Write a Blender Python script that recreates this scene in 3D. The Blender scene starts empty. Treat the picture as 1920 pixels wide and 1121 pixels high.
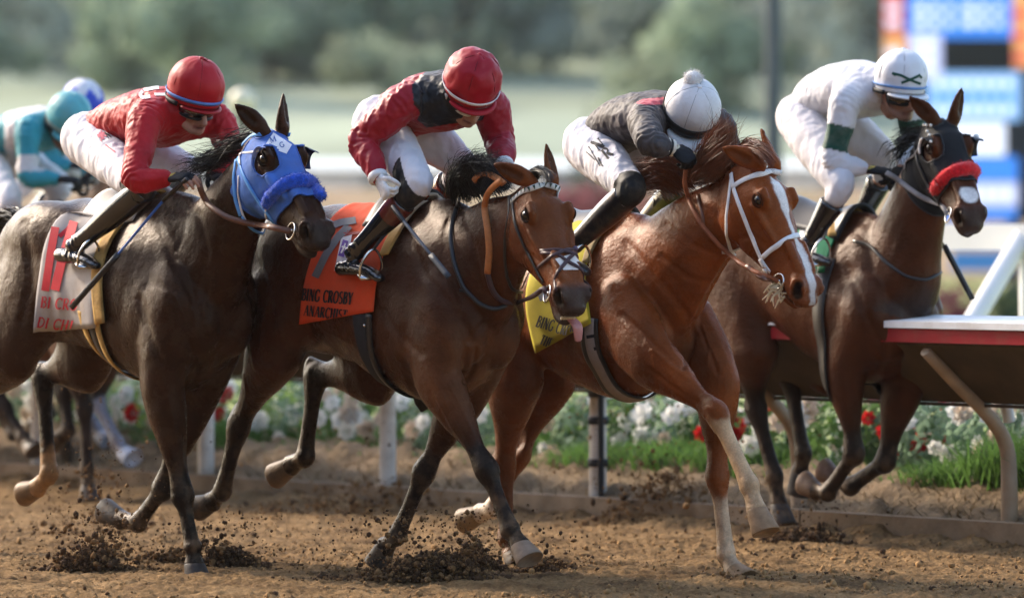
import bpy, bmesh, math, random
import numpy as np
from mathutils import Vector, Matrix
from mathutils.bvhtree import BVHTree

random.seed(7); RNG = np.random.default_rng(7)
SC = bpy.context.scene
COL = SC.collection

# ------------------------------------------------------------------ camera, sky, sun, exposure
F, CX, HY, CZ = 10320.0, 960.0, 410.0, 1.57          # focal length in photo pixels, centre column, horizon row, eye height
cam_data = bpy.data.cameras.new('camera'); cam = bpy.data.objects.new('camera', cam_data); COL.objects.link(cam)
cam.location = (0, 0, CZ); cam.rotation_euler = (math.radians(90), 0, 0)
cam_data.sensor_fit = 'HORIZONTAL'; cam_data.sensor_width = 36.0; cam_data.lens = 36.0 * F / 1920.0
cam_data.shift_y = (HY - 560.5) / 1920.0
cam_data.clip_start = 0.5; cam_data.clip_end = 3000
cam_data.dof.use_dof = True; cam_data.dof.focus_distance = 24.0; cam_data.dof.aperture_fstop = 1.95
SC.camera = cam

SUN_EL, SUN_AZ = math.radians(32), math.radians(-50)    # azimuth measured from +Y towards +X: the sun stands low at the left, a little behind
sun_dir = Vector((math.sin(SUN_AZ) * math.cos(SUN_EL), math.cos(SUN_AZ) * math.cos(SUN_EL), math.sin(SUN_EL)))
world = bpy.data.worlds.new('World'); SC.world = world; world.use_nodes = True
wn = world.node_tree.nodes; wn.clear()
wo = wn.new('ShaderNodeOutputWorld'); wb = wn.new('ShaderNodeBackground'); ws = wn.new('ShaderNodeTexSky')
ws.sky_type = 'NISHITA'; ws.sun_disc = False; ws.sun_elevation = SUN_EL; ws.sun_rotation = SUN_AZ
ws.air_density = 1.0; ws.dust_density = 2.4; ws.ozone_density = 1.0
world.node_tree.links.new(ws.outputs[0], wb.inputs[0]); world.node_tree.links.new(wb.outputs[0], wo.inputs[0])
wb.inputs[1].default_value = 0.15
sd = bpy.data.lights.new('sun', 'SUN'); sun = bpy.data.objects.new('sun', sd); COL.objects.link(sun)
sd.energy = 2.0; sd.angle = math.radians(7); sd.color = (1.0, 0.86, 0.70)
sun.rotation_euler = (-sun_dir).to_track_quat('-Z', 'Y').to_euler(); sun.location = (0, 0, 20)
SC.view_settings.view_transform = 'Standard'; SC.view_settings.look = 'None'
SC.view_settings.gamma = 1.0; SC.view_settings.exposure = 1.62; SC.view_settings.use_curve_mapping = False
SC.render.engine = 'CYCLES'
try:
    SC.cycles.use_denoising = True; SC.cycles.denoiser = 'OPENIMAGEDENOISE'
    SC.cycles.max_bounces = 5; SC.cycles.diffuse_bounces = 2; SC.cycles.glossy_bounces = 2; SC.cycles.transparent_max_bounces = 6
except Exception:
    pass

# ------------------------------------------------------------------ helpers
def A(*v): return np.array(v, float)
def unit(v):
    v = np.asarray(v, float); return v / (np.linalg.norm(v) + 1e-12)
def P(px, py, Y): return A((px - CX) / F * Y, Y, CZ - (py - HY) / F * Y)
def proj(V): return CX + F * V[:, 0] / V[:, 1], HY + F * (CZ - V[:, 2]) / V[:, 1]

def vnoise(p, scale, seed=0):
    """value noise, about -1..1, p is Nx3"""
    q = np.asarray(p, float) / scale; i = np.floor(q).astype(np.int64); f = q - i; f = f * f * (3 - 2 * f)
    out = np.zeros(len(q))
    for dx in (0, 1):
        for dy in (0, 1):
            for dz in (0, 1):
                h = ((i[:, 0] + dx) * 374761393 + (i[:, 1] + dy) * 668265263 + (i[:, 2] + dz) * 2147483647 + seed * 1274126177) & 0xffffffff
                h = ((h ^ (h >> 13)) * 1274126177) & 0xffffffff; h = (h ^ (h >> 16)) & 0xffff
                w = (f[:, 0] if dx else 1 - f[:, 0]) * (f[:, 1] if dy else 1 - f[:, 1]) * (f[:, 2] if dz else 1 - f[:, 2])
                out += w * (h / 32767.5 - 1)
    return out
def fbm(p, scale, octv=3, seed=0):
    r = 0; a = 1
    for k in range(octv):
        r = r + a * vnoise(p, scale / 2 ** k, seed + k * 17); a *= .5
    return r

BASE = {}
def put(o, parent=None, label=None, cat=None, group=None, kind=None):
    COL.objects.link(o)
    if parent is not None: o.parent = parent
    if label: o['label'] = label
    if cat: o['category'] = cat
    if group: o['group'] = group
    if kind: o['kind'] = kind
    return o
def thing(name, loc, label, cat, group=None):
    o = bpy.data.objects.new(name, None); o.location = loc; BASE[o.name] = A(*loc); o.empty_display_size = .1
    return put(o, None, label, cat, group)
def base_of(o):
    while o.parent is not None: o = o.parent
    return BASE.get(o.name, A(0, 0, 0))

def new_mesh(name, V, Fc, smooth=True):
    """Fc: array of quads/tris (uniform) or list of lists"""
    V = np.asarray(V, float); me = bpy.data.meshes.new(name)
    if isinstance(Fc, np.ndarray):
        n, k = Fc.shape
        me.vertices.add(len(V)); me.vertices.foreach_set('co', V.astype(np.float32).ravel())
        me.loops.add(n * k); me.loops.foreach_set('vertex_index', Fc.astype(np.int32).ravel())
        me.polygons.add(n); me.polygons.foreach_set('loop_start', np.arange(0, n * k, k, dtype=np.int32))
        try: me.polygons.foreach_set('loop_total', np.full(n, k, dtype=np.int32))
        except Exception: pass
        me.update(calc_edges=True)
    else:
        me.from_pydata(V.tolist(), [], [list(map(int, f)) for f in Fc]); me.update()
    if smooth and len(me.polygons): me.polygons.foreach_set('use_smooth', np.ones(len(me.polygons), dtype=bool))
    return me
def set_cols(me, cols, name='col'):
    c = np.asarray(cols, float)
    if c.shape[1] == 3: c = np.hstack([c, np.ones((len(c), 1))])
    at = me.color_attributes.new(name, 'FLOAT_COLOR', 'POINT'); at.data.foreach_set('color', c.astype(np.float32).ravel())
def obj(name, V, Fc, mat, parent=None, cols=None, smooth=True, top=None, **kw):
    """one mesh object; V in world coordinates; top=True makes it a top-level thing with its origin at its base"""
    V = np.asarray(V, float)
    if parent is not None: b = base_of(parent)
    elif top: b = A(V[:, 0].mean(), V[:, 1].mean(), V[:, 2].min())
    else: b = A(0, 0, 0)
    me = new_mesh(name, V - b, Fc, smooth)
    if cols is not None: set_cols(me, cols)
    for m in (mat if isinstance(mat, (list, tuple)) else [mat]):
        if m: me.materials.append(m)
    o = bpy.data.objects.new(name, me)
    if parent is None: o.location = b; BASE[o.name] = b
    return put(o, parent, **kw)

class Mesh:
    """collects closed pieces"""
    def __init__(s): s.V = []; s.F = []; s.n = 0; s.C = []; s.col = None
    def add(s, V, Fc):
        V = np.asarray(V, float); s.V.append(V); s.F += [[i + s.n for i in f] for f in Fc]; s.n += len(V)
        s.C.append(np.tile(A(*(s.col if s.col is not None else (1, 1, 1))), (len(V), 1)))
    def verts(s): return np.vstack(s.V)
    def make(s, name, mat, parent=None, smooth=True, cols=False, **kw):
        return obj(name, s.verts(), s.F, mat, parent, np.vstack(s.C) if cols else None, smooth, **kw)
    def rings(s, R, cap=True):
        """R: list of Nx3 rings"""
        n = len(R[0]); V = np.vstack(R); Fc = []
        for i in range(len(R) - 1):
            for j in range(n):
                k = (j + 1) % n; Fc.append([i * n + j, i * n + k, (i + 1) * n + k, (i + 1) * n + j])
        if cap:
            V = np.vstack([V, R[0].mean(0), R[-1].mean(0)]); a = len(V) - 2; b = a + 1; m = (len(R) - 1) * n
            for j in range(n):
                k = (j + 1) % n; Fc.append([a, k, j]); Fc.append([b, m + j, m + k])
        s.add(V, Fc)
    def ell(s, c, ax, ay=None, az=None, n=14):
        """ellipsoid: three axis vectors, or radii"""
        if ay is None: ax, ay, az = A(ax, 0, 0), A(0, ax, 0), A(0, 0, ax)
        R = []
        for i in range(1, n):
            t = math.pi * i / n; a = np.linspace(0, 2 * math.pi, n + 2, endpoint=False)
            R.append(np.asarray(c) + np.outer(np.cos(a) * math.sin(t), ax) + np.outer(np.sin(a) * math.sin(t), ay) + math.cos(t) * np.asarray(az))
        s.rings(R)
    def chain(s, pts, rad, lat=(0, 0, 1), n=14, sub=4, round_=1.0, power=1.0, flat_end=False):
        pts = [np.asarray(p, float) for p in pts]; rad = [(r, r) if np.isscalar(r) else r for r in rad]
        PT, RD = cat_rom(np.array(pts), sub), cat_rom(np.array(rad, float), sub)
        RD = np.maximum(RD, 1e-4); N = len(PT); T = np.gradient(PT, axis=0); T /= np.linalg.norm(T, axis=1)[:, None] + 1e-12
        a = np.linspace(0, 2 * math.pi, n, endpoint=False); ca, sa = np.cos(a), np.sin(a)
        if power != 1.0: ca = np.sign(ca) * np.abs(ca) ** power; sa = np.sign(sa) * np.abs(sa) ** power
        lats = np.asarray(lat, float)
        def ring(c, T, L, r, sc=1.0):
            X = L - T * np.dot(L, T); X = X if np.linalg.norm(X) > .05 else A(1, 0, 0) - T * T[0]; X = unit(X); Y = np.cross(T, X)
            return c + np.outer(ca * r[0] * sc, X) + np.outer(sa * r[1] * sc, Y)
        R = []
        def L(i): return lats if lats.ndim == 1 else lats[min(i // sub, len(lats) - 1)]
        if round_ > 0:
            for t in (70, 45, 20):
                q = math.radians(t); R.append(ring(PT[0] - T[0] * RD[0].mean() * round_ * math.sin(q), T[0], L(0), RD[0], math.cos(q)))
        for i in range(N): R.append(ring(PT[i], T[i], L(i), RD[i]))
        if round_ > 0 and not flat_end:
            for t in (20, 45, 70):
                q = math.radians(t); R.append(ring(PT[-1] + T[-1] * RD[-1].mean() * round_ * math.sin(q), T[-1], L(N - 1), RD[-1], math.cos(q)))
        s.rings(R)
    def box(s, c, X, Y, Z):
        """c centre, X,Y,Z half-extent vectors"""
        c, X, Y, Z = map(np.asarray, (c, X, Y, Z)); V = [c + a * X + b * Y + d * Z for a in (-1, 1) for b in (-1, 1) for d in (-1, 1)]
        s.add(V, [[0, 1, 3, 2], [4, 6, 7, 5], [0, 4, 5, 1], [2, 3, 7, 6], [0, 2, 6, 4], [1, 5, 7, 3]])

def cat_rom(p, sub):
    if sub <= 1 or len(p) < 2: return p
    q = np.vstack([2 * p[0] - p[1], p, 2 * p[-1] - p[-2]]); out = []
    for i in range(1, len(q) - 2):
        for k in range(sub):
            t = k / sub; a, b, c, d = q[i - 1], q[i], q[i + 1], q[i + 2]
            out.append(.5 * ((2 * b) + (c - a) * t + (2 * a - 5 * b + 4 * c - d) * t * t + (3 * b - a - 3 * c + d) * t ** 3))
    out.append(p[-1]); return np.array(out)
def resample(p, step):
    p = np.asarray(p, float); d = np.r_[0, np.cumsum(np.linalg.norm(np.diff(p, axis=0), axis=1))]
    n = max(2, int(round(d[-1] / step)) + 1); t = np.linspace(0, d[-1], n)
    return np.stack([np.interp(t, d, p[:, k]) for k in range(p.shape[1])], 1)

def edges_of(Q):
    e = np.vstack([Q[:, [i, (i + 1) % Q.shape[1]]] for i in range(Q.shape[1])]); e.sort(axis=1); return np.unique(e, axis=0)
def lap_smooth(V, E, it, w=None, lam=.55, mu=-.57):
    n = len(V); deg = np.bincount(E.ravel(), minlength=n)[:, None] + 1e-9
    for k in range(it):
        for l in (lam, mu):
            S = np.stack([np.bincount(E[:, 0], V[E[:, 1], c], n) + np.bincount(E[:, 1], V[E[:, 0], c], n) for c in range(3)], 1)
            d = (S / deg - V) * l
            if w is not None: d *= w[:, None]
            V = V + d
    return V
def normals(V, Q):
    if Q.shape[1] == 4: fn = np.cross(V[Q[:, 2]] - V[Q[:, 0]], V[Q[:, 3]] - V[Q[:, 1]])
    else: fn = np.cross(V[Q[:, 1]] - V[Q[:, 0]], V[Q[:, 2]] - V[Q[:, 0]])
    N = np.stack([sum(np.bincount(Q[:, k], fn[:, c], len(V)) for k in range(Q.shape[1])) for c in range(3)], 1)
    return N / (np.linalg.norm(N, axis=1)[:, None] + 1e-12)
def remesh(M, voxel, it=4):
    me = bpy.data.meshes.new('tmp'); me.from_pydata(M.verts().tolist(), [], M.F); o = bpy.data.objects.new('tmp', me); COL.objects.link(o)
    bm = bmesh.new(); bm.from_mesh(me); bmesh.ops.recalc_face_normals(bm, faces=bm.faces); bm.to_mesh(me); bm.free()
    md = o.modifiers.new('r', 'REMESH'); md.mode = 'VOXEL'; md.voxel_size = voxel; md.adaptivity = 0
    dg = bpy.context.evaluated_depsgraph_get(); ev = o.evaluated_get(dg); m2 = ev.to_mesh()
    V = np.empty(len(m2.vertices) * 3, np.float32); m2.vertices.foreach_get('co', V); V = V.reshape(-1, 3).astype(float)
    L = np.empty(len(m2.loops), np.int32); m2.loops.foreach_get('vertex_index', L); Q = L.reshape(-1, 4)
    ev.to_mesh_clear(); bpy.data.objects.remove(o); bpy.data.meshes.remove(me)
    E = edges_of(Q); V = lap_smooth(V, E, it)
    return V, Q, E

def seg_dist(V, a, b):
    a, b = np.asarray(a, float), np.asarray(b, float); d = b - a; t = np.clip(((V - a) @ d) / (d @ d + 1e-12), 0, 1)
    return np.linalg.norm(V - a - np.outer(t, d), axis=1), t
def sstep(x, a, b):
    t = np.clip((x - a) / (b - a + 1e-12), 0, 1); return t * t * (3 - 2 * t)
def paint(C, w, col): return C * (1 - w[:, None]) + np.asarray(col) * w[:, None]
def in_poly(px, py, poly):
    poly = np.asarray(poly, float); r = np.zeros(len(px), bool); j = len(poly) - 1
    for i in range(len(poly)):
        xi, yi = poly[i]; xj, yj = poly[j]
        r ^= ((yi > py) != (yj > py)) & (px < (xj - xi) * (py - yi) / (yj - yi + 1e-9) + xi); j = i
    return r
def px_dist(px, py, poly):
    d = np.full(len(px), 1e9); p = np.stack([px, py], 1)
    for a, b in zip(poly[:-1], poly[1:]):
        a = np.asarray(a, float); b = np.asarray(b, float); e = b - a; t = np.clip(((p - a) @ e) / (e @ e + 1e-9), 0, 1)
        d = np.minimum(d, np.linalg.norm(p - a - np.outer(t, e), axis=1))
    return d
def bvh(V, Q): return BVHTree.FromPolygons([tuple(v) for v in V], [tuple(int(i) for i in q) for q in Q])
def cast(tree, px, py, Yref=None):
    """the point of a surface that the sight line through a photo pixel meets, and the normal there"""
    d = Vector(((px - CX) / F, 1.0, -(py - HY) / F)).normalized(); o = Vector((0, 0, CZ)); s = 10.0
    h = tree.ray_cast(o + d * s, d, 60)
    if h[0] is None:
        if Yref is None: return None
        q = Vector(P(px, py, Yref)); h = tree.find_nearest(q)
    n = A(*h[1])
    return A(*h[0]), n
def ribbon(name, pts, nrm, width, thick, mat, parent=None, M=None, taper=None):
    """a strap: rectangular section along pts lying against a surface with normals nrm"""
    pts = np.asarray(pts); nrm = np.asarray(nrm); N = len(pts); T = np.gradient(pts, axis=0); m = M or Mesh(); R = []
    for i in range(N):
        t = unit(T[i]); n = unit(nrm[i] - t * np.dot(nrm[i], t)); b = np.cross(t, n); w = width / 2 * (taper(i / (N - 1)) if taper else 1); c = pts[i]
        R.append(np.array([c - b * w, c - b * w * .8 + n * thick, c + b * w * .8 + n * thick, c + b * w]))
    m.rings(R)
    if M is None: return m.make(name, mat, parent)
def smooth_rows(a, k=2):
    a = np.array(a, float)
    for _ in range(k):
        b = a.copy(); b[1:-1] = (a[:-2] + 2 * a[1:-1] + a[2:]) / 4; a = b
    return a
def tube(name, pts, r, mat, parent=None, n=8, M=None, sub=5, lat=(0, 0, 1), **kw):
    m = M or Mesh(); rr = r if isinstance(r, (list, tuple)) else [r] * len(pts)
    m.chain(pts, rr, lat=lat, n=n, sub=sub, round_=.5)
    if M is None: return m.make(name, mat, parent, **kw)
def strands(guides, n, jr=.01, jt=.03, width=.003, segs=8, wave=.006, seed=1, lat=None):
    """ribbons of hair: interpolates between neighbouring guide curves (root to tip)"""
    rg = np.random.default_rng(seed); G = [resample(cat_rom(np.asarray(g, float), 5), 1e9 if False else np.sum(np.linalg.norm(np.diff(cat_rom(np.asarray(g, float), 5), axis=0), axis=1)) / segs)[:segs + 1] for g in guides]
    V = []; Fc = []; k = 0
    for i in range(n):
        f = rg.random() * (len(G) - 1); a = min(int(f), len(G) - 2) if len(G) > 1 else 0; w = f - a
        c = G[a] * (1 - w) + G[min(a + 1, len(G) - 1)] * w
        ln = rg.uniform(.7, 1.08); t = np.linspace(0, 1, segs + 1)
        j0 = rg.normal(0, jr, 3); j1 = rg.normal(0, jt, 3); ph = rg.uniform(0, 6.28, 3); fr = rg.uniform(3, 8)
        tt = np.clip(t * ln, 0, 1); c = np.stack([np.interp(tt, t, c[:, q]) for q in range(3)], 1)
        c = c + j0 + np.outer(t ** 1.3, j1) + wave * t[:, None] * np.sin(fr * t[:, None] + ph)
        s = unit(rg.normal(0, 1, 3)); T = np.gradient(c, axis=0); s = np.cross(T, s); s /= np.linalg.norm(s, axis=1)[:, None] + 1e-9
        wd = width * rg.uniform(.6, 1.4) * (1 - .85 * t ** 2)[:, None] / 2
        V.append(c - s * wd); V.append(c + s * wd); m = segs + 1
        for q in range(segs): Fc.append([k + q, k + q + 1, k + m + q + 1, k + m + q])
        k += 2 * m
    return np.vstack(V), np.array(Fc)

# ------------------------------------------------------------------ materials
MATS = {}
def nodes(name):
    m = bpy.data.materials.new(name); m.use_nodes = True; nt = m.node_tree; b = nt.nodes['Principled BSDF']; return m, nt, b
def plain(name, col, rough=.6, noise=.12, scale=40., metal=0., bump=.0, bscale=200., spec=.22, sheen=0., coat=0., attr=False, dirt=None, dscale=9., damt=.5, stretch=None, emit=None, trans=0.):
    """principled colour broken up by noise, optional dirt patches and fine relief; attr: colour comes from the mesh"""
    if name in MATS: return MATS[name]
    m, nt, b = nodes(name); L = nt.links
    tc = nt.nodes.new('ShaderNodeTexCoord'); src = tc.outputs['Object']
    if stretch:
        mp = nt.nodes.new('ShaderNodeMapping'); mp.inputs['Scale'].default_value = stretch; L.new(src, mp.inputs[0]); src_b = mp.outputs[0]
    else: src_b = src
    nz = nt.nodes.new('ShaderNodeTexNoise'); nz.inputs['Scale'].default_value = scale; nz.inputs['Detail'].default_value = 5; L.new(src, nz.inputs['Vector'])
    mr = nt.nodes.new('ShaderNodeMapRange'); mr.inputs[1].default_value = .3; mr.inputs[2].default_value = .7; mr.inputs[3].default_value = 1 - noise; mr.inputs[4].default_value = 1 + noise; L.new(nz.outputs[0], mr.inputs[0])
    mx = nt.nodes.new('ShaderNodeVectorMath'); mx.operation = 'SCALE'
    if attr:
        at = nt.nodes.new('ShaderNodeAttribute'); at.attribute_name = 'col'; L.new(at.outputs['Color'], mx.inputs[0])
    else: mx.inputs[0].default_value = col[:3]
    L.new(mr.outputs[0], mx.inputs['Scale']); out = mx.outputs[0]
    if dirt is not None:
        n2 = nt.nodes.new('ShaderNodeTexNoise'); n2.inputs['Scale'].default_value = dscale; n2.inputs['Detail'].default_value = 8; n2.inputs['Roughness'].default_value = .65; L.new(src, n2.inputs['Vector'])
        r2 = nt.nodes.new('ShaderNodeMapRange'); r2.inputs[1].default_value = .48; r2.inputs[2].default_value = .72; r2.inputs[4].default_value = damt; L.new(n2.outputs[0], r2.inputs[0])
        mm = nt.nodes.new('ShaderNodeMix'); mm.data_type = 'RGBA'; L.new(r2.outputs[0], mm.inputs['Factor']); L.new(out, mm.inputs['A']); mm.inputs['B'].default_value = (*dirt, 1); out = mm.outputs['Result']
    L.new(out, b.inputs['Base Color'])
    b.inputs['Roughness'].default_value = rough; b.inputs['Metallic'].default_value = metal; b.inputs['Specular IOR Level'].default_value = spec
    if sheen: b.inputs['Sheen Weight'].default_value = sheen; b.inputs['Sheen Roughness'].default_value = .4
    if coat: b.inputs['Coat Weight'].default_value = coat; b.inputs['Coat Roughness'].default_value = .12
    if emit: b.inputs['Emission Color'].default_value = (*emit[0], 1); b.inputs['Emission Strength'].default_value = emit[1]; 
    if bump:
        n3 = nt.nodes.new('ShaderNodeTexNoise'); n3.inputs['Scale'].default_value = bscale; n3.inputs['Detail'].default_value = 4; L.new(src_b, n3.inputs['Vector'])
        bp = nt.nodes.new('ShaderNodeBump'); bp.inputs['Strength'].default_value = 1.0; bp.inputs['Distance'].default_value = bump; L.new(n3.outputs[0], bp.inputs['Height']); L.new(bp.outputs[0], b.inputs['Normal'])
    if trans:
        tb = nt.nodes.new('ShaderNodeBsdfTranslucent'); L.new(out, tb.inputs['Color']); mix = nt.nodes.new('ShaderNodeMixShader'); mix.inputs[0].default_value = trans; L.new(b.outputs[0], mix.inputs[1]); L.new(tb.outputs[0], mix.inputs[2]); L.new(mix.outputs[0], nt.nodes['Material Output'].inputs['Surface'])
    MATS[name] = m; return m

# ------------------------------------------------------------------ the place: track, kerb, rail, flower bed, infield, hillside, tote board
RD = unit(A(-.643, .766, 0)); RL = A(.766, .643, 0); R0 = A(2.43, 26.1, 0)     # along the kerb away from the camera; across it towards the infield
def rk(t, o, z): return R0 + RD * t + RL * o + A(0, 0, z)

def dirt_mat():
    m, nt, b = nodes('dirt'); L = nt.links; N = nt.nodes.new; tc = N('ShaderNodeTexCoord')
    def nz(s, d, r=.6):
        n = N('ShaderNodeTexNoise'); n.inputs['Scale'].default_value = s; n.inputs['Detail'].default_value = d; n.inputs['Roughness'].default_value = r; L.new(tc.outputs['Object'], n.inputs['Vector']); return n.outputs[0]
    cr = N('ShaderNodeValToRGB'); e = cr.color_ramp.elements; e[0].position = .36; e[0].color = (.105, .060, .027, 1); e[1].position = .62; e[1].color = (.30, .186, .086, 1); x = e.new(.5); x.color = (.225, .135, .060, 1); L.new(nz(3.0, 9, .72), cr.inputs[0])
    c2 = N('ShaderNodeMapRange'); c2.inputs[1].default_value = .3; c2.inputs[2].default_value = .7; c2.inputs[3].default_value = .65; c2.inputs[4].default_value = 1.3; L.new(nz(60, 5), c2.inputs[0])
    s = N('ShaderNodeVectorMath'); s.operation = 'SCALE'; L.new(cr.outputs[0], s.inputs[0]); L.new(c2.outputs[0], s.inputs['Scale']); L.new(s.outputs[0], b.inputs['Base Color'])
    bp = N('ShaderNodeBump'); bp.inputs['Distance'].default_value = .012; bp.inputs['Strength'].default_value = 1; L.new(nz(90, 6, .7), bp.inputs['Height']); L.new(bp.outputs[0], b.inputs['Normal'])
    b.inputs['Roughness'].default_value = .95; b.inputs['Specular IOR Level'].default_value = .1; return m
DIRT = dirt_mat()
def clod_mat(name, c): return plain(name, c, .95, .35, 40, bump=.004, bscale=120, spec=.1)

def ground_h(p):
    q = p * A(1, 1, 0); h = .014 * fbm(q, .6, 2, 1) + .014 * np.abs(fbm(q, .17, 2, 2)) + .011 * np.abs(vnoise(q, .05, 8)) + .011 * np.abs(vnoise(q, .022, 12)) + .006 * vnoise(q, .012, 14)
    row = np.sin((p @ RL) * 2 * math.pi / .42 + 1.5 * vnoise(q, 1.2, 21)); o_ = p @ RL - R0 @ RL; return h + .006 * row - .02 + sstep(o_, -.45, 0.0) * (.02 + .05 * np.abs(fbm(q, .3, 2, 61)))
def build_ground():
    xs = np.linspace(-3.3, 4.0, 560); ys = np.r_[np.linspace(22.6, 27.0, 330), np.linspace(27.02, 34, 240)]; X, Y = np.meshgrid(xs, ys); p = np.stack([X.ravel(), Y.ravel(), np.zeros(X.size)], 1); p[:, 2] = ground_h(p)
    o = (p - R0) @ RL; p[:, 2] = np.where(o > .02, np.minimum(p[:, 2], -.03) - .05, p[:, 2])
    nx, ny = len(xs), len(ys); i = np.arange(nx * ny).reshape(ny, nx); Q = np.stack([i[:-1, :-1].ravel(), i[:-1, 1:].ravel(), i[1:, 1:].ravel(), i[1:, :-1].ravel()], 1)
    obj('dirt_track', p, Q, DIRT, kind='structure')
    g = [(-900, -60), (900, -60), (900, 1600), (-900, 1600)]; obj('ground', [(x, y, -.10) for x, y in g], [[0, 1, 2, 3]], DIRT, kind='structure')
build_ground()

# loose clods on the track surface
ICO = None
def ico():
    global ICO
    if ICO is None:
        bm = bmesh.new(); bmesh.ops.create_icosphere(bm, subdivisions=1, radius=1); ICO = (np.array([v.co for v in bm.verts]), np.array([[v.index for v in f.verts] for f in bm.faces])); bm.free()
    return ICO
def clods(name, pos, rad, mat, seed=0, kind='stuff', **kw):
    v0, f0 = ico(); n = len(pos); rg = np.random.default_rng(seed); sc = rg.uniform(.65, 1.3, (n, 1, 3)); jit = rg.uniform(.7, 1.25, (n, len(v0), 1))
    V = (v0[None] * jit * sc * np.asarray(rad)[:, None, None] + np.asarray(pos)[:, None, :]).reshape(-1, 3); Fc = (f0[None] + (np.arange(n) * len(v0))[:, None, None]).reshape(-1, 3)
    return obj(name, V, Fc, mat, None, None, smooth=False, kind=kind, **kw)
def build_clods():
    rg = np.random.default_rng(3); n = 15000; y = 22.7 + rg.random(n) ** 1.4 * 6.5; x = rg.uniform(-1, 1, n) * y * .102 + .05; p = np.stack([x, y, np.zeros(n)], 1); p = p[(p - R0) @ RL < -.05]
    cl = fbm(p * A(1, 1, 0), .6, 2, 44); p = p[cl > rg.uniform(-.9, .8, len(p))]; r = np.clip(rg.lognormal(-5.25, .5, len(p)), .0028, .018); p[:, 2] = ground_h(p) + r * .35
    h = len(p) // 6; clods('dirt_clods', p[h:], r[h:], clod_mat('clod', (.30, .175, .075)), 1); clods('dark_dirt_clods', p[:h], r[:h], clod_mat('clod_dark', (.075, .042, .022)), 2)
build_clods()

# kerb of weathered boards, bank, turf beyond
def build_kerb():
    root = thing('kerb', tuple(rk(0, 0, 0)), 'low weathered timber kerb along the inside of the dirt track', 'kerb'); wood = plain('kerb_wood', (.25, .175, .11), .9, .3, 5, bump=.008, bscale=30, dirt=(.15, .085, .04), damt=.9, dscale=3.5)
    t = -3.2; k = 0
    while t < 14:
        ln = 2.38; m = Mesh(); m.box(rk(t + ln / 2, .04, .035 + .004 * (k % 3)), RD * (ln / 2 - .006), RL * .04, A(0, 0, .085)); m.make('board', wood, root, smooth=False); t += ln; k += 1
build_kerb()
def strip(name, o0, o1, z0, z1, t0, t1, mat, nt_=240, no=24, amp=.03, sc=.2, seed=3):
    t = np.linspace(t0, t1, nt_); o = np.linspace(o0, o1, no); T, O = np.meshgrid(t, o); p = R0 + T.ravel()[:, None] * RD + O.ravel()[:, None] * RL; f = (O.ravel() - o0) / (o1 - o0); p[:, 2] = z0 + (z1 - z0) * sstep(f, 0, .6) + amp * np.abs(fbm(p * A(1, 1, 0), sc, 3, seed)) * sstep(f, 0, .15)
    i = np.arange(nt_ * no).reshape(no, nt_); Q = np.stack([i[:-1, :-1].ravel(), i[:-1, 1:].ravel(), i[1:, 1:].ravel(), i[1:, :-1].ravel()], 1); return obj(name, p, Q, mat, kind='structure')
strip('earth_bank', .08, .95, .10, .26, -4, 16, plain('bank', (.18, .125, .075), .95, .35, 9, bump=.02, bscale=30, dirt=(.30, .22, .13), dscale=6, spec=.1), amp=.07, sc=.12)
strip('flower_bed_soil', .95, 2.4, .26, .20, -4, 18, plain('soil', (.07, .05, .03), .95, .3, 9, spec=.1), amp=.04)
def turf_mat():
    return plain('turf', (.21, .235, .075), .9, .2, .9, bump=.03, bscale=14, dirt=(.30, .29, .12), dscale=.25, spec=.15)
obj('turf_course', [tuple(rk(-70, 2.4, .12)), tuple(rk(-70, 160, .2)), tuple(rk(160, 160, .2)), tuple(rk(160, 2.4, .12))], [[0, 1, 2, 3]], turf_mat(), kind='structure')

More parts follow.
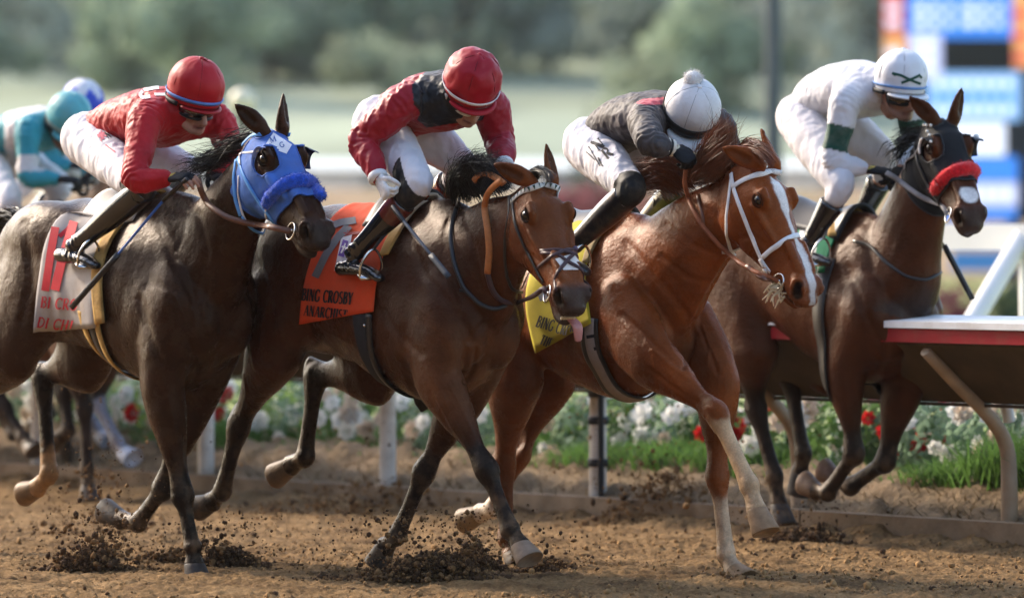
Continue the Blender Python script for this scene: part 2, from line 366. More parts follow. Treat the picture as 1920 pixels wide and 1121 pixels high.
def build_rail():
    root = thing('running_rail', tuple(rk(0, 0, 0)), 'white topped running rail with red edge on gooseneck posts beside the track', 'rail')
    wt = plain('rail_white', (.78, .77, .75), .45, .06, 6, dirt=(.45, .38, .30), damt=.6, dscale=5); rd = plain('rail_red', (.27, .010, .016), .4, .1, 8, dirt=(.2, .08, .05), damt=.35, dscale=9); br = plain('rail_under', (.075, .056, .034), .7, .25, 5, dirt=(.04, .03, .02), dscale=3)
    pw = plain('post', (.36, .265, .18), .6, .15, 9, dirt=(.30, .19, .10), damt=.8, dscale=6); pale = plain('post_pale', (.62, .56, .48), .6, .12, 9, dirt=(.36, .25, .15), damt=.7, dscale=6); blk = plain('pipe_black', (.02, .02, .022), .5, .1)
    t0, t1 = -4.5, 24.0
    def run(name, prof, mat):
        n = len(prof); m = Mesh(); R = [np.array([rk(t, o, z) for o, z in prof]) for t in np.linspace(t0, t1, 12)]; m.rings(R); m.make(name, mat, root, smooth=False)
    run('fascia', [(-.462, .985), (-.430, .985), (-.430, 1.050), (-.462, 1.050)], rd)
    run('cap', [(-.475, 1.053), (-.20, 1.100), (-.20, 1.112), (-.475, 1.085)], wt)
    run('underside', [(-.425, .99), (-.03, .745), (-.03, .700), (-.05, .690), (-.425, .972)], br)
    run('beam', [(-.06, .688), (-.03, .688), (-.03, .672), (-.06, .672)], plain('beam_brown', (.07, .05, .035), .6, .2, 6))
    run('top_slope', [(-.20, 1.098), (.10, .86), (.10, .88), (-.20, 1.112)], wt)
    for k, t in enumerate((-3.3, .24, 1.72, 3.25, 5.0, 6.65, 8.3, 10.0, 11.7, 13.4, 15.1, 16.8)):
        m = Mesh(); m.chain([rk(t, .14, -.05), rk(t, .14, .28), rk(t, .12, .48), rk(t, .01, .62), rk(t, -.22, .79), rk(t, -.42, .945)], [.042, .040, .037, .034, .031, .028], lat=RD, n=14, sub=4, round_=.1)
        if k > 2: m = Mesh(); m.chain([rk(t, .14, -.05), rk(t, .14, .4), rk(t, .14, .84)], [.047, .046, .045], lat=RD, n=16, sub=2, round_=.1)
        p = m.make('post', pw if k <= 2 else pale, root)
        m = Mesh(); m.chain([rk(t, .14, .60), rk(t, .08, .84)], [.030, .026], lat=RD, n=10, round_=.2); m.make('stay', wt, root)
        if k == 3:
            for z in (.30, .52, .66): m = Mesh(); m.chain([rk(t, .14, z - .018), rk(t, .14, z + .018)], [.054, .054], lat=RD, n=16, sub=1, round_=.1); m.make('clamp', blk, p)
            m = Mesh(); m.chain([rk(t - .07, .10, -.02), rk(t - .07, .10, .66), rk(t - .04, .12, .72), rk(t + .02, .14, .70)], [.016] * 4, lat=RD, n=8); m.make('drain_pipe', blk, p)
build_rail()

LEAF = [plain('leaf_mid', (.11, .20, .05), .6, .35, 9, spec=.3, trans=.45), plain('leaf_grey', (.20, .29, .18), .7, .25, 9, spec=.2, trans=.45), plain('leaf_dark', (.065, .12, .038), .55, .3, 9, spec=.35, trans=.45), plain('leaf_lime', (.20, .32, .06), .6, .3, 9, spec=.25, trans=.45)]
PETAL = [plain('petal_white', (.84, .82, .76), .6, .06, 30, spec=.2, trans=.4), plain('petal_red', (.52, .018, .018), .55, .15, 30, spec=.2, trans=.4), plain('petal_cream', (.62, .50, .38), .6, .15, 30, spec=.2, trans=.4), plain('petal_coral', (.62, .12, .05), .6, .15, 30, spec=.2, trans=.4)]
def leaf_cloud(n, c, rad, ls, seed, up=.3):
    rg = np.random.default_rng(seed); d = rg.normal(0, 1, (n, 3)); d /= np.linalg.norm(d, axis=1)[:, None]; r = rg.uniform(.45, 1.0, (n, 1)) ** .6 * (1 + .28 * vnoise(d, .55, seed))[:, None]; p = c + d * r * rad
    nrm = d + rg.normal(0, .55, (n, 3)) + A(0, 0, up); nrm /= np.linalg.norm(nrm, axis=1)[:, None]; t = np.cross(nrm, rg.normal(0, 1, (n, 3))); t /= np.linalg.norm(t, axis=1)[:, None]; b = np.cross(nrm, t); s = ls * rg.uniform(.6, 1.3, (n, 1))
    V = np.stack([p - t * s, p - b * s * .45 + nrm * s * .1, p + t * s, p + b * s * .45 + nrm * s * .1], 1).reshape(-1, 3); return V, np.arange(n * 4).reshape(n, 4)
def rosette(c, r, seed, ax=(0, 0, 1)):
    rg = np.random.default_rng(seed); m = Mesh(); az = unit(ax); ax_ = unit(np.cross(az, A(.3, .2, .9) if abs(az[2]) < .9 else A(1, 0, 0))); ay = np.cross(az, ax_)
    for ring, (k, e, s) in enumerate(((7, .15, 1.0), (6, .6, .8), (4, 1.1, .55))):
        for i in range(k):
            a = 2 * math.pi * (i + ring * .4) / k + rg.uniform(-.2, .2); o = (ax_ * math.cos(a) + ay * math.sin(a)) * math.cos(e) + az * math.sin(e); tg = ay * math.cos(a) - ax_ * math.sin(a); b = c + o * r * .15
            m.add([b, b + o * r * .6 * s + tg * r * .42 * s, b + o * r * s + az * (r * .1), b + o * r * .6 * s - tg * r * .42 * s], [[0, 1, 2, 3]])
    return m
def build_bed():
    rg = np.random.default_rng(12); kinds = [('white rose', 0), ('red rose', 1), ('silver', 2), ('mixed', 3)]; n = 0
    words = ['white blooming rose bush', 'red blooming rose bush', 'greyish cream shrub', 'red and white bush']
    spot = lambda x: [w for e, w in ((120, 'under the belly of the dark horse, left edge'), (260, 'behind the girth of the blue hooded horse'), (430, 'behind the forelegs of the blue hooded horse'), (560, 'left of the bay horse raised hind hoof'), (680, 'beside the pale post under the bay belly'), (900, 'behind the forearms of the bay'), (1050, 'behind the hind legs of the chestnut'), (1200, 'right of the black banded post'), (1400, 'behind the forelegs of the chestnut'), (1600, 'behind the hind legs of the railside horse'), (1780, 'left of the short marker post'), (9999, 'by the curved tan post, right edge')) if x < e][0]
    for i, t in enumerate(np.arange(-2.4, 12.5, .40)):
        for row in (0, 1):
            if row and i % 2: continue
            k = int(rg.choice([0, 0, 0, 2, 3] if t > 3.6 else [0, 3, 2, 0, 2, 1])); o = 1.05 + row * .62 + rg.uniform(-.1, .1); hgt = rg.uniform(.20, .27) + row * .05; c = rk(t + rg.uniform(-.1, .1), o, .31 + hgt * .62 + (.0 if t > 3.4 else .03)); wd = rg.uniform(.24, .34)
            root = thing('rose_bush', (c[0], c[1], .24), ('%s, %s row, %s' % (words[k], ('front', 'back')[row], spot(CX + F * c[0] / c[1]))), 'flower bush', 'flowering bushes in the bed behind the rail')
            lm = LEAF[{0: rg.choice([0, 1]), 1: rg.choice([0, 2]), 2: 1, 3: rg.choice([3, 0])}[k]]; V, Q = leaf_cloud(460, c - A(0, 0, .05), A(wd, wd, hgt * 1.15), .036, 50 + n, .3); obj('foliage', V, Q, lm, root)
            m = Mesh(); m.chain([A(c[0], c[1], .2), c], [.016, .008], n=6, sub=1, lat=RD); m.make('stem', LEAF[2], root)
            for q in range(int(rg.integers(9, 14))):
                a, e = rg.uniform(0, 6.28), rg.uniform(-.7, .75); d = A(math.cos(a) * math.cos(e), math.sin(a) * math.cos(e), math.sin(e)); d = d if d[1] < .1 else d * A(1, -1, 1); d = unit(d + A(0, -.25, .1)); pc = PETAL[{0: rg.choice([0, 0, 2]), 1: 1, 2: rg.choice([0, 2]), 3: rg.choice([1, 0, 0, 2])}[k]]
                rosette(c + d * A(wd, wd, hgt) * 1.30, rg.uniform(.038, .064), n * 20 + q, d + A(0, -.3, .3)).make('blossom', pc, root, smooth=False)
            n += 1
    # bright grass growing along the edge of the bed
    nb = 30000; t = rg.uniform(-3.5, 14, nb); o = rg.uniform(.45, 1.0, nb); cl = vnoise(np.stack([t, o, t * 0], 1), .55, 5); keep = (cl > rg.uniform(-.75, .45, nb)) & ((t < .9) | (rg.random(nb) < .95)); t, o, cl = t[keep], o[keep], cl[keep]
    b = R0 + t[:, None] * RD + o[:, None] * RL; b[:, 2] = .15 + .12 * sstep(o, .1, .9); hh = ((.04 + .11 * np.clip(cl + .15, 0, 1) + .05 * rg.random(len(t))) * np.where(t < .9, 1.6, 1.0))[:, None]; lean = rg.normal(0, .7, (len(t), 3)) * A(1, 1, 0); s = np.cross(lean + A(.01, .02, 0), A(0, 0, 1)); s /= np.linalg.norm(s, axis=1)[:, None]; s *= .006
    V = np.stack([b - s, b + s, b + lean * hh * .4 + A(0, 0, .6) * hh + s * .8, b + lean * hh * .4 + A(0, 0, .6) * hh - s * .8, b + lean * hh + A(0, 0, 1) * hh], 1).reshape(-1, 3); k = np.arange(len(t)) * 5
    Fc = np.vstack([np.stack([k, k + 1, k + 2, k + 3], 1)]); T2 = np.stack([k + 3, k + 2, k + 4, k + 4], 1)
    faces = Fc.tolist() + [f[:3] for f in T2.tolist()]; obj('grass', V, faces, plain('grass_blade', (.10, .19, .042), .6, .4, 3, spec=.25, trans=.5), kind='stuff')
build_bed()

def build_dry():
    rg = np.random.default_rng(5); nb = 9000; t = rg.uniform(-3.5, 14, nb); o = rg.uniform(.12, .75, nb); b = R0 + t[:, None] * RD + o[:, None] * RL; b[:, 2] = .10 + .14 * sstep(o, .08, .6); hh = rg.uniform(.03, .10, (nb, 1)); lean = rg.normal(0, 1.0, (nb, 3)) * A(1, 1, 0) - RL * .5; s = np.cross(lean + A(.01, .02, 0), A(0, 0, 1)); s /= np.linalg.norm(s, axis=1)[:, None]; s *= .005
    V = np.stack([b - s, b + s, b + lean * hh + A(0, 0, .8) * hh], 1).reshape(-1, 3); obj('dry_grass', V, np.arange(nb * 3).reshape(nb, 3), plain('dry_blade', (.26, .19, .10), .8, .4, 3), kind='stuff')
build_dry()

# second, white rail with its slanting brace further in, and the marker post
def build_infield():
    wt = plain('white_paint', (.80, .79, .77), .5, .05, 4)
    root = thing('turf_rail', tuple(rk(3, 4.6, .1)), 'white painted turf rail with a slanting brace, beyond the flower bed', 'rail'); m = Mesh(); m.box(rk(6, 4.6, 1.46), RD * 15, RL * .06, A(0, 0, .078)); m.make('top_bar', wt, root, smooth=False)
    for t in (-4.9, -.2, 4.55, 9.3, 14.0):
        m = Mesh(); m.chain([rk(t, 4.62, .1), rk(t, 4.62, 1.44)], [.045, .045], lat=RD, n=12, sub=1, round_=.1); m.make('post', wt, root)
        m = Mesh(); m.chain([rk(t, 4.6, 1.48), rk(t, 3.45, .1)], [.062, .062], lat=RD, n=10, sub=1, round_=.1); m.make('brace', wt, root)
    m = Mesh(); q = P(1778, 760, 31.5); m.chain([A(q[0], q[1], .1), A(q[0], q[1], .66)], [.048, .048], lat=RD, n=14, sub=1, round_=.1); m.make('marker_post', wt, None, top=True, label='short white marker post standing among the red flowers', cat='post')
    # lamp post with a cream globe
    g = P(455, 190, 62); root = thing('lamp_post', (g[0], g[1], .1), 'lamp post with a round cream globe on the far side of the infield', 'lamp post'); m = Mesh(); m.ell(g, .15); m.make('globe', plain('globe', (.80, .72, .52), .35, .03), root)
    m = Mesh(); m.chain([A(g[0], g[1], .1), A(g[0], g[1], 1.2), g - A(0, 0, .24)], [.08, .055, .05], n=12, sub=2); m.make('post', plain('post_dark', (.03, .035, .03), .5, .1), root); m = Mesh(); m.chain([g - A(0, 0, .26), g - A(0, 0, .13)], [.06, .11], n=12, sub=1); m.make('collar', plain('post_dark', (.03, .035, .03)), root)
    p = P(1450, 200, 75); root = thing('light_pole', (p[0], p[1], .1), 'tall dark steel pole rising out of the picture behind the white helmet', 'pole'); m = Mesh(); m.chain([A(p[0], p[1], .1), A(p[0], p[1], 3), A(p[0], p[1], 14)], [.13, .115, .09], n=16, sub=2, round_=.1); m.make('shaft', plain('pole_dark', (.07, .085, .10), .5, .1), root); m = Mesh(); m.box(A(p[0], p[1], .2), A(.25, 0, 0), A(0, .25, 0), A(0, 0, .12)); m.make('footing', plain('concrete', (.35, .34, .32), .9, .1), root, smooth=False)
    for k in range(3): m = Mesh(); m.box(A(p[0] - .6 + k * .6, p[1], 14.1), A(.22, 0, 0), A(0, .12, 0), A(0, 0, .16)); m.make('floodlight', plain('lamp_grey', (.3, .3, .3), .4), root)
    # long low white pavilion, tan earth bank and hedge beyond the infield
    D = 150.; wall = plain('pavilion_white', (.74, .74, .72), .7, .06, .5); root = thing('pavilion', (0, D, .2), 'long low white pavilion across the infield, under the trees', 'building')
    za, zb = P(0, 350, D)[2], P(0, 318, D)[2]; m = Mesh(); m.box(A(-1.0, D + 3, (za + zb) / 2 - .4), A(11.5, 0, 0), A(0, 3, 0), A(0, 0, (zb - za) / 2 + .4)); m.make('wall', wall, root, smooth=False)
    m = Mesh(); m.rings([np.array([(x, D - .5, zb), (x, D + 6.5, zb), (x, D + 3, zb + .30)]) for x in (-12.8, 10.8)]); m.make('roof', plain('pavilion_roof', (.60, .64, .62), .7, .08, .5), root, smooth=False)
    for k in range(9): m = Mesh(); m.box(A(-11 + k * 2.5, D - .03, (za + zb) / 2 - .05), A(.55, 0, 0), A(0, .03, 0), A(0, 0, .2)); m.make('window', plain('window_far', (.30, .34, .36), .2), root, smooth=False)
    hz = P(0, 352, 135)[2]; obj('infield_bank', [(-40, 128, .2), (40, 128, .2), (40, 136, hz), (-40, 136, hz), (40, 142, hz), (-40, 142, hz), (40, 150, .3), (-40, 150, .3)], [[0, 1, 2, 3], [3, 2, 4, 5], [5, 4, 6, 7]], plain('tan_bank', (.32, .22, .125), .9, .25, .6, dirt=(.25, .24, .10), dscale=.5), kind='structure', smooth=False)
    for (px, py, w, h_) in ((1130, 395, 2.6, 1.0), (1060, 398, 2.0, .8)):
        c = P(px, py, 110); V, Q = leaf_cloud(700, c, A(w * .5, .8, h_ * .6), .10, int(px)); root = thing('azalea_bush', (c[0], c[1], c[2] - h_), 'dusky red flowering shrub far behind the charcoal silks' if px > 1100 else 'smaller dusky red shrub behind the bay horse ears', 'shrub'); obj('foliage', V, Q, plain('azalea', (.30, .075, .075), .7, .4, 3), root); m = Mesh(); m.chain([A(c[0], c[1], .1), c], [.08, .05], n=8, sub=1); m.make('stem', LEAF[2], root)
    c = P(1105, 262, 118); V, Q = leaf_cloud(1500, A(c[0], c[1], 1.9), A(.42, .42, 1.75), .07, 77, 1.); root = thing('cypress', (c[0], c[1], .2), 'slim dark green cypress beyond the infield left of the white helmet', 'tree'); obj('crown', V, Q, plain('cypress', (.030, .060, .026), .7, .3, 2), root); m = Mesh(); m.chain([A(c[0], c[1], .15), A(c[0], c[1], 1.5)], [.10, .06], n=8, sub=1); m.make('trunk', plain('bark', (.09, .06, .04), .9, .3, 6), root)
build_infield()

# hillside with its trees
def hill_z(x, y): return 2.2 + np.clip((y - 160) / 260, 0, 3) * 36 + 1.2 * vnoise(np.stack([x, y, x * 0], 1), 28, 6) + .5 * vnoise(np.stack([x, y, x * 0], 1), 9, 9)
def build_hill():
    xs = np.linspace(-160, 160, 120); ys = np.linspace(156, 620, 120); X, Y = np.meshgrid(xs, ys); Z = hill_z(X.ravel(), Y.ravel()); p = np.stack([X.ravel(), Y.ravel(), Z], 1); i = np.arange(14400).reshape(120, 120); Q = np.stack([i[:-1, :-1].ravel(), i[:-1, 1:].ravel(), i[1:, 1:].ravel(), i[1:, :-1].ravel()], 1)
    obj('hillside', p, Q, plain('hill', (.30, .335, .24), .95, .2, .12, dirt=(.25, .29, .20), dscale=.05, damt=.8, spec=.1), kind='structure')  # distance haze is painted in: slope tint paler than real ground
    lab = ['pale green rounded tree on the blurred hillside', 'dark green spreading tree on the blurred hillside', 'grey green eucalyptus tree on the blurred hillside', 'low yellow green scrub on the blurred hillside']
    cols = [(.30, .37, .25), (.27, .33, .24), (.31, .355, .30), (.34, .385, .26)]; rg = np.random.default_rng(31); protos = []  # crown tints lightened as well, standing in for thicker haze
    bark = plain('bark', (.09, .06, .04), .9, .3, 6)
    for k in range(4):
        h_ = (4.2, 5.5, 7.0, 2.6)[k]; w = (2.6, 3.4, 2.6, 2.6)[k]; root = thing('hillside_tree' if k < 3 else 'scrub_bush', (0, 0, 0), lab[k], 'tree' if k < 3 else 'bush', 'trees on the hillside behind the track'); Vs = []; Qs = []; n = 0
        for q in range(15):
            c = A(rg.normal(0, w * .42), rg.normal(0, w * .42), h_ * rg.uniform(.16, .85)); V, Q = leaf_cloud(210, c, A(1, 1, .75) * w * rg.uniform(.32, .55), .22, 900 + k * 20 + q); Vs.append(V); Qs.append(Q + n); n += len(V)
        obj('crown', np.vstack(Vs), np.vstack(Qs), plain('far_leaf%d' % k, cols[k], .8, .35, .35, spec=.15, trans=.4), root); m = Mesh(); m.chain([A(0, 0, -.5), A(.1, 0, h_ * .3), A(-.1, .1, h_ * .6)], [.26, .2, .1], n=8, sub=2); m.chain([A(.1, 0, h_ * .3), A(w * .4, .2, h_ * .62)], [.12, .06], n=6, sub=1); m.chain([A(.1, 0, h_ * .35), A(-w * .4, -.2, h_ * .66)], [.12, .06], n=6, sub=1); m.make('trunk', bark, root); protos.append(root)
    used = set(); spots = []
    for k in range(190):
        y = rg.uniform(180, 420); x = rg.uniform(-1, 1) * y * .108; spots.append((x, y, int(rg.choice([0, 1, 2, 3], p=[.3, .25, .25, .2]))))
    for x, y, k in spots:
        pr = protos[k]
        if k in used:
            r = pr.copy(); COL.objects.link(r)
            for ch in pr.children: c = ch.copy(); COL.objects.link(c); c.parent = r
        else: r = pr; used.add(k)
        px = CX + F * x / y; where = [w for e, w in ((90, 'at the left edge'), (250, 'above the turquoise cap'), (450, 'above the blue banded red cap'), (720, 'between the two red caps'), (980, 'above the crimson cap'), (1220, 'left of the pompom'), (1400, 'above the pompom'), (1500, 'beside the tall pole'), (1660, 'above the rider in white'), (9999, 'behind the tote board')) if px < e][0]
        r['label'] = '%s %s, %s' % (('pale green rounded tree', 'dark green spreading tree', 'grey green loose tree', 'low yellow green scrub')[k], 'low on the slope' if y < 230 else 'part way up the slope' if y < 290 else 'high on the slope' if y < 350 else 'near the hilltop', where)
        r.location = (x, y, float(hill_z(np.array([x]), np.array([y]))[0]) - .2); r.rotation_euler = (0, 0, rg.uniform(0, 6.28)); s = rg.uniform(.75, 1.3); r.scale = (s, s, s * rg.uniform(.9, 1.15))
build_hill()

def build_tote():
    D = 105.; root = thing('tote_board', (P(1790, 410, D)[0], D, .2), 'large lit tote board of blue and white panels, far behind the right hand jockey', 'tote board')
    dk = plain('tote_dark', (.02, .022, .028), .5, .1); 
    def em(n, c, e): return plain(n, tuple(q * .3 for q in c), .4, .0, emit=(c, e * .55))
    def pan(name, x0, y0, x1, y1, mat, dy=0., parent=None):
        a, b = P(x0, y0, D - dy), P(x1, y1, D - dy); m = Mesh(); m.box((a + b) / 2 + A(0, .03, 0), A(abs(b[0] - a[0]) / 2, 0, 0), A(0, .03, 0), A(0, 0, abs(a[2] - b[2]) / 2)); return m.make(name, mat, parent or root, smooth=False)
    a, b = P(1690, -260, D), P(2160, 415, D); m = Mesh(); m.box(A((a[0] + b[0]) / 2, D + .4, (a[2] + b[2]) / 2), A((b[0] - a[0]) / 2, 0, 0), A(0, .35, 0), A(0, 0, (a[2] - b[2]) / 2)); m.make('cabinet', dk, root, smooth=False)
    for x in (1735, 1900, 2080): q = P(x, 410, D + .4); m = Mesh(); m.box(A(q[0], D + .4, q[2] / 2), A(.12, 0, 0), A(0, .12, 0), A(0, 0, q[2] / 2)); m.make('leg', dk, root, smooth=False)
    bl, lb, wh, rd, og, lv = em('led_blue', (.05, .24, .80), .75), em('led_pale', (.28, .52, .90), .7), em('led_white', (.75, .80, .95), .85), em('led_red', (.75, .10, .08), .6), em('led_orange', (.9, .42, .16), .6), em('led_lavender', (.50, .55, .85), .75)
    pan('edge_strip', 1658, -260, 1694, 60, rd, .05); pan('edge_strip', 1658, 64, 1700, 175, og, .05)
    for y in (8, 36, 92, 124): pan('edge_strip', 1662, y, 1688, y + 14, wh, .12)
    p = pan('screen', 1700, -250, 1898, 72, bl, .1)
    for y in (-30, 8, 34): 
        for k in range(6): pan('glyph', 1716 + k * 30, y, 1716 + k * 30 + 20 - (k % 3) * 4, y + 17, wh, .16, p)
    p = pan('screen', 1704, 62, 1766, 150, lv, .14)
    for y in (74, 98, 122): pan('glyph', 1714, y, 1756, y + 12, wh, .2, p)
    pan('blank_window', 1768, 76, 1900, 131, plain('tote_black', (.008, .009, .01), .3), .1)
    p = pan('screen', 1738, 136, 1914, 226, lb, .12)
    for y in (150, 176, 200):
        for k in range(7): pan('glyph', 1752 + k * 22, y, 1752 + k * 22 + 13, y + 13, wh if y != 176 else bl, .17, p)
    p = pan('screen', 1752, 230, 1885, 292, wh, .1); pan('screen', 1752, 294, 1908, 340, bl, .1); p = pan('screen', 1752, 342, 1908, 388, lv, .1)
    for k in range(5): pan('glyph', 1800 + k * 22, 352, 1800 + k * 22 + 12, 376, wh, .16, p)
    pan('screen', 1752, 390, 1905, 412, bl, .1)
    pan('edge_strip', 1896, -260, 1940, 128, og, .05); 
    for y in (20, 60, 100): pan('edge_strip', 1900, y, 1925, y + 16, rd, .12)
    D2 = 96.; a, b = P(1785, 472, D2), P(1900, 508, D2); m = Mesh(); m.box((a + b) / 2, A((b[0] - a[0]) / 2, 0, 0), A(0, .1, 0), A(0, 0, (a[2] - b[2]) / 2)); m.make('sponsor_board', em('board_blue', (.06, .25, .62), .35), None, top=True, smooth=False, label='small bright blue board low down, seen under the white turf rail', cat='board')
    for i, (px, py, w) in enumerate(((1800, 532, .75), (1880, 545, .9), (1760, 545, .7), (1905, 520, .5))):
        c = P(px, py, 64); V, Q = leaf_cloud(500, A(c[0], c[1], .45), A(w * .5, .4, .38), .05, 600 + i); r2 = thing('border_bush', (c[0], c[1], .12), ['dark crimson flowering bush under the white turf rail', 'dark green clipped bush at the right edge under the turf rail', 'wine red low bush left of the slanting brace', 'small dark green bush below the blue board'][i], 'bush'); obj('foliage', V, Q, plain('border%d' % (i % 2), ((.20, .03, .05), (.03, .06, .02))[i % 2], .7, .4, 4), r2); m = Mesh(); m.chain([A(c[0], c[1], .1), A(c[0], c[1], .5)], [.03, .02], n=6, sub=1); m.make('stem', LEAF[2], r2)
build_tote()

# unseen stand added behind the photographer to block low sky and darken reflections
def build_unseen_stand():
    root = thing('grandstand', tuple(rk(10, -44, 0)), 'long tiered grandstand along the outside of the track, behind the photographer', 'grandstand'); st = plain('stand_stucco', (.30, .25, .20), .9, .12, .6); dk = plain('stand_shade', (.075, .07, .07), .9, .35, 1.5); rf = plain('stand_roof', (.16, .13, .12), .8, .1, .5)
    def bx(name, t0, t1, o0, o1, z0, z1, m): q = Mesh(); q.box(rk((t0 + t1) / 2, (o0 + o1) / 2, (z0 + z1) / 2), RD * abs(t1 - t0) / 2, RL * abs(o1 - o0) / 2, A(0, 0, abs(z1 - z0) / 2)); q.make(name, m, root, smooth=False)
    for k in range(12): bx('seating_tier', -75, 85, -36.0 - k * 1.3, -37.3 - k * 1.3, 0, 1.2 + k * .85, dk if k % 3 else st)
    bx('back_wall', -75, 85, -52, -52.6, 0, 19, st); bx('upper_deck', -75, 85, -42, -52, 12.2, 13.0, st); bx('roof', -75, 85, -36, -53, 19.0, 19.8, rf)
    for t in range(-75, 86, 16): bx('column', t - .25, t + .25, -41.7, -42.2, 0, 19, st)
build_unseen_stand()
# the warm hazy air of the afternoon: pale and thin, far things fade
def build_haze():
    m = bpy.data.materials.new('haze_air'); m.use_nodes = True; nt = m.node_tree; nt.nodes.remove(nt.nodes['Principled BSDF']); v = nt.nodes.new('ShaderNodeVolumePrincipled'); v.inputs['Color'].default_value = (.93, .95, .97, 1); v.inputs['Density'].default_value = .00014; v.inputs['Anisotropy'].default_value = .0
    nt.links.new(v.outputs[0], nt.nodes['Material Output'].inputs['Volume']); b = Mesh(); b.box((0, 285, 48), (270, 0, 0), (0, 395, 0), (0, 0, 50)); b.make('haze', m, None, smooth=False, kind='stuff')
build_haze()

# ------------------------------------------------------------------ horses
class Frame:
    """a horse's own axes: h forward, l to its left, origin on the ground under the withers"""
    def __init__(s, X0, Y0, deg=37.5):
        a = math.radians(deg); s.o = A(X0, Y0, 0); s.h = A(math.sin(a), -math.cos(a), 0); s.l = A(math.cos(a), math.sin(a), 0)
    def loc(s, u, v, z): return s.o + s.h * u + s.l * v + A(0, 0, z)
    def at(s, px, py, v):
        k = (px - CX) / F; u = (k * (s.o[1] + s.l[1] * v) - s.o[0] - s.l[0] * v) / (s.h[0] - k * s.h[1])
        q = s.o + s.h * u + s.l * v; q[2] = CZ - (py - HY) / F * q[1]; return q
    def uvz(s, p): d = np.asarray(p) - s.o; return d @ s.h, d @ s.l, d[..., 2]

class Head:
    def __init__(s, top, mpx, L, roll=0.0):
        s.P = top; s.L = L; o = A(0, 0, CZ); d = unit(A((mpx[0] - CX) / F, 1, -(mpx[1] - HY) / F)); b = d @ (o - top); c = (o - top) @ (o - top) - L * L
        q = b * b - c; t = -b - math.sqrt(q) if q > 0 else -b
        s.D = unit(o + d * t - top); s.W = unit(np.cross(A(0, 0, 1), s.D)); s.T = np.cross(s.D, s.W)
        if roll:
            c_, s_ = math.cos(roll), math.sin(roll); s.W, s.T = s.W * c_ + s.T * s_, s.T * c_ - s.W * s_
    hs = 1.12
    def at(s, a, t, w): return s.P + s.D * (a * s.L) + s.T * t * s.hs + s.W * w * s.hs
    def stw(s, V): d = V - s.P; return d @ s.D / s.L, d @ s.T / s.hs, d @ s.W / s.hs

TRUNK = [(-1.20, 1.27, 1.05, .08), (-1.10, 1.43, .95, .19), (-.92, 1.52, .88, .26), (-.68, 1.55, .86, .28), (-.46, 1.535, .83, .27), (-.22, 1.51, .735, .285),
         (0, 1.53, .675, .275), (.13, 1.50, .665, .25), (.26, 1.43, .72, .225), (.36, 1.35, .81, .195), (.44, 1.26, .90, .14), (.48, 1.17, 1.00, .09)]
SKULL = [(0., .02, -.15, .062), (.08, .045, -.20, .080), (.18, .062, -.235, .101), (.28, .068, -.235, .107), (.40, .060, -.21, .090), (.50, .053, -.180, .076), (.60, .048, -.150, .065),
         (.70, .045, -.122, .057), (.80, .045, -.108, .056), (.88, .047, -.095, .060), (.94, .038, -.080, .057), (.985, .014, -.058, .046)]
HOOF_MATS = {}

def leg_chain(M, J, rad, l, ):
    pts = []; rr = []
    for (i, t, ra, rb) in rad:
        pts.append(J[i] * (1 - t) + J[min(i + 1, len(J) - 1)] * t); rr.append((ra, rb))
    M.chain(pts, rr, lat=l, n=16, sub=4, round_=.6)
FORE = [(0, 0, 0.086, 0.135), (0, .25, 0.082, 0.114), (0, .5, 0.065, 0.082), (0, .75, 0.045, 0.054), (0, .9, 0.048, 0.054), (1, 0, 0.054, 0.058), (1, .1, 0.048, 0.054), (1, .28, 0.031, 0.040), (1, .6, 0.029, 0.039), (1, .86, 0.033, 0.042), (2, 0, 0.042, 0.050), (2, .4, 0.033, 0.038), (2, .8, 0.039, 0.043), (2, 1, 0.045, 0.050)]
HIND = [(0, 0, 0.119, 0.184), (0, .3, 0.099, 0.138), (0, .55, 0.069, 0.091), (0, .8, 0.045, 0.060), (0, .93, 0.046, 0.067), (1, 0, 0.050, 0.071), (1, .14, 0.044, 0.059), (1, .33, 0.033, 0.044), (1, .66, 0.031, 0.042), (1, .88, 0.036, 0.045), (2, 0, 0.044, 0.053), (2, .4, 0.035, 0.040), (2, .8, 0.040, 0.044), (2, 1, 0.046, 0.051)]

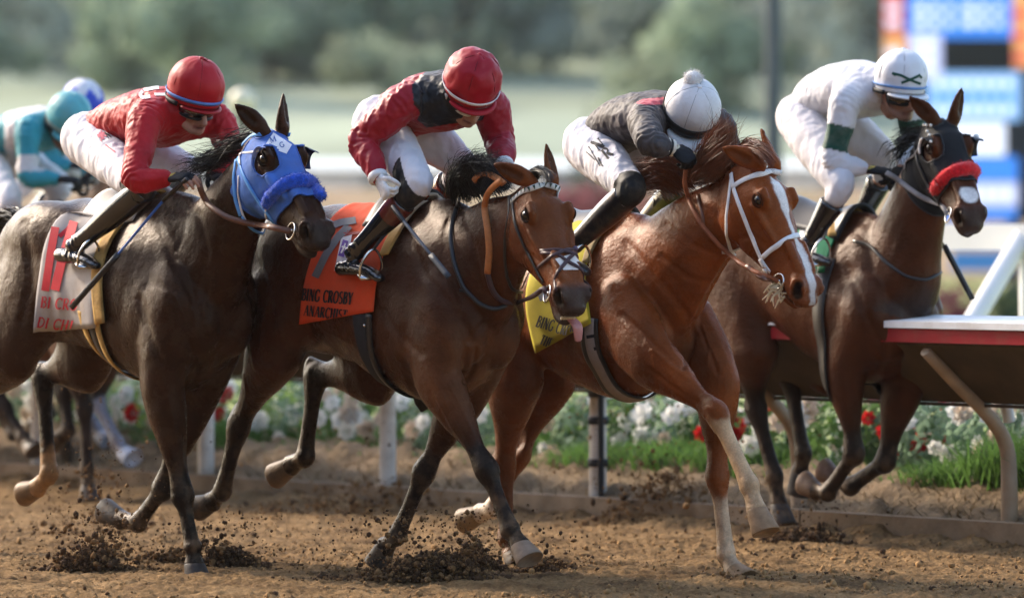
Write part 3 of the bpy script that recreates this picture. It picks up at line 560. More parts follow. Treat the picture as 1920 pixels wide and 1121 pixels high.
def lap_plain(V, E, it, w):
    n = len(V); deg = np.bincount(E.ravel(), minlength=n)[:, None] + 1e-9; w = w[:, None] * .5
    for k in range(it):
        S = np.stack([np.bincount(E[:, 0], V[E[:, 1], c], n) + np.bincount(E[:, 1], V[E[:, 0], c], n) for c in range(3)], 1)
        V = V + (S / deg - V) * w
    return V
def build_horse(S):
    Fm = S['frame']; M = Mesh(); h, l, Z = Fm.h, Fm.l, A(0, 0, 1); k = S.get('scale', 1.0); dz = S.get('dz', 0.0); pit = S.get('pitch', 0.0); us = S.get('us', 1.0)
    Lc = lambda u, v, z: Fm.loc(u * us, v, z * k + dz + pit * u)
    # trunk
    R = []; a = np.linspace(0, 2 * math.pi, 28, endpoint=False)
    for (u, t, b, w) in TRUNK:
        c = Lc(u, 0, (t + b) / 2); ca, sa = np.cos(a), np.sin(a); wz = np.where(sa > 0, np.abs(sa) ** .95, -np.abs(sa) ** 1.0)
        wd = w * np.where(sa > .3, 1 - .25 * (sa - .3), 1.0)
        R.append(c + np.outer(ca * wd, l) + np.outer(sa * (t - b) / 2 * k, Z))
    M.rings(R)
    M.chain([Lc(-.42, 0, 1.49), Lc(-.2, 0, 1.49), Lc(0, 0, 1.51), Lc(.16, 0, 1.50), Lc(.34, 0, 1.42)], [(.08, .05), (.075, .06), (.06, .065), (.065, .07), (.09, .08)], lat=l)
    for s in (-1, 1):
        M.ell(Lc(-.78, s * .14, 1.34), h * .32, l * .15, Z * .20); M.ell(Lc(-1.04, s * .125, 1.18), h * .17 + Z * .02, l * .125, Z * .30)
        M.ell(Lc(-.54, s * .19, 1.30), h * .14, l * .07, Z * .13)                    # point of hip
        M.ell(Lc(.14, s * .125, 1.24), h * .12 - Z * .20 + l * s * .035, l * .075 + Z * s * .01, h * .16 + Z * .09); M.ell(Lc(.27, s * .165, 1.10), h * .15, l * .09, Z * .17)      # shoulder blade, point of shoulder
        M.ell(Lc(.10, s * .185, 1.04), h * .17, l * .09, Z * .20); M.ell(Lc(.36, s * .09, 1.00), h * .13, l * .10, Z * .18)   # triceps, breast
    # head and neck
    top = Fm.at(*S['poll']); H = Head(top, S['muzzle'], S.get('L', .66), S.get('roll', 0)); S['head'] = H
    base = Lc(.30, 0, 1.24); nk = H.at(.15, -.085, 0)
    nb = S.get('neck_mid'); mid = Fm.at(*nb) if nb else (base + nk) / 2 + A(0, 0, .02)
    ns = S.get('neck_s', 1.0)
    M.chain([Lc(.10, 0, 1.26), base, mid * .5 + base * .5, mid, mid * .45 + nk * .55, nk, H.at(.24, -.10, 0)], [(.16, .27), (.165, .27 * ns), (.135, .225 * ns), (.110, .185 * ns), (.090, .16), (.078, .135), (.07, .10)], lat=l, n=20)
    R_ = []; PTS = []
    for (s_, t, b, w) in SKULL: PTS.append(H.at(s_, (t + b) / 2, 0)); R_.append((w * H.hs, (t - b) / 2 * H.hs))
    M.chain(PTS, R_, lat=H.W, n=24, sub=3, round_=.5, power=.86)
    D, T, W, L = H.D * 1.08, H.T * H.hs, H.W * H.hs, H.L
    jaw = S.get('jaw', 0.0)
    for s in (-1, 1):
        M.ell(H.at(.285, .028, s * .078), D * .050, T * .038, W * .020)                                        # orbit
        M.chain([H.at(.24, .050, s * .080), H.at(.31, .052, s * .082)], [.020, .018], lat=W)                     # brow
        M.chain([H.at(.30, -.01, s * .093), H.at(.44, -.005, s * .080), H.at(.60, 0, s * .060)], [.016, .016, .010], lat=W, round_=1)   # cheek bone
        M.ell(H.at(.27, -.125, s * .055), D * .105, T * .105, W * .045)                                         # jowl
        M.chain([H.at(.84, .012, s * .040), H.at(.895, .016, s * .052), H.at(.935, -.004, s * .050)], [.026, .037, .028], lat=W)   # nostril
        q_ = np.linspace(-2.6, 2.2, 9); M.chain([H.at(.920 + math.cos(a) * .036, .013 + math.sin(a) * .026, s * (.062 - .012 * math.cos(a))) for a in q_], [.0095] * 9, lat=W, n=8, sub=2)
        M.chain([H.at(.62, .032, s * .038), H.at(.80, .034, s * .034)], [.024, .022], lat=W)
    M.chain([H.at(.90, -.01, -.03), H.at(.955, -.012, 0), H.at(.90, -.01, .03)], [.04, .048, .04], lat=D)         # upper lip
    M.ell(H.at(.985, -.012, 0), D * .028, T * .036, W * .046)
    M.chain([H.at(.62, -.115, 0), H.at(.80, -.10 - jaw * .5, 0), H.at(.90, -.086 - jaw, 0), H.at(.955, -.072 - jaw, 0)], [(.042, .03), (.038, .026), (.038, .030), (.032, .022)], lat=W)  # lower jaw and chin
    EARS = []
    for s, key in ((-1, 'ear_r'), (1, 'ear_l')):
        b = H.at(.035, .045, s * .052); tip = Fm.at(S[key][0], S[key][1], s * S[key][2]) if len(S[key]) == 3 else P(*S[key][:2], b[1] + S[key][3])
        if S.get('ear_len'): tip = b + unit(tip - b) * S['ear_len']
        d = unit(tip - b); fwd = unit(H.T * S.get('ear_t', .5) + W * s * .5 + D * .5); fwd = unit(fwd - d * (fwd @ d)); sd_ = np.cross(d, fwd); ln = np.linalg.norm(tip - b)
        M.chain([b - d * .03, b + d * ln * .12, b + d * ln * .38, b + d * ln * .62 - sd_ * 0, b + d * ln * .84, tip], [(.034, .032), (.040, .027), (.044, .020), (.036, .016), (.021, .012), (.006, .007)], lat=sd_, n=12, sub=4)
        EARS.append((b, d, fwd, sd_, ln)); S.setdefault('_eard', {})[s] = d
    # legs
    LG = {}
    for key in ('fr', 'fl', 'hr', 'hl'):
        J = [Fm.at(*q) if len(q) == 3 else np.asarray(q[1:]) for q in S[key]]; LG[key] = J; sgn = -1 if key[1] == 'r' else 1
        if key[0] == 'f':
            sh = Lc(.27, sgn * .16, 1.08); 
            M.chain([sh, J[0] * .6 + sh * .4, J[0]], [(.11, .17), (.10, .165), (.085, .135)], lat=l); leg_chain(M, J, FORE, l)
            d = unit(J[1] - J[0]); fd = unit(np.cross(d, l)); fd = fd if fd @ h > 0 else -fd
            M.ell(J[0] - fd * .07 + A(0, 0, .03), d * .06, fd * .05, l * .045)                                      # elbow point
            M.ell(J[1] + fd * .008, d * .045, fd * .05, l * .050); bk = unit(np.cross(unit(J[2] - J[1]), l)); bk = bk if bk @ h < 0 else -bk
        else:
            hp = Lc(-.80, sgn * .15, 1.24); st = J[0]
            M.chain([hp, hp * .45 + st * .55, st], [(.14, .27), (.135, .25), (.11, .175)], lat=l); leg_chain(M, J, HIND, l)
            ax = unit(J[2] - J[1]); up = unit(J[0] - J[1]); bk = -unit(unit(J[0] - J[1]) + unit(J[2] - J[1])); bk = unit(bk - ax * (bk @ ax)) if S.get('hk', 1) else bk
            pt = J[1] + bk * .055 - ax * .075
            M.chain([J[1] + bk * .02 + ax * .07, J[1] + bk * .045 - ax * .01, pt], [(.028, .03), (.030, .034), (.027, .028)], lat=l)
            M.chain([pt, pt * .5 + (J[1] * .45 + J[0] * .55) * .5 + bk * .03, J[1] * .45 + J[0] * .55 + bk * .05], [(.018, .020), (.016, .018), (.03, .03)], lat=l)
            bk = unit(np.cross(ax, l)); bk = bk if bk @ (J[1] - J[0]) > 0 or True else bk
            bk = bk if bk @ h < 0 else -bk
        M.chain([J[1] * .72 + J[2] * .28 + bk * .028, J[1] * .35 + J[2] * .65 + bk * .026, J[2] + bk * .030], [(.014, .013), (.014, .013), (.024, .02)], lat=l)   # tendon, ergot
    vox = S.get('voxel', .0068)
    V, Q, E = remesh(M, vox, 0)
    s_, t_, w_ = H.stw(V); hw = sstep(s_, .02, .18) * (np.abs(w_) < .25) * (np.linalg.norm(V - top, axis=1) < .95)
    low = np.zeros(len(V))
    for J in LG.values():
        for i in (1, 2): low = np.maximum(low, 1 - sstep(seg_dist(V, J[i], J[i + 1])[0], .05, .12))
    earm = np.zeros(len(V))
    for (b, d, fwd, sd_, ln) in EARS: earm = np.maximum(earm, 1 - sstep(seg_dist(V, b + d * .02, b + d * ln)[0], .04, .06))
    wgt = 1 - .75 * np.maximum(hw, low)
    ww = np.clip((1 - np.maximum(hw, low)) * (1 - earm), 0, 1); nit = int(62 * (.008 / vox) ** 2); V = lap_smooth(V, E, nit, ww, .5, .0) if False else lap_plain(V, E, nit, ww); V = lap_plain(V, E, 5, hw * (1 - earm)); V = lap_smooth(V, E, 10, np.clip(wgt * (1 - earm), 0, 1)); V = lap_smooth(V, E, 3)
    N = normals(V, Q)
    # hollows and ridges: nostrils, mouth, ears, eyelids
    def brush(c, r, amt, dirv=None):
        nonlocal V
        dd = np.linalg.norm(V - c, axis=1); w = 1 - sstep(dd, r * .25, r); V = V + (N if dirv is None else np.asarray(dirv)) * (amt * w)[:, None]
    def groove(pts, r, amt):
        nonlocal V
        d = np.min([seg_dist(V, a_, b_)[0] for a_, b_ in zip(pts[:-1], pts[1:])], axis=0); V = V + N * (amt * (1 - sstep(d, 0, r)))[:, None]
    for s in (-1, 1):
        c = H.at(.912, .014, s * .078)
        for q in (0, 1): groove([H.at(.905, .024, s * .066), H.at(.930, .012, s * .068), H.at(.945, -.002, s * .062)], .031, -.023)
        groove([H.at(1.0, -.042, 0), H.at(.95, -.050 - jaw * .3, s * .045), H.at(.86, -.058 - jaw * .4, s * .052), H.at(.80, -.058, s * .05)], .011 + jaw * .3, -.016)
        groove([H.at(.33, .01, s * .11), H.at(.40, -.02, s * .095)], .02, -.004)
        groove([H.at(.60, -.03, s * .07), H.at(.45, -.08, s * .085), H.at(.42, -.15, s * .085)], .022, -.005)
        groove([H.at(.48, .035, s * .07), H.at(.72, .01, s * .06)], .022, -.004)
        groove([H.at(.14, .035, s * .075), H.at(.21, .05, s * .085)], .03, -.008)
    for (b, d, fwd, sd_, ln) in EARS: groove([b + d * ln * .22 + fwd * .03, b + d * ln * .75 + fwd * .02], .024, -.016)
    for (kind, pts, r, amt) in S.get('sculpt', []):
        px, py = proj(V); fac = (N @ unit(A(0, -1, 0.0))) > -.05; yr = S.get('front', Fm.o[1] + 9)
        V = V + N * (amt * (1 - sstep(px_dist(px, py, pts), 0, r)) * fac)[:, None]
    mus = (.5 - np.abs(fbm(V * A(1, 1, .6), .17, 2, 15))) * .0055 + (.5 - np.abs(vnoise(V, .055, 25))) * .0015
    V = V + N * (mus * (1 - np.maximum(hw, low)))[:, None]; V = lap_plain(V, E, 2, np.ones(len(V)) * (1 - hw)); V = V + N * ((.5 - np.abs(vnoise(V, .035, 33))) * .0022 * low)[:, None]
    S['V'], S['Q'], S['E'] = V, Q, E; N = normals(V, Q); S['N'] = N; S['LG'] = LG; S['Lc'] = Lc
    # coat
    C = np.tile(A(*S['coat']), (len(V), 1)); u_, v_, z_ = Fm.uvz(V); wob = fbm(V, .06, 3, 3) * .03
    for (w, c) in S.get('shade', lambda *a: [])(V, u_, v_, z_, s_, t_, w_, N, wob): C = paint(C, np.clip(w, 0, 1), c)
    dark = S.get('points')
    for key, J in LG.items():
        if dark is not None:
            for i, m in ((0, 0.0), (1, 1.0), (2, 1.0)):
                d, t = seg_dist(V, J[i], J[i + 1]); w = (1 - sstep(d, .10, .14)) * (1.0 if i else sstep(t + wob * 3, .35, .95)); C = paint(C, w * S.get('pt_amt', .9), dark)
        sock = S.get('socks', {}).get(key)
        if sock:
            c, f0 = sock; f1 = 0.0
            d, t = seg_dist(V, J[1], J[2]); d2, t2 = seg_dist(V, J[2], J[3]); near = np.minimum(d, d2) < .11
            along = np.where(d2 < d, 1 + t2 * .3, t); C = paint(C, sstep(along + wob * 4, f0 - .12, f0 + .12) * near, c)
    m0 = S.get('muzzle_s', .82); mz = sstep(s_ + wob, m0, m0 + .13) * hw
    C = paint(C, mz * S.get('muzzle_amt', .75), S.get('muzzle_col', (.03, .024, .022)))
    for s in (-1, 1):
        dn = np.min([seg_dist(V, a_, b_)[0] for a_, b_ in ((H.at(.903, .022, s * .056), H.at(.925, .010, s * .056)), (H.at(.925, .010, s * .056), H.at(.938, -.002, s * .052)))], axis=0)
        C = paint(C, (1 - sstep(dn, .020, .031)) * hw, (.010, .006, .005))
        d, t = seg_dist(V, H.at(.285, .028, s * .108), H.at(.29, .028, s * .108)); C = paint(C, (1 - sstep(d, .022, .045)) * .75, np.asarray(S['coat']) * .35)
        dm = seg_dist(V, H.at(.955, -.048 - jaw * .35, s * .04), H.at(.83, -.056 - jaw * .35, s * .05))[0]; C = paint(C, (1 - sstep(dm, .006, .014)) * hw * .85, (.02, .012, .01))
    for (b, d, fwd, sd_, ln) in EARS:
        e = seg_dist(V, b + d * ln * .25 + fwd * .02, b + d * ln * .8 + fwd * .01)[0]; C = paint(C, (1 - sstep(e, .012, .03)) * .6 * (N @ fwd > .2), np.asarray(S['coat']) * .35)
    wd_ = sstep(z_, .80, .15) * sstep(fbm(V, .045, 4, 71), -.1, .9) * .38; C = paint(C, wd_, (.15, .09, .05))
    for key, J in LG.items(): C = paint(C, (1 - sstep(seg_dist(V, J[2], J[3])[0], .04, .09)) * sstep(fbm(V, .03, 3, 72), -.5, .6) * .4, (.16, .10, .055))
    b0 = Fm.loc(0, 0, 0)
    body = obj('horse', V, Q, coat_mat(S.get('gloss', .42), S.get('dust', .3)), None, C, top=True, label=S['label'], cat='horse', group='racehorses galloping down the track'); S['body'] = body
    # eyes
    for s in (-1, 1):
        m = Mesh(); m.ell(H.at(.290, .024, s * .0875), D * .0215, T * .019, W * .0205, n=12); m.make('eye', plain('eye', (.008, .005, .004), .05, 0, coat=1.), body)
        m = Mesh(); c0 = H.at(.290, .024, s * .0865)
        arc = lambda sg: [c0 + D * .031 * math.cos(q) + T * sg * .021 * math.sin(q) + W * s * .016 * math.sin(q) for q in np.linspace(0.0, math.pi, 7)]
        m.chain(arc(1), [.0025, .0035, .0045, .005, .0045, .0035, .0025], lat=W, n=8, sub=2); m.chain(arc(-1), [.003, .005, .006, .006, .006, .005, .003], lat=W, n=8, sub=2)
        m.make('eyelid', plain('lid%s' % S['key'], np.asarray(S['coat']) * .28, .8, .15, 60, spec=.1), body)
    # hooves
    for key, J in LG.items():
        c, tpt = J[3], J[4]; ax = unit(tpt - c); ln = np.linalg.norm(tpt - c); fw = unit(np.cross(ax, l)); ref = S.get('hoof_f', {}).get(key)
        past = unit(J[3] - J[2]); fw = unit(past - ax * (past @ ax)) if np.linalg.norm(np.cross(past, ax)) > .2 else (fw if fw @ h > 0 else -fw)
        m = Mesh(); R = []; a = np.linspace(0, 2 * math.pi, 22, endpoint=False)
        for t, sc in ((-.12, .75), (0, .98), (.06, 1.04), (.3, 1.12), (.65, 1.25), (.96, 1.36), (1.0, 1.34), (1.0, 1.2), (.93, 1.05)):
            cc = c + ax * ln * t + fw * .016 * t
            fr_ = np.where(np.cos(a) < 0, 1.0 - .18 * np.cos(a) ** 2, 1.0 + .10 * t)
            R.append(cc + np.outer(np.cos(a) * fr_ * .046 * sc, fw) + np.outer(np.sin(a) * .045 * sc, l))
        m.rings(R); hc = S.get('hooves', {}).get(key, (.045, .035, .028)); m.make('hoof', plain('hoof_%.3f_%.3f' % hc[:2], hc, .55, .25, 25, bump=.002, bscale=60, dirt=(.20, .12, .06), damt=.75, dscale=12), body)
    # mane, forelock, tail
    hm = plain('hair%s' % S['key'], S['hair'], .45, .35, 30, spec=.4, sheen=.0)
    for nm, key in (('mane', 'mane'), ('forelock', 'forelock'), ('tail', 'tail')):
        for (g, n, jr, jt, wd, wv) in S.get(key, []):
            gg = [[(Fm.at(*q) if len(q) == 3 else np.asarray(q[1:])) for q in c] for c in g]; hv, hf = strands(gg, n, jr, jt, wd, 9, wv, seed=len(nm) + n)
            obj(nm, hv, hf, hm, body)
    S['tree'] = bvh(V, Q)
    return body

def coat_mat(gloss, dust):
    nm = 'coat_%.2f_%.2f' % (gloss, dust)
    if nm in MATS: return MATS[nm]
    m, nt, b = nodes(nm); L = nt.links; N = nt.nodes.new
    tc = N('ShaderNodeTexCoord'); at = N('ShaderNodeAttribute'); at.attribute_name = 'col'
    n1 = N('ShaderNodeTexNoise'); n1.inputs['Scale'].default_value = 6; n1.inputs['Detail'].default_value = 6; L.new(tc.outputs['Object'], n1.inputs['Vector'])
    r1 = N('ShaderNodeMapRange'); r1.inputs[1].default_value = .3; r1.inputs[2].default_value = .7; r1.inputs[3].default_value = .72; r1.inputs[4].default_value = 1.3; L.new(n1.outputs[0], r1.inputs[0])
    n4 = N('ShaderNodeTexNoise'); n4.inputs['Scale'].default_value = 130; n4.inputs['Detail'].default_value = 3; L.new(tc.outputs['Object'], n4.inputs['Vector'])
    r4 = N('ShaderNodeMapRange'); r4.inputs[1].default_value = .3; r4.inputs[2].default_value = .7; r4.inputs[3].default_value = .86; r4.inputs[4].default_value = 1.14; L.new(n4.outputs[0], r4.inputs[0])
    mu = N('ShaderNodeMath'); mu.operation = 'MULTIPLY'; L.new(r1.outputs[0], mu.inputs[0]); L.new(r4.outputs[0], mu.inputs[1])
    sc = N('ShaderNodeVectorMath'); sc.operation = 'SCALE'; L.new(at.outputs['Color'], sc.inputs[0]); L.new(mu.outputs[0], sc.inputs['Scale'])
    n2 = N('ShaderNodeTexNoise'); n2.inputs['Scale'].default_value = 9; n2.inputs['Detail'].default_value = 9; n2.inputs['Roughness'].default_value = .72; L.new(tc.outputs['Object'], n2.inputs['Vector'])
    r2 = N('ShaderNodeMapRange'); r2.inputs[1].default_value = .50; r2.inputs[2].default_value = .75; r2.inputs[4].default_value = dust; L.new(n2.outputs[0], r2.inputs[0])
    mx = N('ShaderNodeMix'); mx.data_type = 'RGBA'; L.new(r2.outputs[0], mx.inputs['Factor']); L.new(sc.outputs[0], mx.inputs['A']); mx.inputs['B'].default_value = (.125, .078, .046, 1); L.new(mx.outputs['Result'], b.inputs['Base Color'])
    rr = N('ShaderNodeMapRange'); rr.inputs[3].default_value = gloss; rr.inputs[4].default_value = gloss + .25; rr.inputs[2].default_value = max(dust, .05); L.new(r2.outputs[0], rr.inputs[0]); L.new(rr.outputs[0], b.inputs['Roughness'])
    b.inputs['Specular IOR Level'].default_value = .17; b.inputs['Specular Tint'].default_value = (1, .74, .50, 1); b.inputs['Sheen Weight'].default_value = .0; b.inputs['Sheen Roughness'].default_value = .35; b.inputs['Sheen Tint'].default_value = (1, .85, .7, 1)
    n3 = N('ShaderNodeTexNoise'); n3.inputs['Scale'].default_value = 55; n3.inputs['Detail'].default_value = 7; n3.inputs['Roughness'].default_value = .7; L.new(tc.outputs['Object'], n3.inputs['Vector'])
    bp = N('ShaderNodeBump'); bp.inputs['Distance'].default_value = .0045; bp.inputs['Strength'].default_value = .9; n5 = N('ShaderNodeTexNoise'); n5.inputs['Scale'].default_value = 13; n5.inputs['Detail'].default_value = 4; L.new(tc.outputs['Object'], n5.inputs['Vector']); ma = N('ShaderNodeMath'); ma.operation = 'MULTIPLY_ADD'; ma.inputs[1].default_value = 1.6; L.new(n5.outputs[0], ma.inputs[0]); L.new(n3.outputs[0], ma.inputs[2]); L.new(ma.outputs[0], bp.inputs['Height']); L.new(bp.outputs[0], b.inputs['Normal'])
    MATS[nm] = m; return m

# ------------------------------------------------------------------ the racehorses (joints as photo column, photo row, metres left of the horse's midline)
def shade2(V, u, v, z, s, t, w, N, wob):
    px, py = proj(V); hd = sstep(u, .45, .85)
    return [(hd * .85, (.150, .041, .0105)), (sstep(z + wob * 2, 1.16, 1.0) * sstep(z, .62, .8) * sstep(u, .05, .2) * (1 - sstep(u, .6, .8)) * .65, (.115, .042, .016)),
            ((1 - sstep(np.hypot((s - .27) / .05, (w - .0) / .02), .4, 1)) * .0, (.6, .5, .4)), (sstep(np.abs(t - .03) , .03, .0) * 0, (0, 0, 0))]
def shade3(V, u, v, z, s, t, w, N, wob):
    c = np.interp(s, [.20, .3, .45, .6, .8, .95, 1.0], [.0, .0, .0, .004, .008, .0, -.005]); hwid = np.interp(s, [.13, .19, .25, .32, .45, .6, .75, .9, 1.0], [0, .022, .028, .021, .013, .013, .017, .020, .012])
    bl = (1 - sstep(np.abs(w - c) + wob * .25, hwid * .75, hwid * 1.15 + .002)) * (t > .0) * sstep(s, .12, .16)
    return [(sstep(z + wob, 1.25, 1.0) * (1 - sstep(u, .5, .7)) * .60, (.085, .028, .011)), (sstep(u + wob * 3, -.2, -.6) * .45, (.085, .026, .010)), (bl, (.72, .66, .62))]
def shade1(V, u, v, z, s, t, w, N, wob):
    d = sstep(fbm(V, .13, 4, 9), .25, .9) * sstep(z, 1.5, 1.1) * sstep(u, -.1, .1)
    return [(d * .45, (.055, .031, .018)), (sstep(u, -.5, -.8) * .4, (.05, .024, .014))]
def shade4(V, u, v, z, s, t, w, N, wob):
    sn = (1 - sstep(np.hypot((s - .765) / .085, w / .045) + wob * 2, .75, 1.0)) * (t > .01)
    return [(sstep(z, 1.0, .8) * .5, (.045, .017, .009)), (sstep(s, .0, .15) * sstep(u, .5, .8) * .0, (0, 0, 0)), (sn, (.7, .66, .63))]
def tail_g(F_, z=1.45, L=.75, u0=-1.2):
    return [[('w', *F_.loc(u0, s * .02, z)), ('w', *F_.loc(u0 - .15, s * .04, z + .03)), ('w', *F_.loc(u0 - .35, s * .08, z - .08)), ('w', *F_.loc(u0 - L, s * .14, z - .35))] for s in (-1, 0, 1)]
F1, F2, F3, F4, F5, F6 = Frame(-1.556, 24.9), Frame(-.363, 24.2), Frame(.455, 24.6), Frame(1.65, 26.6), Frame(-2.58, 31.0), Frame(-2.85, 32.9)
H1 = dict(sculpt=[(0,[(300,690),(318,760),(335,830),(340,890)],3.2,.004),(0,[(328,700),(345,780),(352,850)],3.2,.0035),(0,[(348,950),(354,990)],3,.003),(0,[(300,520),(330,560),(352,610)],3.4,.003),(0,[(300,430),(330,500),(372,575),(385,640)],13,-.008),(0,[(372,400),(388,470),(380,560)],11,-.006),(0,[(415,440),(400,520),(388,600)],10,-.006),(0,[(262,560),(285,640),(305,680)],12,-.007),(0,[(352,640),(372,690),(362,720)],9,-.009),(0,[(330,720),(345,800),(350,870)],8,-.006),(0,[(318,740),(330,820),(338,880)],5,.004),(0,[(45,420),(60,520),(40,600)],14,-.007),(0,[(330,470),(345,440),(352,400)],8,-.005)], key='a', frame=F1, dz=.12, coat=(.029, .0105, .0045), points=(.010, .008, .007), hair=(.008, .007, .007), gloss=.25, dust=.16, jaw=.016, shade=shade1,
    poll=(497, 246, 0), muzzle=(604, 456), L=.68, ear_r=(432, 188, .13, 0), ear_l=(531, 191, .05, 0), ear_len=.148,
    fr=[(302, 718, -.18), (343, 930, -.11), (361, 1025, -.10), (364, 1056, -.10), (367, 1088, -.10)],
    fl=[(368, 738, .16), (306, 915, .12), (259, 979, .11), (227, 974, .11), (198, 967, .11)],
    hr=[(25, 650, -.21), (-60, 770, -.15), (-95, 890, -.13), (-112, 905, -.13), (-130, 905, -.13)],
    hl=[(160, 672, .20), (80, 705, .15), (92, 888, .13), (70, 915, .13), (46, 916, .13)],
    socks=dict(hl=((.36, .19, .08), .80)), hooves=dict(hl=(.20, .12, .06)),
    mane=[([[(478, 250, 0), (452, 258, -.03), (428, 276, -.04), (412, 292, -.04)], [(440, 285, 0), (408, 292, -.04), (388, 300, -.05), (366, 304, -.05)], [(395, 318, 0), (376, 314, -.05), (358, 318, -.06), (340, 328, -.06)]], 714, .02, .035, .0024, .012)],
    tail=[(tail_g(F1, 1.56), 250, .02, .05, .005, .02)],
    label='very dark brown racehorse wearing a blue hood, dusty chest, one tan hind foot')
H2 = dict(sculpt=[(0,[(800,690),(830,740),(858,800),(880,848)],3.2,.0045),(0,[(842,720),(868,770),(896,830)],3.2,.004),(0,[(920,890),(936,940),(948,975)],3,.003),(0,[(590,600),(612,620),(650,640)],3,.003),(0,[(505,560),(492,610),(488,660)],3.2,.004),(0,[(455,700),(462,740),(450,780)],3.4,.004),(0,[(760,560),(800,590),(840,640)],3.2,.003),(0,[(760,430),(800,520),(862,590),(885,640)],13,-.008),(0,[(893,655),(888,690),(872,716)],8,-.010),(0,[(935,585),(900,612),(880,640)],9,-.007),(0,[(700,560),(740,620),(790,665)],12,-.007),(0,[(818,745),(858,815),(884,850)],5,.005),(0,[(805,735),(840,800),(870,850)],6,-.005),(0,[(470,470),(500,540),(512,610)],13,-.008),(0,[(560,560),(575,610),(590,640)],11,-.006),(0,[(870,400),(890,470),(905,540)],9,-.006),(0,[(470,640),(478,690)],6,.006)], key='b', frame=F2, dz=.09, pitch=.0, coat=(.047, .0140, .0054), points=(.012, .009, .008), hair=(.008, .007, .007), gloss=.27, dust=.12, jaw=.034, muzzle_s=.80, muzzle_amt=.88, shade=shade2, neck_s=1.12,
    poll=(1003, 342, 0), muzzle=(1080, 580), L=.69, ear_r=(936, 312, .13, 0), ear_l=(1030, 303, .05, 0), ear_len=.155,
    fr=[(818, 705, -.19), (913, 881, -.13), (957, 993, -.11), (975, 1022, -.10), (990, 1055, -.10)],
    fl=[(872, 735, .17), (795, 885, .13), (745, 1003, .11), (722, 1025, .11), (712, 1060, .11)],
    hr=[(520, 640, -.21), (447, 800, -.15), (417, 920, -.13), (397, 941, -.13), (374, 942, -.13)],
    hl=[(705, 690, .20), (592, 706, .15), (572, 856, .13), (546, 872, .13), (516, 882, .13)],
    hooves=dict(fr=(.21, .15, .105), hl=(.12, .08, .05)),
    mane=[([[(842, 372, 0), (846, 340, -.03), (866, 312, -.05), (905, 300, -.06)], [(885, 366, 0), (872, 330, -.06), (890, 304, -.08), (926, 312, -.07)], [(925, 355, 0), (905, 325, -.07), (918, 308, -.08), (945, 330, -.06)], [(958, 345, 0), (936, 328, -.05), (925, 340, -.07), (915, 362, -.09)]], 1530, .018, .024, .0024, .018)],
    forelock=[([[(985, 335, .0), (1003, 318, -.03), (1022, 324, -.05), (1030, 344, -.06)], [(1005, 333, .0), (1018, 320, -.02), (1032, 328, -.03), (1036, 344, -.05)]], 272, .008, .008, .0024, .006)],
    tail=[(tail_g(F2, 1.5), 250, .02, .05, .005, .02)],
    label='bay racehorse with tan rubber rein grips, white nose tape and lolling tongue')
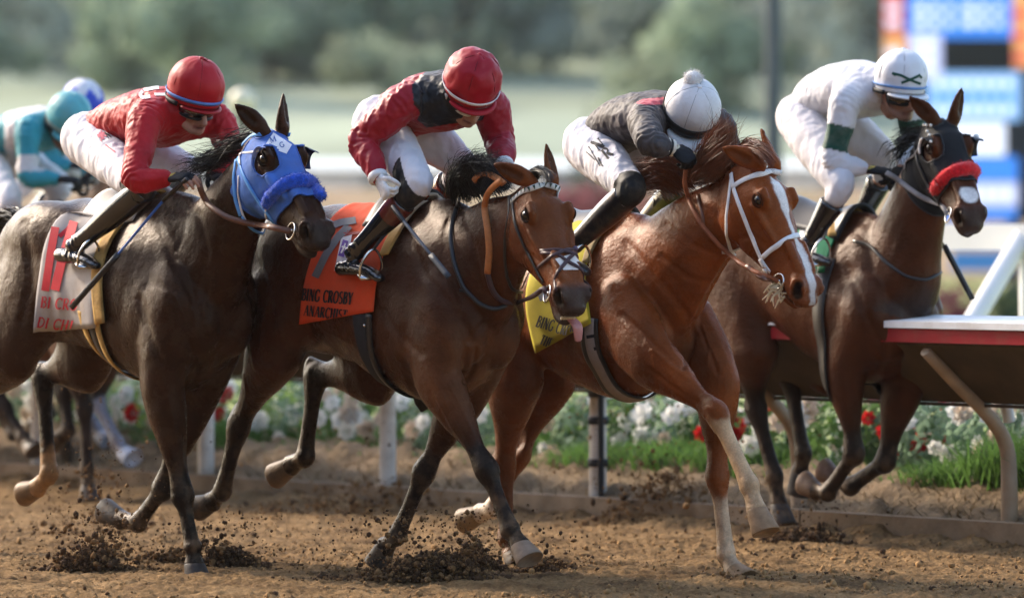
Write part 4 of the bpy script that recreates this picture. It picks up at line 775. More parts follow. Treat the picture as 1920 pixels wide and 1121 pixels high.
H3 = dict(sculpt=[(0,[(1318,612),(1330,650),(1326,690)],3.2,.004),(0,[(1215,600),(1245,622),(1262,660),(1290,690)],3.2,.0035),(0,[(1255,700),(1290,742),(1330,765)],3.2,.004),(0,[(1335,735),(1340,800),(1336,860)],3.2,.004),(0,[(1350,905),(1356,960),(1360,1010)],3,.003),(0,[(1200,620),(1220,650),(1228,690)],3,.003),(0,[(1175,455),(1235,525),(1285,585),(1300,625)],13,-.008),(0,[(1302,600),(1298,650),(1282,690)],8,-.012),(0,[(1366,488),(1330,550),(1305,600)],9,-.009),(0,[(1310,610),(1335,670),(1345,700)],7,-.006),(0,[(1165,590),(1210,630),(1275,690)],11,-.008),(0,[(1215,690),(1270,730),(1320,760)],6,-.006),(0,[(1240,480),(1290,520),(1330,530)],10,-.006),(0,[(1250,420),(1300,460),(1345,480)],9,-.005),(0,[(1225,655),(1290,710)],5,.005)], key='c', frame=F3, scale=.93, dz=.14, coat=(.198, .047, .0092), points=None, hair=(.17, .05, .016), gloss=.27, dust=.10, jaw=.0, shade=shade3, neck_s=1.1,
    poll=(1416, 306, 0), muzzle=(1520, 566), L=.68, ear_r=(1345, 272, .13, 0), ear_l=(1435, 262, .05, 0), ear_len=.155, muzzle_amt=.35, muzzle_col=(.10, .055, .04),
    fr=[(1218, 672, -.20), (1343, 774, -.15), (1405, 910, -.13), (1418, 955, -.13), (1432, 1002, -.13)],
    fl=[(1345, 719, .15), (1345, 892, .11), (1362, 1040, .10), (1376, 1068, .10), (1394, 1094, .10)],
    hr=[(965, 700, -.20), (945, 868, -.13), (951, 1010, -.12), (960, 1036, -.12), (970, 1062, -.12)],
    hl=[(1025, 705, .19), (973, 852, .13), (925, 952, .12), (902, 962, .12), (870, 966, .12)],
    socks=dict(fr=((.56, .36, .20), .12), fl=((.58, .40, .25), .28), hl=((.6, .5, .4), .8)), hooves=dict(fr=(.28, .165, .085), fl=(.28, .17, .09), hl=(.2, .14, .08)),
    mane=[([[(1372, 318, 0), (1368, 290, -.02), (1362, 255, -.02), (1352, 224, 0)], [(1350, 326, 0), (1342, 292, -.05), (1350, 258, -.05), (1372, 236, -.02)], [(1326, 334, 0), (1314, 310, -.08), (1326, 280, -.09), (1368, 250, -.04)], [(1312, 338, 0), (1318, 336, -.10), (1345, 318, -.11), (1375, 285, -.08)]], 1870, .018, .022, .0024, .010),
          ([[(1312, 335, 0), (1280, 306, -.05), (1240, 300, -.08), (1196, 316, -.08)], [(1285, 345, 0), (1256, 318, -.07), (1225, 318, -.10), (1196, 336, -.11)], [(1250, 362, 0), (1232, 345, -.08), (1212, 348, -.11), (1190, 362, -.12)]], 1190, .02, .022, .0024, .014)],
    forelock=[([[(1382, 304, -.02), (1396, 278, -.03), (1424, 272, -.03), (1446, 300, -.02)], [(1398, 300, -.01), (1410, 284, -.05), (1430, 288, -.06), (1448, 312, -.06)], [(1380, 300, 0), (1392, 270, .0), (1420, 268, .0), (1446, 290, .0)]], 714, .012, .010, .0024, .006)],
    tail=[(tail_g(F3, 1.48), 250, .02, .05, .005, .02)],
    label='bright chestnut racehorse with a white blaze, white bridle and white socks')
H4 = dict(sculpt=[(0,[(1590,500),(1620,580),(1650,640)],12,-.008),(0,[(1652,640),(1655,680),(1642,712)],9,-.010),(0,[(1700,560),(1690,640)],10,-.006),(0,[(1590,700),(1605,780)],7,-.006)], key='d', frame=F4, dz=.19, scale=.90, pitch=-.13, coat=(.060, .0165, .0058), points=(.012, .009, .008), hair=(.008, .007, .007), gloss=.28, dust=.10, jaw=.0, shade=shade4, voxel=.010,
    poll=(1760, 226, 0), muzzle=(1826, 426), L=.66, ear_r=(1703, 180, .13, 0), ear_l=(1802, 172, .05, 0), ear_len=.145,
    fr=[(1580, 680, -.17), (1602, 850, -.12), (1552, 923, -.11), (1530, 921, -.11), (1508, 914, -.11)],
    fl=[(1695, 715, .16), (1660, 865, .12), (1595, 912, .11), (1566, 897, .11), (1545, 890, .11)],
    hr=[(1408, 655, -.20), (1417, 762, -.14), (1452, 893, -.12), (1460, 945, -.12), (1466, 985, -.12)],
    hl=[(1545, 680, .20), (1480, 702, .14), (1506, 852, .12), (1500, 885, .12), (1493, 925, .12)],
    hooves=dict(fr=(.15, .09, .055), fl=(.16, .085, .05)),
    mane=[([[(1735, 240, 0), (1712, 245, -.03), (1696, 262, -.05)], [(1690, 280, 0), (1676, 288, -.04), (1664, 306, -.05)]], 200, .02, .02, .005, .01)],
    tail=[(tail_g(F4, 1.5), 200, .02, .05, .006, .02)],
    label='bay racehorse in a black hood with red sheepskin noseband, running beside the rail')
H5 = dict(key='e', frame=F5, dz=.06, coat=(.085, .036, .018), points=(.02, .014, .012), hair=(.010, .008, .007), gloss=.5, dust=.3, voxel=.014,
    poll=(268, 316, 0), muzzle=(330, 462), L=.66, ear_r=(250, 285, .1, 0), ear_l=(285, 285, .05, 0), ear_len=.14,
    fr=[(140, 680, -.17), (158, 762, -.12), (163, 880, -.11), (165, 912, -.11), (168, 940, -.11)],
    fl=[(190, 690, .16), (182, 752, .12), (220, 830, .11), (232, 848, .11), (248, 866, .11)],
    hr=[(-50, 660, -.2), (8, 768, -.14), (44, 822, -.12), (54, 836, -.12), (64, 852, -.12)],
    hl=[(140, 660, .2), (122, 735, .14), (128, 806, .12), (116, 818, .12), (100, 822, .12)],
    hooves=dict(fl=(.42, .46, .55)), socks=dict(fl=((.24, .25, .30), .1)),
    tail=[(tail_g(F5, 1.5), 80, .02, .05, .008, .02)],
    label='brown racehorse galloping behind the dark horse in the blue hood, at the left edge')

# ------------------------------------------------------------------ tack: straps, hoods, saddle cloths, saddles
def surf_px(S, pts, step=5., off=.003, tree=None, pull=0.0, k=2, v=None):
    """a line of photo pixels laid on the horse's surface"""
    q = resample(pts, step); T = tree or S['tree']; out = []; nn = []; Y = S['frame'].o[1] - .8
    for (x, y) in q:
        h = cast(T, x, y, Y); p, n = h
        if n @ (A(0, 0, CZ) - p) < 0: n = -n
        Y = p[1]; out.append(p + n * off + unit(A(0, 0, CZ) - p) * pull); nn.append(n)
    return smooth_rows(out, k), smooth_rows(nn, k)
def mirror_line(S, pts, off=.003, tree=None):
    H = S['head']; out = []; nn = []
    for p in pts:
        s, t, w = H.stw(p[None])[0][0], H.stw(p[None])[1][0], H.stw(p[None])[2][0]; q = H.at(s, t, -w)
        h = (tree or S['tree']).find_nearest(Vector(q)); n = A(*h[1]); out.append(A(*h[0]) + n * off); nn.append(n)
    return smooth_rows(out, 2), smooth_rows(nn, 2)
def loop_hd(S, fn, a0, a1, n=40, off=.004, tree=None):
    """a band round the head: fn(angle) -> position along the head; angle 0 = top of the nose, positive to the left"""
    H = S['head']; out = []; nn = []
    for a in np.linspace(a0, a1, n):
        s = fn(a); tc = -.03; d = H.T * math.cos(a) + H.W * math.sin(a); o = H.at(s, tc, 0) + d * .4
        h = (tree or S['tree']).ray_cast(Vector(o), Vector(-d), .5)
        if h[0] is None: continue
        n_ = A(*h[1]); n_ = n_ if n_ @ d > 0 else -n_; out.append(A(*h[0]) + n_ * off); nn.append(n_)
    return smooth_rows(out, 2), smooth_rows(nn, 2)
def straps(S, root, name, mat, width, lines, mirror=True, off=.004, thick=.004, tree=None, step=5., part=None):
    m = Mesh()
    for ln in lines:
        p, n = surf_px(S, ln, step, off, tree); ribbon('', p, n, width, thick, None, M=m)
        if mirror: p2, n2 = mirror_line(S, p, off, tree); ribbon('', p2, n2, width, thick, None, M=m)
    return m.make(name, mat, root)
def ring_obj(name, c, nrm, r, t, mat, parent, up=(0, 0, 1), el=1.0):
    n = unit(nrm); a = unit(np.cross(n, A(*up))); b = np.cross(a, n); m = Mesh()
    R = []; q = np.linspace(0, 2 * math.pi, 25)
    for g in q:
        d = a * math.cos(g) + b * math.sin(g) * el; cc = c + d * r; R.append(np.array([cc + (unit(d) * math.cos(e) + n * math.sin(e)) * t for e in np.linspace(0, 2 * math.pi, 8, endpoint=False)]))
    m.rings(R, cap=False); return m.make(name, mat, parent)

def hood(S, name, label, mat, eyes, s_end=.68, t_low=-.25, group=None, extra=None):
    """a blinker hood: the head's own surface lifted off by a few millimetres, with eye and ear openings"""
    V, Q, N, H = S['V'], S['Q'], S['N'], S['head']; s, t, w = H.stw(V); near = np.linalg.norm(V - H.at(.4, -.05, 0), axis=1) < .55
    front = s - .10 + np.maximum(0, -t - .03) * -.75
    keep = (s > .015 + np.maximum(0, -t) * .55) & (s < s_end + np.minimum(0, t) * .35) & near & (t > t_low)
    for sg in (-1, 1):
        c = H.at(.30, .018, sg * .10); e = np.hypot((s - .30) * H.L, (t - .018) * H.hs); keep &= ~((e < eyes) & (np.sign(w) == sg) & (np.abs(w) > .05))
        c2 = H.at(.03, .05, sg * .055); keep &= np.linalg.norm(V - c2, axis=1) > .058
        tip = c2 + unit(S['_eard'][sg]) * .2 if '_eard' in S else c2; keep &= seg_dist(V, c2, tip)[0] > .05
    fk = keep[Q].all(1); q = Q[fk]; ids = np.unique(q); mp = -np.ones(len(V), int); mp[ids] = np.arange(len(ids)); q = mp[q]; v = V[ids].copy(); n = N[ids]
    ed = np.vstack([q[:, [i, (i + 1) % 4]] for i in range(4)]); es = np.sort(ed, axis=1); key = es[:, 0] * 10 ** 7 + es[:, 1]; uq, cnt = np.unique(key, return_counts=True)
    bnd = set(uq[cnt == 1].tolist()); be = ed[[k in bnd for k in key.tolist()]]
    ring = {}
    for a, b in be: ring.setdefault(a, []).append(b); ring.setdefault(b, []).append(a)
    for _ in range(14):
        v2 = v.copy()
        for a, l in ring.items():
            if len(l) == 2: v2[a] = v[a] * .4 + (v[l[0]] + v[l[1]]) * .3
        v = v2
    E = edges_of(q); v = lap_smooth(v, E, 4)
    out = v + n * (.007 + .0012 * fbm(v, .02, 2, 4))[:, None]; inn = v + n[:] * -.004
    m = len(v); faces = q.tolist() + [[b + m for b in f[::-1]] for f in q.tolist()] + [[b, a, a + m, b + m] for a, b in be.tolist()]
    root = obj(name, np.vstack([out, inn]), faces, mat, None, None, top=True, label=label, cat='blinker hood')
    S['hood_tree'] = bvh(np.vstack([out, v]), [f for f in q.tolist()]); S['hood_ring'] = None
    rim = Mesh()
    # piping round the eye openings
    seen = set(); loops = []
    for a0 in ring:
        if a0 in seen or len(ring[a0]) != 2: continue
        lp = [a0]; seen.add(a0); cur = ring[a0][0]; prev = a0
        while cur != a0 and cur not in seen and len(ring[cur]) == 2: lp.append(cur); seen.add(cur); nx = [x for x in ring[cur] if x != prev]; prev, cur = cur, (nx[0] if nx else a0)
        loops.append(lp)
    for lp in loops:
        if len(lp) < 20: continue
        pts = out[lp + lp[:1]]; R = []; T = np.gradient(pts, axis=0)
        for i in range(len(pts)):
            tt = unit(T[i]); nn = unit(np.vstack([n[lp], n[lp[:1]]])[i]); bb = np.cross(tt, nn); R.append(np.array([pts[i] + (nn * math.cos(e) + bb * math.sin(e)) * .0045 for e in np.linspace(0, 6.283, 6, endpoint=False)]))
        rim.rings(R, cap=False)
    if rim.n: rim.make('piping', extra or mat, root)
    return root

def drape(S, left, right, nr=22, nc=26, off=.010, fold=.010, seed=3, tree=None, over=12):
    """cloth over the back: near side laid along photo edges, then across the spine and down the far side"""
    Fm = S['frame']; T = tree or S['tree']
    def at(poly, f): p = resample(poly, 1.0); i = f * (len(p) - 1); a = int(min(i, len(p) - 2)); return p[a] + (p[a + 1] - p[a]) * (i - a)
    G = np.zeros((nr, nc, 3)); NN = np.zeros((nr, nc, 3))
    for i in range(nr):
        a, b = at(left, i / (nr - 1)), at(right, i / (nr - 1))
        for j in range(nc):
            q = a + (b - a) * j / (nc - 1); h = cast(T, q[0], q[1], Fm.o[1]); G[i, j], NN[i, j] = h
            if NN[i, j] @ (A(0, 0, CZ) - G[i, j]) < 0: NN[i, j] = -NN[i, j]
    for _ in range(6):
        for X in (G, NN):
            X[1:-1] = (X[:-2] + 2 * X[1:-1] + X[2:]) / 4; X[:, 1:-1] = (X[:, :-2] + 2 * X[:, 1:-1] + X[:, 2:]) / 4
    rows = [G[i] for i in range(nr - 1, -1, -1)]; nrm = [NN[i] for i in range(nr - 1, -1, -1)]
    u0, v0, z0 = Fm.uvz(G[0])
    for k in range(1, over):
        f = k / over; r = []; n = []
        for j in range(nc):
            q = Fm.loc(u0[j], v0[j] * (1 - 2 * f), 3.0); h = T.ray_cast(Vector(q), Vector((0, 0, -1)), 3)
            r.append(A(*h[0]) if h[0] else q - A(0, 0, 1.4)); nn = A(*h[1]) if h[0] else A(0, 0, 1); n.append(nn if nn[2] > 0 else -nn)
        rows.append(np.array(r)); nrm.append(np.array(n))
    for i in range(nr):
        u, v, z = Fm.uvz(G[i]); r = []; n = []
        for j in range(nc):
            q = Fm.loc(u[j], -v[j], z[j]); h = T.find_nearest(Vector(q)); r.append(A(*h[0])); nn = A(*h[1]); n.append(nn if nn @ (A(*h[0]) - Fm.loc(u[j], 0, 1.2)) > 0 else -nn)
        rows.append(np.array(r)); nrm.append(np.array(n))
    R, NM = np.array(rows), np.array(nrm); R = R + NM * off
    f = fbm(R.reshape(-1, 3) * A(1, 1, .35), .09, 2, seed).reshape(R.shape[:2]); R = R + NM * (np.abs(f) * fold)[..., None]
    for _ in range(2): R[1:-1] = (R[:-2] + 2 * R[1:-1] + R[2:]) / 4
    return R, NM
def sheet(name, R, NM, mat, parent=None, thick=.006, cols=None, **kw):
    m, n = R.shape[:2]; o = R.reshape(-1, 3); i_ = (R - NM * thick).reshape(-1, 3); k = m * n; Fc = []
    for i in range(m - 1):
        for j in range(n - 1):
            a = [i * n + j, i * n + j + 1, (i + 1) * n + j + 1, (i + 1) * n + j]; Fc.append(a); Fc.append([x + k for x in a[::-1]])
    def rim(a, b): Fc.append([b, a, a + k, b + k])
    for i in range(m - 1): rim((i + 1) * n, i * n); rim(i * n + n - 1, (i + 1) * n + n - 1)
    for j in range(n - 1): rim(j, j + 1); rim((m - 1) * n + j + 1, (m - 1) * n + j)
    return obj(name, np.vstack([o, i_]), Fc, mat, parent, cols, **kw)
def grid_tree(R):
    m, n = R.shape[:2]; return bvh(R.reshape(-1, 3), [[i * n + j, i * n + j + 1, (i + 1) * n + j + 1, (i + 1) * n + j] for i in range(m - 1) for j in range(n - 1)])

# lettering: strokes of a plain roman alphabet, (points, weight) in a box one unit high
def _arc(cx, cy, rx, ry, a0, a1, n=9): return [(cx + rx * math.cos(math.radians(a)), cy + ry * math.sin(math.radians(a))) for a in np.linspace(a0, a1, n)]
TK, TN = .16, .07
def _sf(x, y, w=.13): return ([(x - w, y), (x + w, y)], .05)
def _stem(x): return [([(x, 0), (x, 1)], TK), _sf(x, .025), _sf(x, .975)]
GL = {'A': (.8, [([(.08, 0), (.40, 1)], TN), ([(.40, 1), (.72, 0)], TK), ([(.2, .36), (.6, .36)], .06), _sf(.08, .025, .11), _sf(.72, .025)]),
      'B': (.68, _stem(.16) + [(_arc(.3, .76, .27, .22, 90, -90), .11), (_arc(.32, .28, .30, .26, 90, -90), .12)]),
      'C': (.72, [(_arc(.42, .5, .34, .48, 45, 315, 14), .13), ([(.68, .7), (.68, .98)], .05)]),
      'D': (.78, _stem(.16) + [(_arc(.26, .5, .44, .47, 90, -90, 12), .12)]),
      'E': (.64, _stem(.16) + [([(.16, .975), (.56, .975)], .06), ([(.16, .52), (.45, .52)], .06), ([(.16, .025), (.58, .025)], .06), ([(.56, .8), (.56, .98)], .05), ([(.58, .02), (.58, .22)], .05)]),
      'G': (.8, [(_arc(.42, .5, .34, .48, 45, 315, 14), .13), ([(.68, .1), (.68, .42)], .12), _sf(.66, .42, .14), ([(.68, .7), (.68, .98)], .05)]),
      'H': (.82, _stem(.16) + _stem(.64) + [([(.16, .5), (.64, .5)], .06)]), 'I': (.36, _stem(.18)),
      'K': (.78, _stem(.16) + [([(.18, .42), (.62, .97)], .06), ([(.3, .56), (.66, .02)], TK), _sf(.66, .025)]),
      'M': (.98, [([(.12, 0), (.14, 1)], TN), ([(.14, 1), (.46, .08)], TK), ([(.46, .08), (.80, 1)], TN), ([(.80, 1), (.82, 0)], TK), _sf(.12, .025, .1), _sf(.82, .025)]),
      'N': (.82, [([(.14, 0), (.14, 1)], TN), ([(.14, 1), (.66, .02)], TK), ([(.66, 0), (.66, 1)], TN), _sf(.14, .025, .1), _sf(.66, .975, .1)]),
      'O': (.82, [(_arc(.40, .5, .33, .48, 0, 360, 18), .12)]),
      'R': (.76, _stem(.16) + [(_arc(.3, .73, .27, .25, 90, -90), .11), ([(.34, .48), (.66, .02)], TK), _sf(.68, .025, .09)]),
      'S': (.6, [(_arc(.3, .74, .21, .23, 40, 270, 9) + _arc(.3, .26, .22, .25, 90, -140, 9), .12)]),
      'T': (.72, _stem(.36)[:2] + [([(.04, .97), (.68, .97)], .06), ([(.05, .78), (.05, .98)], .05), ([(.67, .78), (.67, .98)], .05)]),
      'V': (.8, [([(.08, 1), (.40, 0)], TK), ([(.40, 0), (.72, 1)], TN), _sf(.08, .975), _sf(.72, .975, .1)]),
      'Y': (.76, [([(.08, 1), (.38, .45)], TK), ([(.38, .45), (.68, 1)], TN), ([(.38, 0), (.38, .45)], TK), _sf(.38, .025), _sf(.08, .975, .1), _sf(.68, .975, .09)]),
      '.': (.3, [([(.1, .06), (.2, .06)], .13)]), ' ': (.4, [])}
def text_strokes(txt, x, y, ang, hgt, wid=1.0, slant=0.0, bold=1.0):
    ca, sa = math.cos(math.radians(ang)), math.sin(math.radians(ang)); out = []; cx_ = 0.0
    for ch in txt:
        w, st = GL[ch]
        for pts, t in st:
            out.append(([(x + ((cx_ + a + slant * b) * wid * ca + b * sa) * hgt, y - (-(cx_ + a + slant * b) * wid * sa + b * ca) * hgt) for a, b in pts], t * hgt * bold))
        cx_ += w + .06
    return out
def decal(name, tree, strokes, mat, parent, off=.0045, polys=()):
    """flat print: strokes (photo pixels, width) laid on a cloth's surface"""
    V = []; Fc = []
    def put_(x, y, Y=[None]):
        h = cast(tree, x, y, None)
        if h is None: return None
        p, n = h; n = n if n @ (A(0, 0, CZ) - p) > 0 else -n; V.append(p + n * off); return len(V) - 1
    for pts, w in strokes:
        q = resample(pts, max(2.0, w * .6)) if len(pts) > 1 else np.array(pts); T = np.gradient(q, axis=0); row = []
        for i in range(len(q)):
            t = unit(T[i]); nx = A(-t[1], t[0]) * w / 2; row.append((put_(*(q[i] - nx)), put_(*(q[i] + nx))))
        for a, b in zip(row[:-1], row[1:]):
            f = [a[0], b[0], b[1], a[1]]
            if None not in f: Fc.append(f)
    for poly in polys:
        a, b, c, d = [A(*q) for q in poly]; n = 8; idx = {}
        for i in range(n + 1):
            for j in range(n + 1):
                q = (a * (1 - i / n) + b * i / n) * (1 - j / n) + (d * (1 - i / n) + c * i / n) * j / n; idx[i, j] = put_(*q)
        for i in range(n):
            for j in range(n):
                f = [idx[i, j], idx[i + 1, j], idx[i + 1, j + 1], idx[i, j + 1]]
                if None not in f: Fc.append(f)
    if not Fc: return None
    return obj(name, V, Fc, mat, parent, smooth=True, kind='stuff' if name in ('lettering', 'letters', 'emblem', 'girth_mark', 'number', 'letter') else None)

def fuzzy_band(S, pts_s, r, mat, name, label, cat, parent=None, tree=None, seed=2):
    """sheepskin roll laid over the nose"""
    p, n = surf_px(S, pts_s, 4., r * .55, tree, k=8); m = Mesh(); m.chain(list(p), [r * (.75 + .25 * math.sin(math.pi * i / (len(p) - 1)) ** .5) for i in range(len(p))], lat=n[len(n) // 2], n=22, sub=2, round_=.9)
    V = m.verts(); c = p
    o_ = Mesh(); v2 = V.copy(); d = np.min([np.linalg.norm(V - q, axis=1) for q in c], axis=0); nn = V - c[np.argmin([np.linalg.norm(V - q, axis=1) for q in c], axis=0)]
    v2 = V + nn / (np.linalg.norm(nn, axis=1)[:, None] + 1e-9) * (.0030 * fbm(V, .009, 2, seed) + .0022 * fbm(V, .03, 2, seed))[:, None]
    root = obj(name, v2, m.F, mat, parent, top=parent is None, label=label, cat=cat)
    rg = np.random.default_rng(seed); ii = rg.integers(0, len(v2), 1800); g = v2[ii]; dirs = nn[ii] / (np.linalg.norm(nn[ii], axis=1)[:, None] + 1e-9)
    hv = []; hf = []
    for q in range(len(g)):
        a = g[q] + rg.normal(0, .002, 3); b = a + (dirs[q] + rg.normal(0, .5, 3)) * .0065; s_ = unit(np.cross(b - a, rg.normal(0, 1, 3))) * .0015; k = len(hv); hv += [a - s_, a + s_, b]; hf.append([k, k + 1, k + 2])
    obj('wool', hv, np.array(hf), mat, root); return root

def rein(S, pts, r, off=.02, k=4, vfar=-.14):
    """a strap that hangs clear of the neck: on the surface where it passes in front of the horse, else in its own plane"""
    out = []; 
    for q in resample([p[:2] for p in pts], 6.):
        h = cast(S['tree'], q[0], q[1]); 
        if h is not None and abs(S['frame'].uvz(h[0])[1]) < .5 and h[0][1] < S['frame'].o[1] + .3: out.append(h[0] + unit(A(0, 0, CZ) - h[0]) * off)
        else: out.append(S['frame'].at(q[0], q[1], vfar))
    return smooth_rows(out, k)

def saddle(S, label, cloth_tree, top_px, leather, cant, stir=None, u0=-.34, u1=.06):
    """small racing saddle: seat swept over the back with pommel and cantle, flaps, stirrup leather and iron"""
    Fm = S['frame']; T = S['tree']; n, m_ = 16, 15; R = np.zeros((n, m_, 3)); NM = np.zeros((n, m_, 3))
    for i in range(n):
        u = u0 + (u1 - u0) * i / (n - 1)
        for j in range(m_):
            v = (j / (m_ - 1) - .5) * 2 * .150; h = T.ray_cast(Vector(Fm.loc(u, v, 3.)), Vector((0, 0, -1)), 3); p = A(*h[0]); nn = A(*h[1]); nn = nn if nn[2] > 0 else -nn
            e = 1 - abs(v) / .155; lift = .020 + e * (.035 * sstep(A(u), u0 + .12, u0)[0] + .035 * sstep(A(u), u1 - .1, u1)[0] + .012); R[i, j] = p + nn * lift; NM[i, j] = nn
    for _ in range(3): R[1:-1] = (R[:-2] + 2 * R[1:-1] + R[2:]) / 4; R[:, 1:-1] = (R[:, :-2] + 2 * R[:, 1:-1] + R[:, 2:]) / 4
    c = R[:, m_ // 2].mean(0); root = thing('saddle', (c[0], c[1], c[2] - .08), label, 'saddle')
    sheet('seat', R, NM, leather, root, .018)
    return root

# ------------------------------------------------------------------ jockeys
def hand_pieces(M, w, d, pn, sd, curl, sc=1.0, thumb=1.0, spread=.05):
    """wrist w, hand direction d, palm normal pn (the way the fingers curl), sd = towards the little finger; five separate fingers"""
    d, pn = unit(d), unit(np.asarray(pn) - unit(d) * (np.asarray(pn) @ unit(d))); sd = unit(np.asarray(sd) - d * (np.asarray(sd) @ d) - pn * (np.asarray(sd) @ pn)); tips = []
    M.chain([w - d * .03 * sc, w, w + d * .045 * sc, w + d * .082 * sc], [(.026 * sc, .021 * sc), (.028 * sc, .020 * sc), (.040 * sc, .018 * sc), (.041 * sc, .015 * sc)], lat=sd, n=14)
    for k, (o, ln) in enumerate(((-.030, .078), (-.010, .088), (.011, .082), (.030, .064))):
        p = w + d * (.080 - .004 * abs(k - 1)) * sc + sd * o * sc; pts = [p - d * .012 * sc, p]; a = 0.0; q = p; dd = unit(d + sd * o * spread * 30)
        for f, s_ in ((.42, 1.0), (.32, 1.05), (.26, .8)):
            a += curl * s_ * (1 + .08 * k); q = q + (dd * math.cos(a) + pn * math.sin(a)) * ln * f * sc; pts.append(q)
        M.chain(pts, [.0098 * sc, .0098 * sc, .0092 * sc, .0086 * sc, .0074 * sc], lat=sd, n=10, sub=3); tips.append((pts[2], pts[-2], q))
    b = w + d * .026 * sc - sd * .030 * sc; p1 = b + (d * .6 - sd * .6 + pn * .45) * .036 * sc; p2 = p1 + (d * .65 - sd * .05 * thumb + pn * .75) * .032 * sc; p3 = p2 + (d * .55 + sd * .30 * thumb + pn * .6) * .026 * sc
    M.chain([b - d * .01 * sc, b, p1, p2, p3], [.014 * sc, .0135 * sc, .0115 * sc, .0105 * sc, .0085 * sc], lat=sd, n=10, sub=3); tips.append((p1, p2, p3))
    return tips
def wrinkle(V, N, amp, sc, seed, stretch=(1, 1, 1)):
    n = fbm(V * A(*stretch), sc, 3, seed); return V + N * ((.5 - np.abs(n)) * amp)[:, None]

def build_jockey(S):
    Fm = S['frame']; g = lambda q: Fm.at(*q); J = {k: g(q) for k, q in S['J'].items()}; sp = [g(q) for q in S['spine']]; k = S.get('k', 1.0)
    lat = unit(J['sh_l'] - J['sh_r']); latp = unit(Fm.l * .8 + lat * .2); tr = S.get('torso', [(.150, .105), (.150, .105), (.165, .115), (.170, .115), (.120, .085)])
    hc = g(S['helmet']); az, pt, rl = [math.radians(a) for a in S['look']]
    Fv = A(math.sin(az) * math.cos(pt), -math.cos(az) * math.cos(pt), -math.sin(pt)); Lv = A(math.cos(az), math.sin(az), 0); Uv = np.cross(Lv, Fv) * -1
    Uv = Uv if Uv[2] > 0 else -Uv
    if rl: c_, s_ = math.cos(rl), math.sin(rl); Lv, Uv = Lv * c_ + Uv * s_, Uv * c_ - Lv * s_
    hp = lambda f, l, u: hc + Fv * f + Lv * l + Uv * u
    vox = S.get('voxel', .007); skin = A(*S.get('skin', (.38, .19, .12)))
    # --- the body: one continuous figure
    M = Mesh(); M.chain(sp, [(a * .84, b * .78) for a, b in tr], lat=latp, n=18)
    hip = {}
    for sg, s in ((-1, 'r'), (1, 'l')):
        hip[s] = sp[0] + Fm.l * sg * .085 + (sp[1] - sp[0]) * .05
        M.chain([sp[-2], J['sh_' + s], J['el_' + s], J['wr_' + s]], [.07, .048, .034, .024], lat=lat, n=12)
        M.chain([hip[s], (hip[s] + J['kn_' + s]) / 2, J['kn_' + s], (J['kn_' + s] * .6 + J['an_' + s] * .4), J['an_' + s]], [.085, .060, .036, .036, .024], lat=Fm.l, n=12)
    M.chain([sp[-1], hp(-.03, 0, -.17), hp(-.015, 0, -.10)], [.062, .056, .058], lat=Lv, n=12)
    M.ell(hp(-.01, 0, -.045), Fv * .098, Lv * .078, Uv * .105)
    M.chain([hp(.035, 0, -.09), hp(.050, 0, -.135), hp(.060, 0, -.168)], [(.066, .055), (.058, .048), (.036, .030)], lat=Lv, n=16)
    M.ell(hp(.082, 0, -.190), Fv * .022, Lv * .026, Uv * .020)                                            # chin
    for s in (-1, 1):
        M.chain([hp(.005, s * .062, -.12), hp(.03, s * .054, -.165), hp(.07, s * .024, -.192)], [.020, .019, .017], lat=Uv, n=10)   # jaw line
        M.ell(hp(.066, s * .040, -.122), Fv * .028, Lv * .026, Uv * .022)                                    # cheek bone
        M.ell(hp(-.005, s * .078, -.105), Fv * .022, Lv * .012, Uv * .032)                                   # ear
        M.ell(hp(.098, s * .015, -.146), Fv * .013, Lv * .012, Uv * .011)                                    # nostril wing
    M.chain([hp(.094, 0, -.085), hp(.106, 0, -.115), hp(.118, 0, -.142)], [.012, .014, .0165], lat=Lv, n=10)        # nose
    M.chain([hp(.082, -.026, -.164), hp(.100, 0, -.162), hp(.082, .026, -.164)], [.006, .009, .006], lat=Uv, n=8)      # lips
    M.chain([hp(.080, -.022, -.175), hp(.097, 0, -.175), hp(.080, .022, -.175)], [.006, .0095, .006], lat=Uv, n=8)
    V, Q, E = remesh(M, vox, 5); C = np.tile(skin, (len(V), 1)); C *= (1 + .12 * fbm(V, .03, 3, 3))[:, None]
    f_ = (V - hc) @ Fv; l_ = (V - hc) @ Lv; u_ = (V - hc) @ Uv; hd = (np.linalg.norm(V - hc - Uv * -.09, axis=1) < .16)
    C = paint(C, (1 - sstep(np.abs(u_ + .169), .006, .013)) * (np.abs(l_) < .03) * (f_ > .06) * .75, (.24, .07, .06))
    C = paint(C, (1 - sstep(np.abs(u_ + .1685), .001, .004)) * (np.abs(l_) < .026) * (f_ > .06) * .9, (.05, .015, .012))
    C = paint(C, hd * sstep(-f_, -.01, .02) * sstep(u_, -.15, -.13) * .8, (.03, .02, .015))
    for s in (-1, 1): C = paint(C, (1 - sstep(np.linalg.norm(V - hp(.108, s * .009, -.152), axis=1), .004, .008)) * .8, (.06, .02, .015))
    if S.get('beard'): C = paint(C, hd * (f_ > .02) * (1 - sstep(np.abs(u_ + .175), .03, .05)) * S['beard'], (.10, .06, .045))
    body = obj('person', V, Q, plain('skin', (1, 1, 1), .5, .06, 60, attr=True, bump=.0008, bscale=220, spec=.4), None, C, top=True, label=S['label'], cat='jockey', group='jockeys riding in the race')
    S['person'] = body
    # --- clothes
    M = Mesh(); e = .010; M.chain(sp, [(a + e, b + e + .004) for a, b in tr], lat=latp, n=20, round_=.6)
